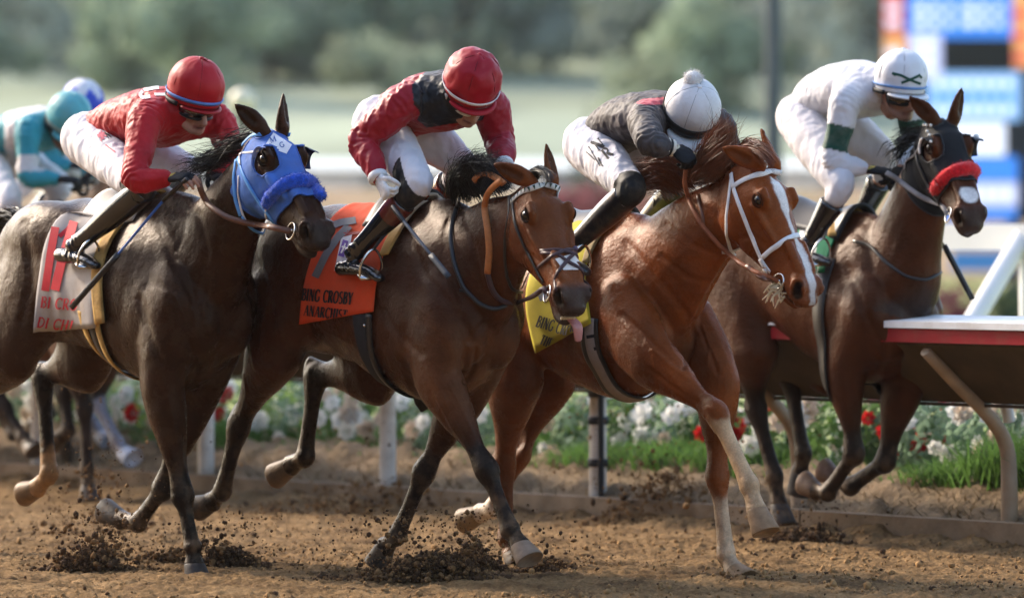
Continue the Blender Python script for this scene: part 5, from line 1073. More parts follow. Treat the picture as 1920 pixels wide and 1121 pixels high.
    for s in ('r', 'l'):
        a, b, c = J['sh_' + s], J['el_' + s], J['wr_' + s]; slv = S.get('sleeve', 1.0); cut = S.get('sleeve_end', 1.0)
        M.chain([sp[-2] * .6 + a * .4, a, a * .5 + b * .5, b, b * .5 + c * .5, b * (1 - .97 * cut) + c * .97 * cut], [.105, .080, .066 * slv, .058 * slv, .053 * slv, .036], lat=lat, n=16, round_=.4)
    V, Q, E = remesh(M, S.get('jvox', .0055), 3); V = lap_plain(V, E, 24, np.ones(len(V))); N = normals(V, Q)
    V = wrinkle(V, N, S.get('wr', .010), .085, 11, (1, 1, .7)); V = wrinkle(V, N, .004, .03, 5); N = normals(V, Q)
    for s in ('r', 'l'):
        for (p, ax, r) in ((J['el_' + s], unit(J['wr_' + s] - J['sh_' + s]), .11), (J['sh_' + s], unit(J['el_' + s] - sp[-2]), .12)):
            d = np.linalg.norm(V - p, axis=1); V = V + N * (.0045 * np.sin(((V - p) @ ax) * 190 + fbm(V, .05, 2, 8) * 4) * (1 - sstep(d, r * .3, r)))[:, None]
    E_ = E; V = lap_plain(V, E_, 1, np.ones(len(V))); N = normals(V, Q)
    C = np.tile(A(*S['jersey']), (len(V), 1)); px, py = proj(V); uu, vv, zz = Fm.uvz(V)
    for kind, arg, col in S.get('jpaint', []):
        if kind == 'poly': w = in_poly(px, py, arg).astype(float)
        elif kind == 'cap': d, t = seg_dist(V, J[arg[0]], J[arg[1]]); w = ((t > arg[2]) & (t < arg[3]) & (d < .11)).astype(float)
        elif kind == 'fn': w = arg(V, px, py, uu, vv, zz, N).astype(float)
        C = paint(C, w, col)
    silk = plain('silk_' + S['key'], (1, 1, 1), S.get('jrough', .42), .08, 14, attr=True, bump=.003, bscale=26, sheen=.1, dirt=S.get('jdirt'), damt=S.get('jdamt', .5), dscale=7, spec=S.get('jspec', .2))
    js = obj('jersey', V, Q, silk, body, C); S['jtree'] = bvh(V, Q)
    M = Mesh(); q = S.get('breech', 1.0)
    M.chain([sp[0] - (sp[1] - sp[0]) * .25, sp[0], sp[0] * .3 + sp[1] * .7], [(.125, .10), (.158, .122), (.145, .105)], lat=Fm.l, n=18)
    for s in ('r', 'l'):
        kn = J['kn_' + s]; an = J['an_' + s]; M.chain([hip[s], hip[s] * .5 + kn * .5, kn * .85 + hip[s] * .15, kn, kn * .82 + an * .18], [(.120, .125), (.094 * q, .098 * q), (.072 * q, .075 * q), (.060, .062), (.056, .058)], lat=Fm.l, n=18)
    V, Q, E = remesh(M, S.get('jvox', .0055) * 1.1, 3); V = lap_plain(V, E, 18, np.ones(len(V))); N = normals(V, Q); V = wrinkle(V, N, .009, .085, 31, (1, 1, .5)); V = wrinkle(V, N, .003, .035, 7, (1, 1, .5)); V = lap_plain(V, E, 1, np.ones(len(V))); N = normals(V, Q)
    C = np.tile(A(*S.get('breeches', (.64, .62, .65))), (len(V), 1)); px, py = proj(V)
    for kind, arg, col in S.get('bpaint', []):
        if kind == 'poly': w = in_poly(px, py, arg).astype(float)
        elif kind == 'near': d = np.linalg.norm(V - J[arg[0]], axis=1); w = (d + fbm(V, .04, 2, 3) * .008 < arg[1]).astype(float)
        elif kind == 'shin': w = (((V - J['kn_' + arg]) @ unit(J['an_' + arg] - J['kn_' + arg]) > .012) & (np.linalg.norm(V - J['kn_' + arg], axis=1) < .16)).astype(float)
        C = paint(C, w, col)
    obj('breeches', V, Q, plain('breeches_' + S['key'], (1, 1, 1), .6, .05, 12, attr=True, bump=.002, bscale=40, dirt=(.30, .22, .15), damt=S.get('bdirt', .35), dscale=6, spec=.25), body, C); S['btree'] = bvh(V, Q)
    for s in ('r', 'l'):
        kn, an, toe = J['kn_' + s], J['an_' + s], J['toe_' + s]; M = Mesh(); sh = unit(an - kn); he = J.get('heel_' + s, an + sh * .05 - unit(toe - an) * .05)
        bt = S.get('boot_top', .08); top = kn + (an - kn) * bt
        M.chain([top, kn * .6 + an * .4, kn * .25 + an * .75, an, an + sh * .03], [(.063, .066), (.058, .062), (.044, .047), (.040, .044), (.036, .042)], lat=Fm.l, n=16, round_=.15)
        M.chain([he, he * .5 + an * .5 + sh * .04, an * .4 + toe * .6 + sh * .018, toe], [(.030, .030), (.036, .036), (.040, .028), (.030, .020)], lat=Fm.l, n=14, round_=.8)
        V, Q, E = remesh(M, .006, 3); V = lap_plain(V, E, 8, np.ones(len(V))); N = normals(V, Q); d = np.linalg.norm(V - an, axis=1); V = V + N * (.004 * np.sin(((V - an) @ sh) * 170 + fbm(V, .04, 2, 2) * 3) * (1 - sstep(d, .03, .10)))[:, None]
        C = np.tile(A(*S.get('boot', (.010, .010, .011))), (len(V), 1)); t = ((V - kn) @ sh) / np.linalg.norm(an - kn)
        if 'cuff' in S: C = paint(C, ((t > bt) & (t < S['cuff'][0])).astype(float), S['cuff'][1])
        sole = ((V - he) @ np.cross(unit(toe - he), Fm.l))
        obj('boot', V, Q, plain('boot_' + S['key'], (1, 1, 1), S.get('brough', .16), .2, 30, attr=True, spec=.6, coat=.3, bump=.001, bscale=60, dirt=(.16, .11, .07), damt=S.get('bootdirt', .15), dscale=16), body, C)
    # --- helmet with its silk cover, band, peak and goggles
    hr = S.get('hr', .124); m = Mesh(); R = []; a = np.linspace(0, 2 * math.pi, 48, endpoint=False)
    for th in list(np.linspace(-38, 84, 22)) + [88.5]:
        q = math.radians(th); cr, zr = math.cos(q), math.sin(q); rr = hr * (cr if th > 0 else 1 - .10 * (th / 38) ** 2)
        seam = 1 - .022 * np.exp(-((np.abs(((a * 6 / (2 * math.pi)) % 1) - .5)) / .03) ** 2) * (th > -15)
        z = hr * (1.03 * zr if th > 0 else zr * 1.0)
        R.append(hc + np.outer(np.cos(a) * rr * 1.10 * seam, Fv) + np.outer(np.sin(a) * rr * seam, Lv) + Uv * z)
    m.rings(R); V = m.verts(); nn = (V - hc) / np.linalg.norm(V - hc, axis=1)[:, None]; V = V + nn * ((.5 - np.abs(fbm(V, .06, 3, 6))) * S.get('capwr', .0055))[:, None]
    uu = (V - hc) @ Uv / hr; ff = (V - hc) @ Fv; ll = (V - hc) @ Lv; C = np.tile(A(*S['cap']), (len(V), 1))
    px, py = proj(V)
    for kind, arg, col in S.get('cappaint', []): 
        w = ((uu > arg[0]) & (uu < arg[1])).astype(float) if kind == 'band' else arg(ff / hr, ll / hr, uu).astype(float); C = paint(C, w, col)
    C = paint(C, (uu < S.get('skirt', -.55)).astype(float), (.016, .014, .013)); hel = obj('helmet', V, m.F, plain('cap_' + S['key'], (1, 1, 1), S.get('crough', .45), .06, 12, attr=True, bump=.0015, bscale=40, sheen=.05, spec=.25, dirt=S.get('capdirt'), damt=.35, dscale=10), body, C); S['htree'] = bvh(V, m.F)
    sm = Mesh()
    for i in range(6):
        g_ = 2 * math.pi * (i + .5) / 6; pts = [hc + (Fv * math.cos(g_) * 1.10 + Lv * math.sin(g_)) * hr * math.cos(math.radians(th)) * .982 + Uv * hr * 1.03 * math.sin(math.radians(th)) * .99 for th in range(-5, 86, 9)]; sm.chain(pts, [.0022] * len(pts), n=5, sub=1, lat=Lv)
    sm.make('seam', plain('seam_' + S['key'], np.asarray(S['cap']) * .55, .6, .1), hel)
    if S.get('band'):
        u0, u1, bc = S['band']; m = Mesh(); R = []
        for i in range(49):
            g_ = 2 * math.pi * i / 48; d = Fv * math.cos(g_) * 1.10 + Lv * math.sin(g_); row = []
            for (u, o) in ((u0, .001), (u0, .006), (u1, .006), (u1, .001)): rr = hr * math.sqrt(max(.05, 1 - max(0, u) ** 2)) * (1 - (.06 if u < -.3 else 0)); row.append(hc + d * (rr + o) + Uv * u * hr)
            R.append(np.array(row))
        m.rings(R, cap=False); m.make('band', plain('band_' + S['key'], bc, .5, .08, 30, bump=.001, bscale=80), hel)
    pk = S.get('peak', (.03, S['cap'])); m = Mesh(); R = []
    for i in range(17):
        g_ = math.radians(-62 + 124 * i / 16); d = Fv * math.cos(g_) * 1.10 + Lv * math.sin(g_); ex = pk[0] * math.cos(g_ * 1.4) ** .7 if abs(g_ * 1.4) < 1.57 else .002; b = hc + d * hr * .955 + Uv * (-.60 * hr)
        R.append(np.array([b - d * .004, b - d * .004 - Uv * .006, b + d * (.004 + ex) - Uv * (.010 + ex * .35), b + d * (.005 + ex) - Uv * (.004 + ex * .35)]))
    m.rings(R); m.make('peak', plain('peak_' + S['key'], pk[1], .45, .08, 30), hel)
    m = Mesh(); m.ell(hc + Uv * hr * 1.03, Fv * .012, Lv * .012, Uv * .007); m.make('button', plain('peak_' + S['key'], pk[1]), hel)
    gp = S.get('goggles', (-.100, (.012, .010, .010), (.02, .02, .02), .0)); m = Mesh(); R = []; fr = Mesh(); RF = []
    for i in range(21):
        g_ = math.radians(-74 + 148 * i / 20); d = Fv * math.cos(g_) * 1.06 + Lv * math.sin(g_) * .86; r0 = .098; hh = .030 * (1 - .25 * (abs(g_) / 1.3) ** 3) - .010 * math.exp(-(g_ / .16) ** 2); c = hp(0, 0, gp[0]) + d * r0
        R.append(np.array([c - Uv * hh * .85, c + d * .010 - Uv * hh * .5, c + d * .013, c + d * .010 + Uv * hh * .5, c + Uv * hh * .85, c - d * .012]))
        RF.append(np.array([c + d * .004 - Uv * (hh + .006), c + d * .012 - Uv * (hh - .002), c + d * .004 - Uv * (hh - .008), c - d * .010 - Uv * hh])); 
    m.rings(R); gg = m.make('goggles', plain('lens_' + S['key'], gp[1], .08, .0, spec=.9, coat=.6) if not gp[3] else lens_clear(), body)
    fr.rings(RF); RU = [np.array([q + Uv * 2 * ((hc + Uv * gp[0] - q) @ Uv) for q in r]) for r in RF]; fr.rings([r[::-1] for r in RU]); fr.make('goggle_frame', plain('gframe_' + S['key'], gp[2], .35, .1), gg)
    m = Mesh(); R = []
    for i in range(33):
        g_ = math.radians(70 + 220 * i / 32); d = Fv * math.cos(g_) * 1.10 + Lv * math.sin(g_); b = hp(0, 0, gp[0] * .55 - .02) + d * hr * .985; R.append(np.array([b - Uv * .011, b + d * .005 - Uv * .010, b + d * .005 + Uv * .010, b + Uv * .011]))
    m.rings(R); m.make('strap', plain('gstrap_' + S['key'], S.get('strapc', (.015, .014, .014)), .6, .15), gg)
    m = Mesh(); m.chain([hp(.01, -.082, -.075), hp(.02, -.074, -.13), hp(.05, -.045, -.185), hp(.072, 0, -.208), hp(.05, .045, -.185), hp(.02, .074, -.13), hp(.01, .082, -.075)], [(.008, .003)] * 7, lat=Fv, n=8, sub=4); m.make('chin_strap', plain('chin_strap', (.012, .011, .010), .6, .1), hel)
    # --- gloves with five fingers
    for s, sg in (('r', -1), ('l', 1)):
        h_ = S['hand_' + s]; M = Mesh(); w = J['wr_' + s]; tgt = g(h_['to']); d = unit(tgt - w); tips = hand_pieces(M, w, d, A(*h_['pn']), A(*h_['sd']), h_.get('curl', .75), h_.get('sc', 1.0), spread=h_.get('spread', .05))
        V, Q, E = remesh(M, .0038, 2); C = np.tile(A(*h_.get('col', S['glove'])), (len(V), 1)); N = normals(V, Q); V = V + N * (.0012 * fbm(V, .012, 2, 4))[:, None]
        if h_.get('bare'):
            for (b0, b1, b2) in tips:
                d0, t0 = seg_dist(V, b1, b2); d1, t1 = seg_dist(V, b0, b1); C = paint(C, ((d0 < .014) | ((d1 < .013) & (t1 > .35))).astype(float), skin * 1.15)
        if h_.get('badge'): C = paint(C, (np.linalg.norm(V - (w + d * .012 - unit(A(*h_['pn'])) * .02), axis=1) < .026).astype(float), h_['badge'])
        gl = obj('gloved_hand', V, Q, plain('glove_' + S['key'], (1, 1, 1), .65, .12, 60, attr=True, bump=.0012, bscale=120), body, C)
        if h_.get('cuffs'):
            fa = unit(J['el_' + s] - w); m = Mesh()
            for off, cc, rad, wd in h_['cuffs']: m = Mesh(); m.chain([w + fa * off, w + fa * (off + wd * .5), w + fa * (off + wd)], [rad, rad * 1.04, rad * 1.02], lat=lat, n=16, sub=2, round_=.15); m.make('cuff', plain('cuff_%s_%.2f' % (S['key'], cc[0]), cc, .6, .1), gl)
    return body
def lens_clear():
    if 'lens_clear' in MATS: return MATS['lens_clear']
    m, nt, b = nodes('lens_clear'); b.inputs['Base Color'].default_value = (.55, .5, .48, 1); b.inputs['Roughness'].default_value = .06; b.inputs['Alpha'].default_value = .45; b.inputs['Coat Weight'].default_value = 1.0; MATS['lens_clear'] = m; return m

# ------------------------------------------------------------------ the jockeys
RED, CRIM, WHT = (.42, .008, .012), (.29, .005, .015), (.74, .72, .74)
J1 = dict(key='ja', frame=F1, label='jockey in plain red silks and red helmet with blue band and black goggles',
    spine=[(190, 262, 0), (222, 238, 0), (268, 224, 0), (312, 218, 0), (346, 206, 0)], helmet=(368, 160, .02), look=(38, 20, 0),
    torso=[(.145, .105), (.15, .105), (.165, .118), (.17, .12), (.11, .08)],
    J=dict(sh_r=(272, 226, -.21), el_r=(252, 338, -.36), wr_r=(318, 334, -.24), sh_l=(405, 226, .20), el_l=(440, 292, .24), wr_l=(400, 330, .10),
           kn_r=(268, 356, -.27), an_r=(140, 462, -.31), toe_r=(180, 498, -.31), heel_r=(112, 480, -.31), kn_l=(352, 318, .27), an_l=(230, 440, .31), toe_l=(270, 480, .31)),
    jersey=RED, jrough=.5, jdirt=(.10, .012, .012), jdamt=.6, cap=(.37, .006, .010), band=(-.30, -.44, (.10, .22, .55)), peak=(.012, (.32, .012, .014)), crough=.5, glove=(.012, .012, .013),
    hand_r=dict(to=(372, 328, -.20), pn=(.3, .3, -1), sd=(-.3, -1, -.3), curl=.38, bare=True, badge=(.45, .30, .06), spread=.10), hand_l=dict(to=(440, 340, .06), pn=(0, .3, -1), sd=(.5, .7, 0)),
    bpaint=[('near', ('kn_r', .13), (.012, .012, .013))], boot_top=-.02, brough=.14)
J2 = dict(key='jb', frame=F2, label='jockey in crimson silks with a black yoke, white glove holding a short whip',
    spine=[(738, 232, 0), (765, 208, 0), (800, 194, 0), (838, 188, 0), (868, 182, 0)], helmet=(887, 146, 0), look=(22, 40, 0),
    torso=[(.14, .10), (.145, .10), (.165, .112), (.172, .115), (.11, .085)],
    J=dict(sh_r=(764, 190, -.20), el_r=(680, 264, -.32), wr_r=(710, 336, -.34), sh_l=(918, 196, .19), el_l=(936, 262, .24), wr_l=(946, 312, .12),
           kn_r=(786, 345, -.23), an_r=(664, 476, -.30), toe_r=(712, 522, -.31), heel_r=(642, 508, -.30), kn_l=(872, 312, .24), an_l=(750, 440, .31), toe_l=(790, 480, .31)),
    jersey=CRIM, jrough=.48, jspec=.3, cap=(.32, .005, .014), band=(-.28, -.42, (.75, .72, .72)), peak=(.018, (.34, .008, .018)), capwr=.012, crough=.42, glove=(.72, .70, .68), wr=.014, sleeve=1.12,
    jpaint=[('poly', [(772, 160), (800, 132), (860, 118), (920, 190), (905, 226), (850, 232), (800, 240), (782, 225), (788, 212), (776, 196)], (.010, .010, .012))],
    goggles=(-.100, (.3, .28, .25), (.75, .74, .72), 1), strapc=(.6, .58, .56),
    hand_r=dict(to=(733, 385, -.35), pn=(.9, .2, -.1), sd=(.2, .5, -.1), curl=.95, cuffs=[(.0, (.72, .70, .69), .044, .022)]), hand_l=dict(to=(940, 345, .06), pn=(0, .6, -.6), sd=(.5, .7, 0), cuffs=[(.0, (.72, .70, .69), .042, .02)]),
    bpaint=[('shin', 'r', (.012, .012, .013))], boot_top=.24, cuff=(.46, (.10, .018, .014)), brough=.12)
J3 = dict(key='jc', frame=F3, label='jockey in charcoal silks bent low, white helmet with a pompom, black gloves',
    spine=[(1130, 272, 0), (1152, 245, 0), (1190, 228, 0), (1232, 222, 0), (1268, 220, 0)], helmet=(1299, 200, 0), look=(16, 48, 0),
    torso=[(.14, .10), (.145, .10), (.16, .108), (.165, .108), (.11, .085)],
    J=dict(sh_r=(1210, 232, -.20), el_r=(1218, 268, -.33), wr_r=(1264, 279, -.22), sh_l=(1344, 236, .20), el_l=(1366, 284, .25), wr_l=(1345, 290, .10),
           kn_r=(1186, 356, -.25), an_r=(1062, 472, -.31), toe_r=(1100, 510, -.31), heel_r=(1040, 495, -.31), kn_l=(1290, 330, .26), an_l=(1180, 450, .31), toe_l=(1220, 480, .31)),
    jersey=(.055, .048, .050), sleeve_end=.80, jrough=.6, jspec=.2, jdirt=(.13, .10, .075), jdamt=.45, cap=(.66, .65, .66), band=(-.12, -.52, (.016, .014, .013)), peak=(.045, (.70, .69, .70)), capwr=.002, glove=(.010, .010, .011), capdirt=(.35, .27, .2),
    jpaint=[('poly', [(1190, 194), (1206, 186), (1250, 182), (1252, 196), (1215, 197)], (.55, .10, .12)), ('poly', [(1141, 222), (1160, 207), (1195, 192), (1170, 235), (1150, 240)], (.12, .105, .105))],
    goggles=(-.050, (.012, .011, .010), (.02, .018, .016), 0), gog3=True,
    hand_r=dict(to=(1294, 300, -.19), pn=(.5, .2, -.9), sd=(-.5, -.6, -.5), curl=.9, badge=(.55, .50, .36), cuffs=[(.004, (.65, .6, .5), .037, .012), (.020, (.02, .02, .02), .039, .010), (.032, (.65, .6, .5), .041, .012)]), hand_l=dict(to=(1330, 312, .06), pn=(0, .3, -1), sd=(.5, .7, 0)),
    bpaint=[('near', ('kn_r', .088), (.014, .013, .012))], boot_top=.10, bootdirt=.6, brough=.3)
J4 = dict(key='jd', frame=F4, label='jockey all in white with green arm bands and a white helmet, riding by the rail',
    spine=[(1524, 222, 0), (1545, 190, 0), (1580, 172, 0), (1622, 168, 0), (1660, 166, 0)], helmet=(1689, 142, 0), look=(30, 10, 0),
    torso=[(.155, .12), (.155, .125), (.17, .125), (.175, .125), (.11, .085)], voxel=.009, jvox=.008, breech=1.15,
    J=dict(sh_r=(1586, 190, -.20), el_r=(1562, 306, -.25), wr_r=(1628, 318, -.12), sh_l=(1704, 190, .20), el_l=(1712, 262, .26), wr_l=(1690, 315, .10),
           kn_r=(1580, 348, -.24), an_r=(1512, 462, -.30), toe_r=(1552, 492, -.31), kn_l=(1668, 300, .25), an_l=(1600, 440, .31), toe_l=(1640, 470, .31)),
    jersey=(.66, .65, .68), jrough=.55, jdirt=(.42, .36, .30), jdamt=.22, cap=(.68, .68, .71), band=(-.30, -.40, (.12, .28, .62)), peak=(.03, (.74, .74, .76)), glove=(.012, .012, .014), wr=.008, beard=.5,
    jpaint=[('cap', ('sh_r', 'el_r', .40, .80), (.008, .060, .040)), ('cap', ('sh_l', 'el_l', .40, .85), (.008, .060, .040))],
    hand_r=dict(to=(1662, 322, -.06), pn=(.3, .3, -1), sd=(-.3, -1, -.3), curl=.8, badge=(.45, .34, .08)), hand_l=dict(to=(1680, 335, .06), pn=(0, .3, -1), sd=(.5, .7, 0)), boot_top=.30)
J5 = dict(key='je', frame=F5, label='jockey in turquoise silks with white hoops and a turquoise helmet, at the left edge',
    spine=[(-15, 285, 0), (8, 262, 0), (42, 248, 0), (76, 242, 0), (104, 240, 0)], helmet=(131, 214, 0), look=(28, 36, 0), voxel=.010, jvox=.009,
    J=dict(sh_r=(54, 246, -.20), el_r=(52, 332, -.25), wr_r=(114, 336, -.12), sh_l=(150, 246, .20), el_l=(170, 300, .25), wr_l=(165, 330, .10),
           kn_r=(22, 376, -.25), an_r=(-60, 450, -.30), toe_r=(-30, 480, -.31), kn_l=(120, 350, .25), an_l=(20, 450, .31), toe_l=(50, 480, .31)),
    jersey=(.035, .27, .33), jrough=.55, cap=(.10, .38, .42), band=(-.30, -.42, (.40, .36, .28)), peak=(.035, (.10, .36, .40)), glove=(.014, .013, .013), skin=(.20, .10, .065), jdirt=(.10, .2, .2), jdamt=.3, capdirt=(.25, .3, .26),
    jpaint=[('fn', lambda V, px, py, u, v, z, N: (px > 8 + (py - 210) * .02) & (px < 26 + (py - 210) * .02) & (py < 320), (.62, .58, .60)), ('poly', [(30, 205), (60, 196), (95, 190), (95, 205), (60, 212), (26, 222)], (.62, .58, .60)), ('cap', ('sh_r', 'el_r', .58, .95), (.60, .56, .54))],
    hand_r=dict(to=(142, 338, -.06), pn=(.3, .3, -1), sd=(-.3, -1, -.3), curl=.8), hand_l=dict(to=(150, 345, .06), pn=(0, .3, -1), sd=(.5, .7, 0)), boot_top=.3)
J6 = dict(key='jf', frame=F6, label='jockey almost hidden behind the turquoise rider, blue helmet with a white crown',
    spine=[(40, 300, 0), (62, 276, 0), (92, 258, 0), (118, 246, 0), (138, 234, 0)], helmet=(155, 189, 0), look=(30, 20, 0), voxel=.012, jvox=.011,
    J=dict(sh_r=(98, 262, -.20), el_r=(80, 305, -.25), wr_r=(135, 310, -.12), sh_l=(176, 252, .20), el_l=(190, 280, .25), wr_l=(180, 310, .10),
           kn_r=(50, 345, -.25), an_r=(-30, 420, -.30), toe_r=(0, 450, -.31), kn_l=(140, 320, .25), an_l=(40, 420, .31), toe_l=(70, 450, .31)),
    jersey=(.03, .22, .28), jrough=.55, cap=(.035, .07, .50), band=(-.30, -.52, (.65, .65, .68)), peak=(.03, (.6, .6, .62)), glove=(.02, .02, .02),
    cappaint=[('fn', lambda f, l, u: u > .62 + .22 * np.cos(np.arctan2(l, f) * 6 + .5) + .0 * f, (.68, .68, .72))],
    hand_r=dict(to=(160, 314, -.06), pn=(.3, .3, -1), sd=(-.3, -1, -.3)), hand_l=dict(to=(165, 325, .06), pn=(0, .3, -1), sd=(.5, .7, 0)), boot_top=.3)
JOCKEYS = [J1, J2, J3, J4, J5, J6]

# ------------------------------------------------------------------ putting the tack on each horse
LEA_BR, LEA_BK = plain('leather_brown', (.14, .050, .022), .4, .2, 30, spec=.5, bump=.001), plain('leather_black', (.014, .012, .012), .38, .2, 30, spec=.5, bump=.001)
RUB_TAN = plain('rubber_tan', (.42, .15, .045), .6, .12, 60, bump=.0015, bscale=260); STEEL = plain('steel', (.62, .60, .57), .22, .05, metal=1.0); WHITE_ST = plain('strap_white', (.76, .74, .73), .5, .06, 30, dirt=(.5, .38, .28), damt=.4, dscale=20)
BLUE_ST = plain('strap_blue', (.10, .30, .68), .5, .08, 30); CHAM = plain('chamois', (.46, .28, .085), .8, .25, 18, bump=.003, bscale=60, dirt=(.16, .09, .04), damt=.7, dscale=14); CREAM = plain('pad_cream', (.50, .44, .34), .75, .15, 18, dirt=(.2, .13, .07), dscale=12)

def bit(S, root, mat=STEEL, r=.034):
    H = S['head']
    for s in (-1, 1):
        c = H.at(.80, -.060, s * .064); ring_obj('bit_ring', c, H.W * s + H.T * .1 - H.D * .25, r, .0042, mat, root); m = Mesh(); m.chain([H.at(.80, -.056, s * .060), H.at(.80, -.054, 0)], [.007, .006], n=8, lat=H.D, sub=1); m.make('mouthpiece', mat, root)
    return H.at(.80, -.060, -.064)
def bridle(S, label):
    t = S['head'].at(.2, 0, 0); return thing('bridle', tuple(t), label, 'bridle')
def girth(S, root, u, width, mat, name='girth', z=1.12, slant=0., off=.008, thick=.006, arc=.12):
    Fm = S['frame']; out = []; nn = []
    for a in np.linspace(math.pi - arc, 2 * math.pi + arc, 70):
        d = Fm.l * math.cos(a) + A(0, 0, math.sin(a)); c = Fm.loc(u + slant * math.sin(a), 0, z); h = S['tree'].ray_cast(Vector(c + d * .52), Vector(-d), .6)
        if h[0] is None or (h[0] - Vector(c)).length > .50: continue
        n = A(*h[1]); n = n if n @ d > 0 else -n; out.append(A(*h[0]) + n * off); nn.append(n)
    o = np.array(out); nn = np.array(nn); b = smooth_rows(o, 4); m = Mesh(); ribbon('', b, smooth_rows(nn, 4), width, thick, None, M=m); return m.make(name, mat, root)
def stirrup(S, root, J, key):
    Fm = S['frame']; f = Fm.at(*J['J']['toe_' + key]); an = Fm.at(*J['J']['an_' + key]); kn = Fm.at(*J['J']['kn_' + key]); he = f * .62 + an * .38 + A(0, 0, -.035); sd = -1 if key == 'r' else 1; fd = unit(f - an)
    m = Mesh(); up = unit(A(0, 0, 1) + fd * .25); sdv = Fm.l; R = []
    pts = [he + sdv * .055 - up * .0, he + sdv * .058 + up * .05, he + sdv * .035 + up * .10, he + up * .125, he - sdv * .035 + up * .10, he - sdv * .058 + up * .05, he - sdv * .055]
    m.chain(pts, [.006] * 7, lat=fd, n=8, sub=3); m.box(he, sdv * .058, fd * .018, up * .006); m.make('stirrup_iron', STEEL if key == 'r' else STEEL, root)
    top = he + up * .125; end = kn * .55 + an * .45 + Fm.l * (-sd) * .075 + unit(kn - an) * .05; p = np.array([top, top * .6 + end * .4 + Fm.l * sd * .01, end]); p = cat_rom(p, 5); ribbon('stirrup_leather', p, np.tile(Fm.l * sd, (len(p), 1)), .018, .004, LEA_BK, root)
def nose_h(S, pts_s, t=0): pass

# --- horse in the blue hood
build_horse(H1); build_jockey(J1)
hood_blue = plain('hood_blue', (.060, .155, .47), .75, .12, 18, bump=.0015, bscale=300, dirt=(.10, .14, .28), damt=.5, dscale=12)
hd1 = hood(H1, 'blinker_hood', 'blue cloth blinker hood with a white diamond patch on the forehead', hood_blue, .062, .66, extra=plain('hood_blue_trim', (.05, .13, .42), .6, .1))
decal('patch', H1['hood_tree'], [], plain('patch_white', (.78, .78, .80), .7, .05), hd1, .002, [((512, 249), (547, 272), (537, 289), (497, 274))])
decal('letters', H1['hood_tree'], text_strokes('M', 508, 270, -20, 11, 1.1, bold=1.15) + text_strokes('G', 526, 279, -24, 10, 1.1, bold=1.15), plain('ink_blue', (.05, .12, .34), .7), hd1, .004)
H = H1['head']
for sg in (1,):   # the eye cup on the far side stands out past the cheek
    m = Mesh(); c = H.at(.30, .018, sg * .098); R = []
    for q in np.linspace(0, 1, 6): R.append(np.array([c + (H.D * -math.cos(a) * (.062 - .012 * q) + H.T * math.sin(a) * (.062 - .012 * q)) + H.W * sg * .052 * q + H.D * .012 * q for a in np.linspace(-1.35, 1.35, 14)]))
    V = np.vstack(R); n = 14; V2 = V + H.D * -.004 + H.W * sg * .003; Fc = [[i * n + j, i * n + j + 1, (i + 1) * n + j + 1, (i + 1) * n + j] for i in range(5) for j in range(13)]; k = len(V)
    Fc2 = [[x + k for x in f[::-1]] for f in Fc]; obj('eye_cup', np.vstack([V, V2]), Fc + Fc2, plain('cup_navy', (.014, .026, .085), .5, .1), hd1)
m = Mesh(); c = H.at(.30, .018, -.095); R = []
for q in np.linspace(0, 1, 4): R.append(np.array([c + (H.D * -math.cos(a) * .064 + H.T * math.sin(a) * .064) - H.W * .022 * q for a in np.linspace(-1.5, 1.1, 14)]))
V = np.vstack(R); Fc = [[i * 14 + j, i * 14 + j + 1, (i + 1) * 14 + j + 1, (i + 1) * 14 + j] for i in range(3) for j in range(13)]; obj('eye_cup', np.vstack([V, V + H.D * .004]), Fc + [[x + len(V) for x in f[::-1]] for f in Fc], plain('cup_pale', (.25, .33, .62), .5, .1), hd1)
br1 = bridle(H1, 'light blue nylon bridle over the blue hood with white piping and ring bit')
HT = H1['hood_tree']
straps(H1, br1, 'cheek_strap', BLUE_ST, .020, [[(449, 298), (458, 325), (474, 356), (494, 386), (508, 404), (516, 416)], [(446, 300), (441, 335), (444, 375), (453, 404)]], off=.009)
straps(H1, br1, 'browband', BLUE_ST, .020, [[(490, 250), (476, 256), (466, 264), (458, 274)]], off=.010)
straps(H1, br1, 'trim', WHITE_ST, .010, [[(451, 270), (452, 290), (455, 310)], [(452, 330), (450, 365), (455, 395), (462, 412)], [(498, 375), (503, 392), (500, 410)]], off=.010, mirror=False)
straps(H1, br1, 'throat_strap', BLUE_ST, .014, [[(456, 404), (472, 428), (495, 440), (512, 436)]], off=.012, mirror=False)
bc = bit(H1, br1, r=.038)
fuzzy_band(H1, [(505, 382), (513, 366), (530, 352), (552, 343), (572, 342), (588, 352), (597, 372)], .033, plain('sheepskin_blue', (.022, .085, .50), .95, .35, 60, bump=.006, bscale=160, sheen=.5), 'sheepskin_noseband', 'thick royal blue sheepskin noseband on the blue hooded horse', 'noseband')
p = rein(H1, [(372, 335), (376, 358), (390, 384), (425, 408), (465, 419), (512, 426)], .012, .022); p[-1] = bc
ribbon('rein', p, np.tile(unit(A(-.1, -1, .25)), (len(p), 1)), .028, .006, LEA_BR, br1)
G, NM = drape(H1, [(150, 368), (112, 402), (88, 460), (72, 545), (65, 620)], [(262, 372), (226, 410), (202, 455), (186, 520), (186, 612)], off=.012, fold=.016, seed=5)
cloth1 = sheet('saddle_cloth', G, NM, plain('cloth_grey', (.40, .37, .36), .85, .08, 12, bump=.0015, bscale=400, dirt=(.28, .20, .13), damt=.5, dscale=7), top=True, label='light grey saddle cloth with red number and lettering under the red jockey', cat='saddle cloth'); ct1 = grid_tree(G)
ink_red = plain('print_red', (.50, .012, .028), .7, .08)
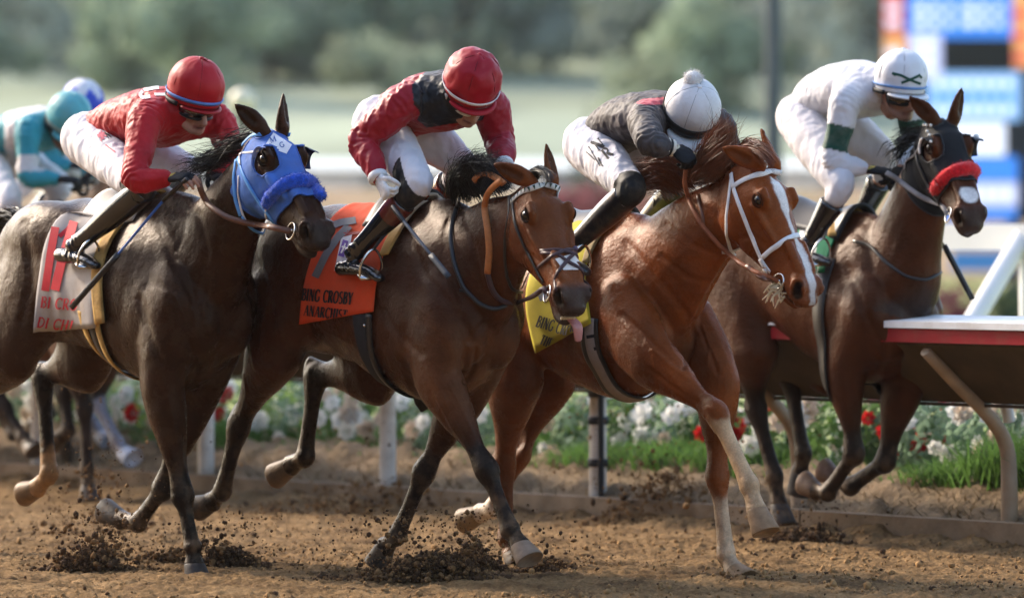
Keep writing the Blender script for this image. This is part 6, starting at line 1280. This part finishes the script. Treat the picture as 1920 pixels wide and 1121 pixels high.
decal('number', ct1, [([(108, 408), (97, 470), (86, 545)], 15), ([(139, 416), (117, 490), (104, 544)], 17), ([(108, 410), (99, 422), (88, 432)], 7), ([(138, 418), (126, 432), (112, 444)], 8)], ink_red, cloth1)
decal('lettering', ct1, text_strokes('BI CRO', 76, 576, 5, 21, .82, .08) + text_strokes('DI CHI', 68, 613, 6, 20, .90, .2), ink_red, cloth1)
G2, NM2 = drape(H1, [(262, 370), (226, 402), (193, 450), (176, 505), (180, 560), (186, 606)], [(287, 368), (252, 402), (215, 446), (197, 500), (196, 560), (202, 604)], nc=8, off=.024, fold=.006, seed=6)
sheet('saddle_pad', G2, NM2, CHAM, thick=.012, top=True, label='tan chamois saddle pad edge in front of the grey saddle cloth', cat='saddle pad')
sa1 = saddle(H1, 'small racing saddle with a white cantle on the dark brown horse', None, None, plain('saddle_white', (.70, .68, .65), .35, .06, 20), None, u0=-.46, u1=-.06)
girth(H1, sa1, -.30, .055, CHAM, slant=.03); girth(H1, sa1, -.225, .06, LEA_BK, slant=.02); girth(H1, sa1, -.165, .045, CHAM, slant=.03, off=.012); stirrup(H1, sa1, J1, 'r'); stirrup(H1, sa1, J1, 'l')

def whip(Fm, a, b, c, d, label, cols, v, vt, r=.007):
    pa, pb, pc, pd = Fm.at(*a, v), Fm.at(*b, v), Fm.at(*c, (v + vt) / 2), Fm.at(*d, vt); root = thing('riding_whip', tuple(pa), label, 'whip')
    tube('grip', [pa, pb], [r * 1.5, r * 1.3], cols[0], root, n=10, sub=1); tube('shaft', [pb, (pb + pc) / 2, pc], [r * .95, r * .85, r * .8], cols[1], root, n=10, sub=2); ribbon('flap', np.linspace(pc, pd, 6), np.tile(A(-.2, -1, .2), (6, 1)), .028, .007, cols[2], root); return root
whip(F1, (350, 336), (306, 376), (222, 476), (134, 577), 'riding whip with a blue shaft held by the jockey in red', (LEA_BK, plain('whip_blue', (.05, .13, .42), .4, .05), LEA_BK), -.24, -.40)

# --- bay with the tan reins
build_horse(H2); build_jockey(J2)
H = H2['head']; br2 = bridle(H2, 'dark leather bridle with a green and white chequered browband and figure eight noseband')
p, n = surf_px(H2, [(960, 380), (968, 371), (985, 358), (1008, 348), (1034, 348), (1052, 356), (1060, 368)], 4., .006); ribbon('browband', p, n, .026, .004, plain('browband_white', (.70, .70, .66), .4), br2)
m = Mesh()
for i in range(1, len(p) - 2, 2):
    t = unit(p[i + 1] - p[i]); b = unit(np.cross(t, n[i])); m.add([p[i] - t * .006 - b * .011 + n[i] * .0055, p[i] + t * .007 - b * .011 + n[i] * .0055, p[i] + b * .011 + n[i] * .0055], [[0, 1, 2]])
m.make('browband_check', plain('browband_green', (.012, .055, .045), .4), br2, smooth=False)
straps(H2, br2, 'cheek_strap', LEA_BK, .016, [[(962, 382), (967, 420), (982, 458), (1000, 492), (1012, 515), (1021, 530)]], off=.005)
straps(H2, br2, 'throat_strap', LEA_BK, .014, [[(958, 370), (958, 400), (951, 440), (948, 480), (950, 515), (958, 540), (975, 549)]], off=.010)
straps(H2, br2, 'noseband', plain('leather_plum', (.060, .030, .030), .4, .2, 30), .017, [[(1010, 502), (1036, 480), (1062, 469), (1082, 470)], [(1083, 472), (1062, 490), (1048, 508), (1041, 526), (1043, 545)]], off=.006)
p, n = surf_px(H2, [(1074, 466), (1080, 470), (1086, 476)], 3., .010); m = Mesh(); m.ell(p[1], .012); m.make('knot', plain('knot_mauve', (.12, .08, .12), .7, .3), br2)
decal('nose_tape', H2['tree'], [], plain('tape_white', (.76, .70, .64), .7, .08, 30, dirt=(.5, .35, .25), damt=.4), H2['body'], .003, [((1041, 486), (1080, 474), (1102, 506), (1056, 507))])
bc = bit(H2, br2, r=.036)
p = rein(H2, [(1024, 536), (1000, 556), (968, 570), (940, 566), (922, 545), (914, 512)], .02, .02); p[0] = bc; ribbon('rein', p, np.tile(unit(A(-.1, -1, .2)), (len(p), 1)), .024, .006, plain('leather_plum', (.06, .03, .03)), br2)
p2 = rein(H2, [(914, 512), (918, 470), (914, 425), (908, 392), (912, 366), (926, 348), (942, 338)], .022, .03); p2[0] = p[-1]; ribbon('rein_grip', p2, np.tile(unit(A(-.1, -1, .2)), (len(p2), 1)), .030, .008, RUB_TAN, br2)
pg = np.array([F2.at(x, y, -.09) for x, y in resample(cat_rom(np.array([(946, 346), (930, 334), (912, 326), (896, 331), (889, 340)], float), 6), 3.)]); ribbon('rein_grip', pg, np.tile(unit(A(-.1, -1, .6)), (len(pg), 1)), .032, .008, RUB_TAN, br2)
p3 = rein(H2, [(862, 374), (850, 405), (844, 440), (850, 490), (868, 540), (900, 572), (930, 582), (950, 572)], .012, .012); ribbon('neck_strap', p3, np.tile(unit(A(-.1, -1, .1)), (len(p3), 1)), .020, .005, LEA_BK, br2)
mp = H.at(.93, -.085, .012); m = Mesh(); m.chain([H.at(.86, -.075, .0), H.at(.95, -.088, .015), mp + A(.035, -.02, -.05), mp + A(.040, -.015, -.105)], [(.018, .007), (.022, .007), (.025, .007), (.018, .006)], lat=unit(A(1, .5, 0)), n=12); m.make('tongue', plain('tongue', (.40, .15, .13), .35, .15, 40, spec=.5), H2['body'])
m = Mesh()
for k in range(6): a = (k - 2.5) * .011; m.box(H.at(.965, -.082, a / 1.1) + H.T * .002, H.W * .0045, H.D * .004, H.T * .007)
m.make('teeth', plain('teeth', (.62, .52, .36), .4, .1), H2['body'], smooth=False)
G, NM = drape(H2, [(640, 398), (606, 432), (588, 480), (570, 545), (563, 606)], [(768, 404), (738, 432), (720, 480), (708, 530), (703, 584)], off=.012, fold=.012, seed=9)
cloth2 = sheet('saddle_cloth', G, NM, plain('cloth_orange', (.62, .065, .016), .8, .08, 12, bump=.0015, bscale=400, dirt=(.42, .10, .04), damt=.4, dscale=7), top=True, label='bright orange saddle cloth with black lettering and a grey number', cat='saddle cloth'); ct2 = grid_tree(G)
ink = plain('print_black', (.014, .012, .014), .7)
decal('number', ct2, [([(618, 426), (640, 418), (668, 414)], 13), ([(656, 424), (634, 446), (612, 478), (592, 520)], 14)], plain('print_slate', (.12, .13, .15), .7), cloth2)
decal('lettering', ct2, text_strokes('BING CROSBY', 566, 563, 5, 23, .52, .10) + text_strokes('ANARCHIST', 570, 591, 7, 20, .59, .05), ink, cloth2)
lg_w, lg_p = plain('logo_white', (.72, .70, .74), .6), plain('logo_purple', (.14, .06, .36), .6)
lp = decal('badge', ct2, [], lg_w, cloth2, .004, [((641, 446), (661, 441), (650, 503), (628, 508))]); decal('badge_mark', ct2, [([(650, 452), (641, 482)], 11), ([(632, 500), (648, 497)], 6)], lg_p, cloth2, .0065); decal('badge_mark', ct2, [([(650, 458), (646, 468), (642, 476)], 3), ([(643, 464), (651, 466)], 3)], lg_w, cloth2, .008)
decal('chevron', ct2, [([(643, 440), (676, 437)], 5), ([(652, 434), (660, 440)], 4)], plain('chevron_red', (.30, .012, .018), .6), cloth2, .004)
G2, NM2 = drape(H2, [(806, 366), (772, 392), (748, 424), (728, 456), (716, 484)], [(830, 360), (800, 380), (770, 412), (750, 446), (732, 480)], nc=8, off=.022, fold=.005, seed=6)
ncol = G2.shape[0] * G2.shape[1] * 2; vv_ = np.vstack([G2.reshape(-1, 3)] * 2); w_ = sstep(vv_[:, 2], 1.50, 1.58)
sheet('saddle_pad', G2, NM2, plain('pad_two', (1, 1, 1), .75, .15, 18, attr=True, dirt=(.2, .13, .07), dscale=12), thick=.012, cols=paint(np.tile(A(.50, .30, .09), (ncol, 1)), w_, (.52, .46, .36)), top=True, label='cream and yellow saddle pad edge in front of the orange saddle cloth', cat='saddle pad')
sa2 = saddle(H2, 'small black racing saddle under the jockey with the white glove', None, None, plain('saddle_black', (.03, .028, .028), .35, .1, 20), None, u0=-.28, u1=.0)
girth(H2, sa2, -.135, .10, plain('girth_elastic', (.020, .020, .023), .75, .12, 40, stretch=(1, 1, 1), bump=.002), slant=.02, off=.007); girth(H2, sa2, -.065, .04, LEA_BK, slant=.05, off=.013); stirrup(H2, sa2, J2, 'r'); stirrup(H2, sa2, J2, 'l')
for (x, y) in ((684, 610), (700, 616), (690, 640), (703, 642)):
    q = cast(bvh(*(lambda o: (np.array([v.co for v in o.data.vertices]) + base_of(o), [list(f.vertices) for f in o.data.polygons]))(bpy.data.objects['girth.003'] if 'girth.003' in bpy.data.objects else sa2.children[1])), x, y)
    if q: m = Mesh(); m.ell(q[0], .008); m.make('buckle', STEEL, sa2)
w2 = whip(F2, (737, 388), (756, 414), (808, 478), (842, 520), 'short riding whip with a broad dark flap held in the white glove', (LEA_BK, plain('whip_slate', (.07, .085, .11), .5, .15, 60), plain('flap_slate', (.045, .05, .06), .5, .1)), -.35, -.36, .0085)

# --- chestnut in the white bridle
build_horse(H3); build_jockey(J3)
H = H3['head']; br3 = bridle(H3, 'white bridle with plain noseband on the chestnut horse')
straps(H3, br3, 'browband', WHITE_ST, .026, [[(1374, 352), (1392, 340), (1420, 328), (1448, 321), (1466, 325)]], mirror=False, off=.006)
straps(H3, br3, 'cheek_strap', WHITE_ST, .021, [[(1372, 326), (1377, 356), (1390, 392), (1405, 430), (1420, 466), (1432, 492), (1446, 510)]], off=.005)
straps(H3, br3, 'throat_strap', WHITE_ST, .016, [[(1374, 326), (1369, 365), (1364, 405), (1364, 440), (1370, 470), (1386, 490)]], off=.006)
straps(H3, br3, 'noseband', WHITE_ST, .024, [[(1432, 482), (1450, 466), (1474, 450), (1496, 440), (1508, 450)]], mirror=False, off=.008)
straps(H3, br3, 'keeper', WHITE_ST, .026, [[(1428, 484), (1436, 500)], [(1436, 502), (1440, 510)]], mirror=False, off=.010)
bc = bit(H3, br3, r=.034)
p = rein(H3, [(1286, 318), (1283, 345), (1295, 385), (1318, 425), (1350, 462), (1388, 494), (1420, 512), (1450, 522)], .014, .02); p[-1] = bc; m_ = np.tile(unit(A(-.1, -1, .3)), (len(p), 1)); ribbon('rein', p, m_, .020, .006, plain('rein_tan', (.27, .085, .035), .5, .2, 30), br3)
p = rein(H3, [(1318, 425), (1318, 400), (1312, 385), (1308, 365)], .008, .012); ribbon('rein', p, np.tile(unit(A(-.1, -1, .3)), (len(p), 1)), .016, .005, LEA_BR, br3)
p = rein(H3, [(1400, 497), (1425, 520), (1448, 528)], .010, .02); ribbon('rein', p, np.tile(unit(A(-.1, -1, .3)), (len(p), 1)), .022, .005, LEA_BR, br3)
rg = np.random.default_rng(8); gl_ = []
for k in range(18):
    a = H.at(rg.uniform(.78, .90), rg.uniform(-.085, -.06), -rg.uniform(.045, .06)); gl_.append([a, a + A(rg.uniform(-.05, .02), -.02, rg.uniform(-.03, .0)), a + A(rg.uniform(-.07, .05), -.03, rg.uniform(-.07, -.01))])
m = Mesh()
for g_ in gl_: m.chain(g_, [.005, .0045, .0025], n=6, sub=2, lat=(0, 1, .2))
m.make('tongue_tie', plain('straw', (.62, .46, .27), .8, .2, 40), br3)
G, NM = drape(H3, [(1150, 396), (1040, 440), (1000, 510), (986, 565), (1011, 658)], [(1176, 392), (1124, 446), (1100, 500), (1104, 555), (1116, 606)], off=.022, fold=.012, seed=15)
cloth3 = sheet('saddle_cloth', G, NM, plain('cloth_yellow', (.46, .385, .028), .8, .08, 12, bump=.0015, bscale=400, dirt=(.35, .26, .05), damt=.4, dscale=7), top=True, label='yellow saddle cloth with black lettering on the chestnut horse', cat='saddle cloth'); ct3 = grid_tree(G)
decal('lettering', ct3, text_strokes('BING CROSBY', 1005, 612, 17, 22, .52, .10) + text_strokes('THE CHOSEN VRON', 1012, 644, 22, 19, .50, .06), ink, cloth3); decal('number', ct3, [([(1012, 560), (1040, 548)], 12), ([(1030, 520), (1018, 562)], 12)], plain('print_slate', (.12, .13, .15)), cloth3)
G2, NM2 = drape(H3, [(1166, 392), (1130, 424), (1104, 462), (1094, 500)], [(1190, 385), (1154, 414), (1124, 452), (1106, 496)], nr=14, nc=6, off=.022, fold=.005, seed=6)
sheet('saddle_pad', G2, NM2, plain('pad_khaki', (.30, .22, .10), .8, .2, 18, dirt=(.14, .09, .05), dscale=12), thick=.012, top=True, label='khaki saddle pad edge in front of the yellow saddle cloth', cat='saddle pad')
sa3 = saddle(H3, 'small racing saddle under the charcoal jockey on the chestnut', None, None, plain('saddle_black', (.03, .028, .028)), None, u0=-.36, u1=.08)
girth(H3, sa3, .165, .105, LEA_BK, slant=.02, z=1.1); g3 = girth(H3, sa3, .170, .060, plain('girth_grey', (.30, .25, .23), .8, .1, 40), slant=.02, off=.012, thick=.004, z=1.1)
gt3 = bvh(*(lambda o: (np.array([v.co for v in o.data.vertices]) + base_of(o), [list(f.vertices) for f in o.data.polygons]))(g3)); decal('girth_mark', gt3, [([(1100, 632), (1122, 628)], 6), ([(1112, 622), (1120, 650)], 5), ([(1114, 654), (1134, 648)], 6), ([(1126, 664), (1146, 660)], 6), ([(1126, 644), (1140, 676)], 5)], ink, sa3, .002); stirrup(H3, sa3, J3, 'r'); stirrup(H3, sa3, J3, 'l')

# --- horse in the black hood by the rail
build_horse(H4); build_jockey(J4)
H = H4['head']; hd4 = hood(H4, 'blinker_hood', 'black cloth blinker hood with eye cups on the horse by the rail', plain('hood_black', (.009, .009, .010), .75, .15, 18, bump=.0015, bscale=300), .060, .64, extra=plain('hood_trim', (.03, .03, .032), .6, .1))
for sg in (-1, 1):
    m = Mesh(); c = H.at(.30, .018, sg * .096); R = []
    for q in np.linspace(0, 1, 6): R.append(np.array([c + (H.D * -math.cos(a) * (.062 - .010 * q) + H.T * math.sin(a) * (.062 - .010 * q)) + H.W * sg * (.050 if sg > 0 else .030) * q for a in np.linspace(-1.4, 1.4, 14)]))
    V = np.vstack(R); Fc = [[i * 14 + j, i * 14 + j + 1, (i + 1) * 14 + j + 1, (i + 1) * 14 + j] for i in range(5) for j in range(13)]; cup = obj('eye_cup', np.vstack([V, V + H.D * .004]), Fc + [[x + len(V) for x in f[::-1]] for f in Fc], plain('cup_black', (.010, .010, .011), .3, .1), hd4)
    if sg < 0: ml = Mesh(); ml.chain(list(R[-1][1:9]), [.006] * 8, lat=H.W, n=8, sub=2); ml.make('cup_rim', plain('rim_white', (.70, .70, .68), .4), cup)
    if sg > 0: ml = Mesh(); ml.ell(R[3][9] + H.D * -.006, .014); ml.make('cup_sticker', plain('rim_white', (.70, .70, .68)), cup)
br4 = bridle(H4, 'dark leather bridle with a white beaded browband over the black hood')
p, n = surf_px(H4, [(1720, 246), (1728, 240), (1740, 235), (1750, 232)], 3., .014); m = Mesh()
for i in range(0, len(p), 2): m.ell(p[i], .0075, n=6)
m.make('browband', plain('bead_white', (.75, .73, .68), .35), br4)
straps(H4, br4, 'cheek_strap', LEA_BK, .018, [[(1714, 244), (1716, 270), (1726, 310), (1740, 340), (1752, 362), (1766, 382)]], off=.012); straps(H4, br4, 'throat_strap', plain('leather_grey', (.20, .18, .17), .5, .1), .014, [[(1712, 245), (1704, 285), (1700, 320)]], mirror=False, off=.012)
bc = bit(H4, br4, r=.036)
fuzzy_band(H4, [(1759, 356), (1768, 341), (1786, 328), (1808, 319), (1828, 323), (1841, 336), (1847, 354)], .034, plain('sheepskin_red', (.60, .008, .014), .95, .25, 60, bump=.005, bscale=160, sheen=.4), 'sheepskin_noseband', 'bright red sheepskin noseband on the black hooded horse', 'noseband')
p = rein(H4, [(1662, 324), (1680, 334), (1702, 352), (1728, 370), (1755, 381), (1772, 386)], .014, .02); p[-1] = bc; ribbon('rein', p, np.tile(unit(A(-.1, -1, .2)), (len(p), 1)), .026, .006, plain('rein_grey', (.26, .24, .23), .5, .2, 20), br4)
p = rein(H4, [(1600, 452), (1630, 458), (1660, 492), (1700, 520), (1740, 526), (1765, 510)], .012, .012); ribbon('breast_strap', p, np.tile(unit(A(-.1, -1, .2)), (len(p), 1)), .016, .005, LEA_BK, br4)
G, NM = drape(H4, [(1560, 352), (1520, 380), (1500, 420), (1490, 470), (1490, 520)], [(1612, 372), (1590, 400), (1572, 440), (1556, 475), (1548, 512)], off=.012, fold=.010, seed=19)
uv_ = np.tile(np.linspace(0, 1, G.shape[1]), G.shape[0]); uv_ = np.r_[uv_, uv_]
cl4 = sheet('saddle_cloth', G, NM, plain('cloth_green_white', (1, 1, 1), .8, .08, 12, attr=True, bump=.0015, bscale=400), cols=paint(np.tile(A(.72, .72, .71), (len(uv_), 1)), np.maximum((uv_ > .62), (uv_ < .06)).astype(float), (.012, .16, .075)), top=True, label='white saddle cloth with green borders under the jockey in white', cat='saddle cloth')
G2, NM2 = drape(H4, [(1582, 380), (1564, 410), (1556, 448)], [(1610, 376), (1588, 408), (1572, 448)], nr=10, nc=6, off=.024, fold=.008, seed=6)
sheet('saddle_pad', G2, NM2, CHAM, thick=.014, top=True, label='tan saddle pad on the horse nearest the rail', cat='saddle pad')
sa4 = saddle(H4, 'small black racing saddle under the jockey in white', None, None, plain('saddle_black', (.03, .028, .028)), None, u0=-.42, u1=.06); girth(H4, sa4, .06, .09, LEA_BK, arc=.9); stirrup(H4, sa4, J4, 'r'); stirrup(H4, sa4, J4, 'l')
whip(F4, (1668, 318), (1690, 352), (1770, 460), (1824, 562), 'thin black riding whip of the jockey in white, hanging past the horse chest', (LEA_BK, LEA_BK, LEA_BK), .10, .30, .007)

# --- the two behind on the left
build_horse(H5); build_jockey(J5)
sa5 = saddle(H5, 'small black racing saddle under the turquoise jockey', None, None, plain('saddle_black', (.03, .028, .028)), None, u0=-.42, u1=.06); girth(H5, sa5, -.1, .09, LEA_BK)
build_jockey(J6)
h6 = H5['body'].copy(); COL.objects.link(h6); h6['label'] = 'brown racehorse farthest back on the left, under the blue capped jockey'; h6.location = Vector(H5['body'].location) + Vector(F6.o - F5.o) + Vector((0, 0, .02))
for ch in H5['body'].children: c_ = ch.copy(); COL.objects.link(c_); c_.parent = h6
# print on caps, breeches and silks
decal('emblem', J4 and J4['htree'], [([(1674, 138), (1690, 142), (1706, 150), (1726, 158)], 5), ([(1690, 156), (1706, 150), (1722, 143)], 5), ([(1673, 137), (1680, 142)], 5), ([(1722, 140), (1728, 147)], 4)], plain('emblem_green', (.012, .07, .05), .6), bpy.data.objects.get('helmet.003'), .002)
pj = lambda j: [c for c in j['person'].children if c.name.startswith('breeches')][0]
decal('lettering', J1['btree'], text_strokes('N.C.E.KIM', 203, 262, -38, 15, .62, .1, bold=1.0), ink, pj(J1), .003)
decal('emblem', J1['btree'], [([(184, 258), (196, 250)], 4), ([(186, 250), (195, 262)], 4), ([(182, 254), (200, 256)], 3), ([(190, 246), (190, 266)], 3), ([(198, 272), (216, 286)], 3)], plain('print_pink', (.60, .17, .20), .7), pj(J1), .003)
decal('lettering', J3['btree'], text_strokes('N', 1122, 285, -38, 20, 1.1, bold=1.35) + text_strokes('R', 1138, 300, -38, 20, 1.1, bold=1.35) + [([(1108, 267), (1132, 277)], 5), ([(1104, 275), (1126, 312)], 2), ([(1122, 296), (1130, 312)], 3), ([(1100, 285), (1116, 300)], 2)], ink, pj(J3), .003)
decal('letter', J1['jtree'], [([(268, 172), (262, 178), (268, 184), (282, 182)], 6), ([(270, 170), (290, 166), (312, 164)], 6), ([(290, 178), (310, 178)], 5)], plain('print_white', (.74, .72, .72), .6), [c for c in J1['person'].children if c.name.startswith('jersey')][0], .003)
m = Mesh(); hc_ = F3.at(*J3['helmet']); 
az_, pt_ = math.radians(J3['look'][0]), math.radians(J3['look'][1]); Fv_ = A(math.sin(az_) * math.cos(pt_), -math.cos(az_) * math.cos(pt_), -math.sin(pt_)); Lv_ = A(math.cos(az_), math.sin(az_), 0); Uv_ = np.cross(Lv_, Fv_) * -1; Uv_ = Uv_ if Uv_[2] > 0 else -Uv_
pc = P(1299, 150, hc_[1] - .05); rgp = np.random.default_rng(4); d_ = rgp.normal(0, 1, (1200, 3)); d_ /= np.linalg.norm(d_, axis=1)[:, None]; hv = []; hf = []
m.ell(pc, .040); pm = m.make('pompom', plain('pompom', (.74, .72, .70), .95, .08, 50, bump=.004, bscale=150, sheen=.3), [c for c in J3['person'].children if c.name.startswith('helmet')][0])
for q in d_: a = pc + q * .037; b = pc + (q + rgp.normal(0, .18, 3)) * .046; s_ = unit(np.cross(q, rgp.normal(0, 1, 3))) * .0014; k = len(hv); hv += [a - s_, a + s_, b]; hf.append([k, k + 1, k + 2])
obj('tuft', hv, np.array(hf), plain('pompom', (.74, .72, .70)), pm)

# ------------------------------------------------------------------ dirt thrown up by the hooves
def spray(px, py, Y, w, h_, n, seed, label=None, rmax=.016, dark=.5, fly=.25):
    """clods and grit thrown up behind a hoof: a low ragged heap, a few jets and loose flying bits"""
    rg = np.random.default_rng(seed); c = P(px, py, Y); k = rg.integers(0, 9, n); jx = rg.uniform(-.75, .75, 9); jl = rg.uniform(-.55, .35, 9); jh = rg.uniform(.35, 1.1, 9) * np.exp(-(jx / .9) ** 2); t = rg.random(n) ** 1.7
    x = w * (jx[k] + jl[k] * t * 1.3) + rg.normal(0, w * .13, n) * (.5 + t); y = rg.normal(0, w * .35, n); z = h_ * jh[k] * t * rg.uniform(.6, 1.15, n)
    lo = rg.random(n) < .55; x = np.where(lo, rg.normal(0, w * .75, n), x); z = np.where(lo, rg.random(n) ** 1.4 * h_ * .6 * np.exp(-(x / (w * .8)) ** 2), z)
    f = rg.random(n) < fly * .6; z = np.where(f, rg.random(n) ** 1.3 * h_ * 1.6, z); x = np.where(f, rg.normal(0, w * 1.1, n), x); p = np.stack([c[0] + x, c[1] + y, np.maximum(z, 0) - .004], 1)
    r = np.clip(rg.lognormal(-5.7, .75, n), .0016, rmax * 1.25) * np.where(f, .65, 1)
    d = rg.random(n) < dark; clods('dirt_spray', p[d], r[d], clod_mat('clod_dark', (.085, .048, .024)), seed); clods('dirt_spray', p[~d], r[~d], clod_mat('clod_warm', (.19, .105, .045)), seed + 1)
spray(172, 1040, 24.7, 0.149, .17, 3442, 1, dark=.75); spray(432, 1035, 24.9, 0.149, .16, 3037, 2, dark=.8); spray(330, 1000, 25.2, 0.138, .12, 1012, 12, fly=.5); spray(812, 1060, 24.1, 0.241, .19, 12757, 3, dark=.55); spray(890, 1040, 24.7, 0.115, .19, 2227, 4, dark=.7); spray(1035, 1050, 24.6, 0.115, .10, 1417, 5, dark=.7)
spray(1500, 1020, 26.7, 0.196, .13, 3442, 6, dark=.8); spray(1390, 1090, 24.0, 0.115, .03, 607, 7); spray(200, 960, 24.8, 0.161, .35, 1012, 8, fly=.8, dark=.4)
spray(180, 940, 27.5, 0.287, .62, 1822, 9, fly=.9, dark=.3); spray(1260, 960, 28.2, 0.380, .48, 5265, 10, fly=.3, dark=.2, rmax=.02); spray(700, 980, 29.5, 0.690, .30, 3037, 11, fly=.4, dark=.3)
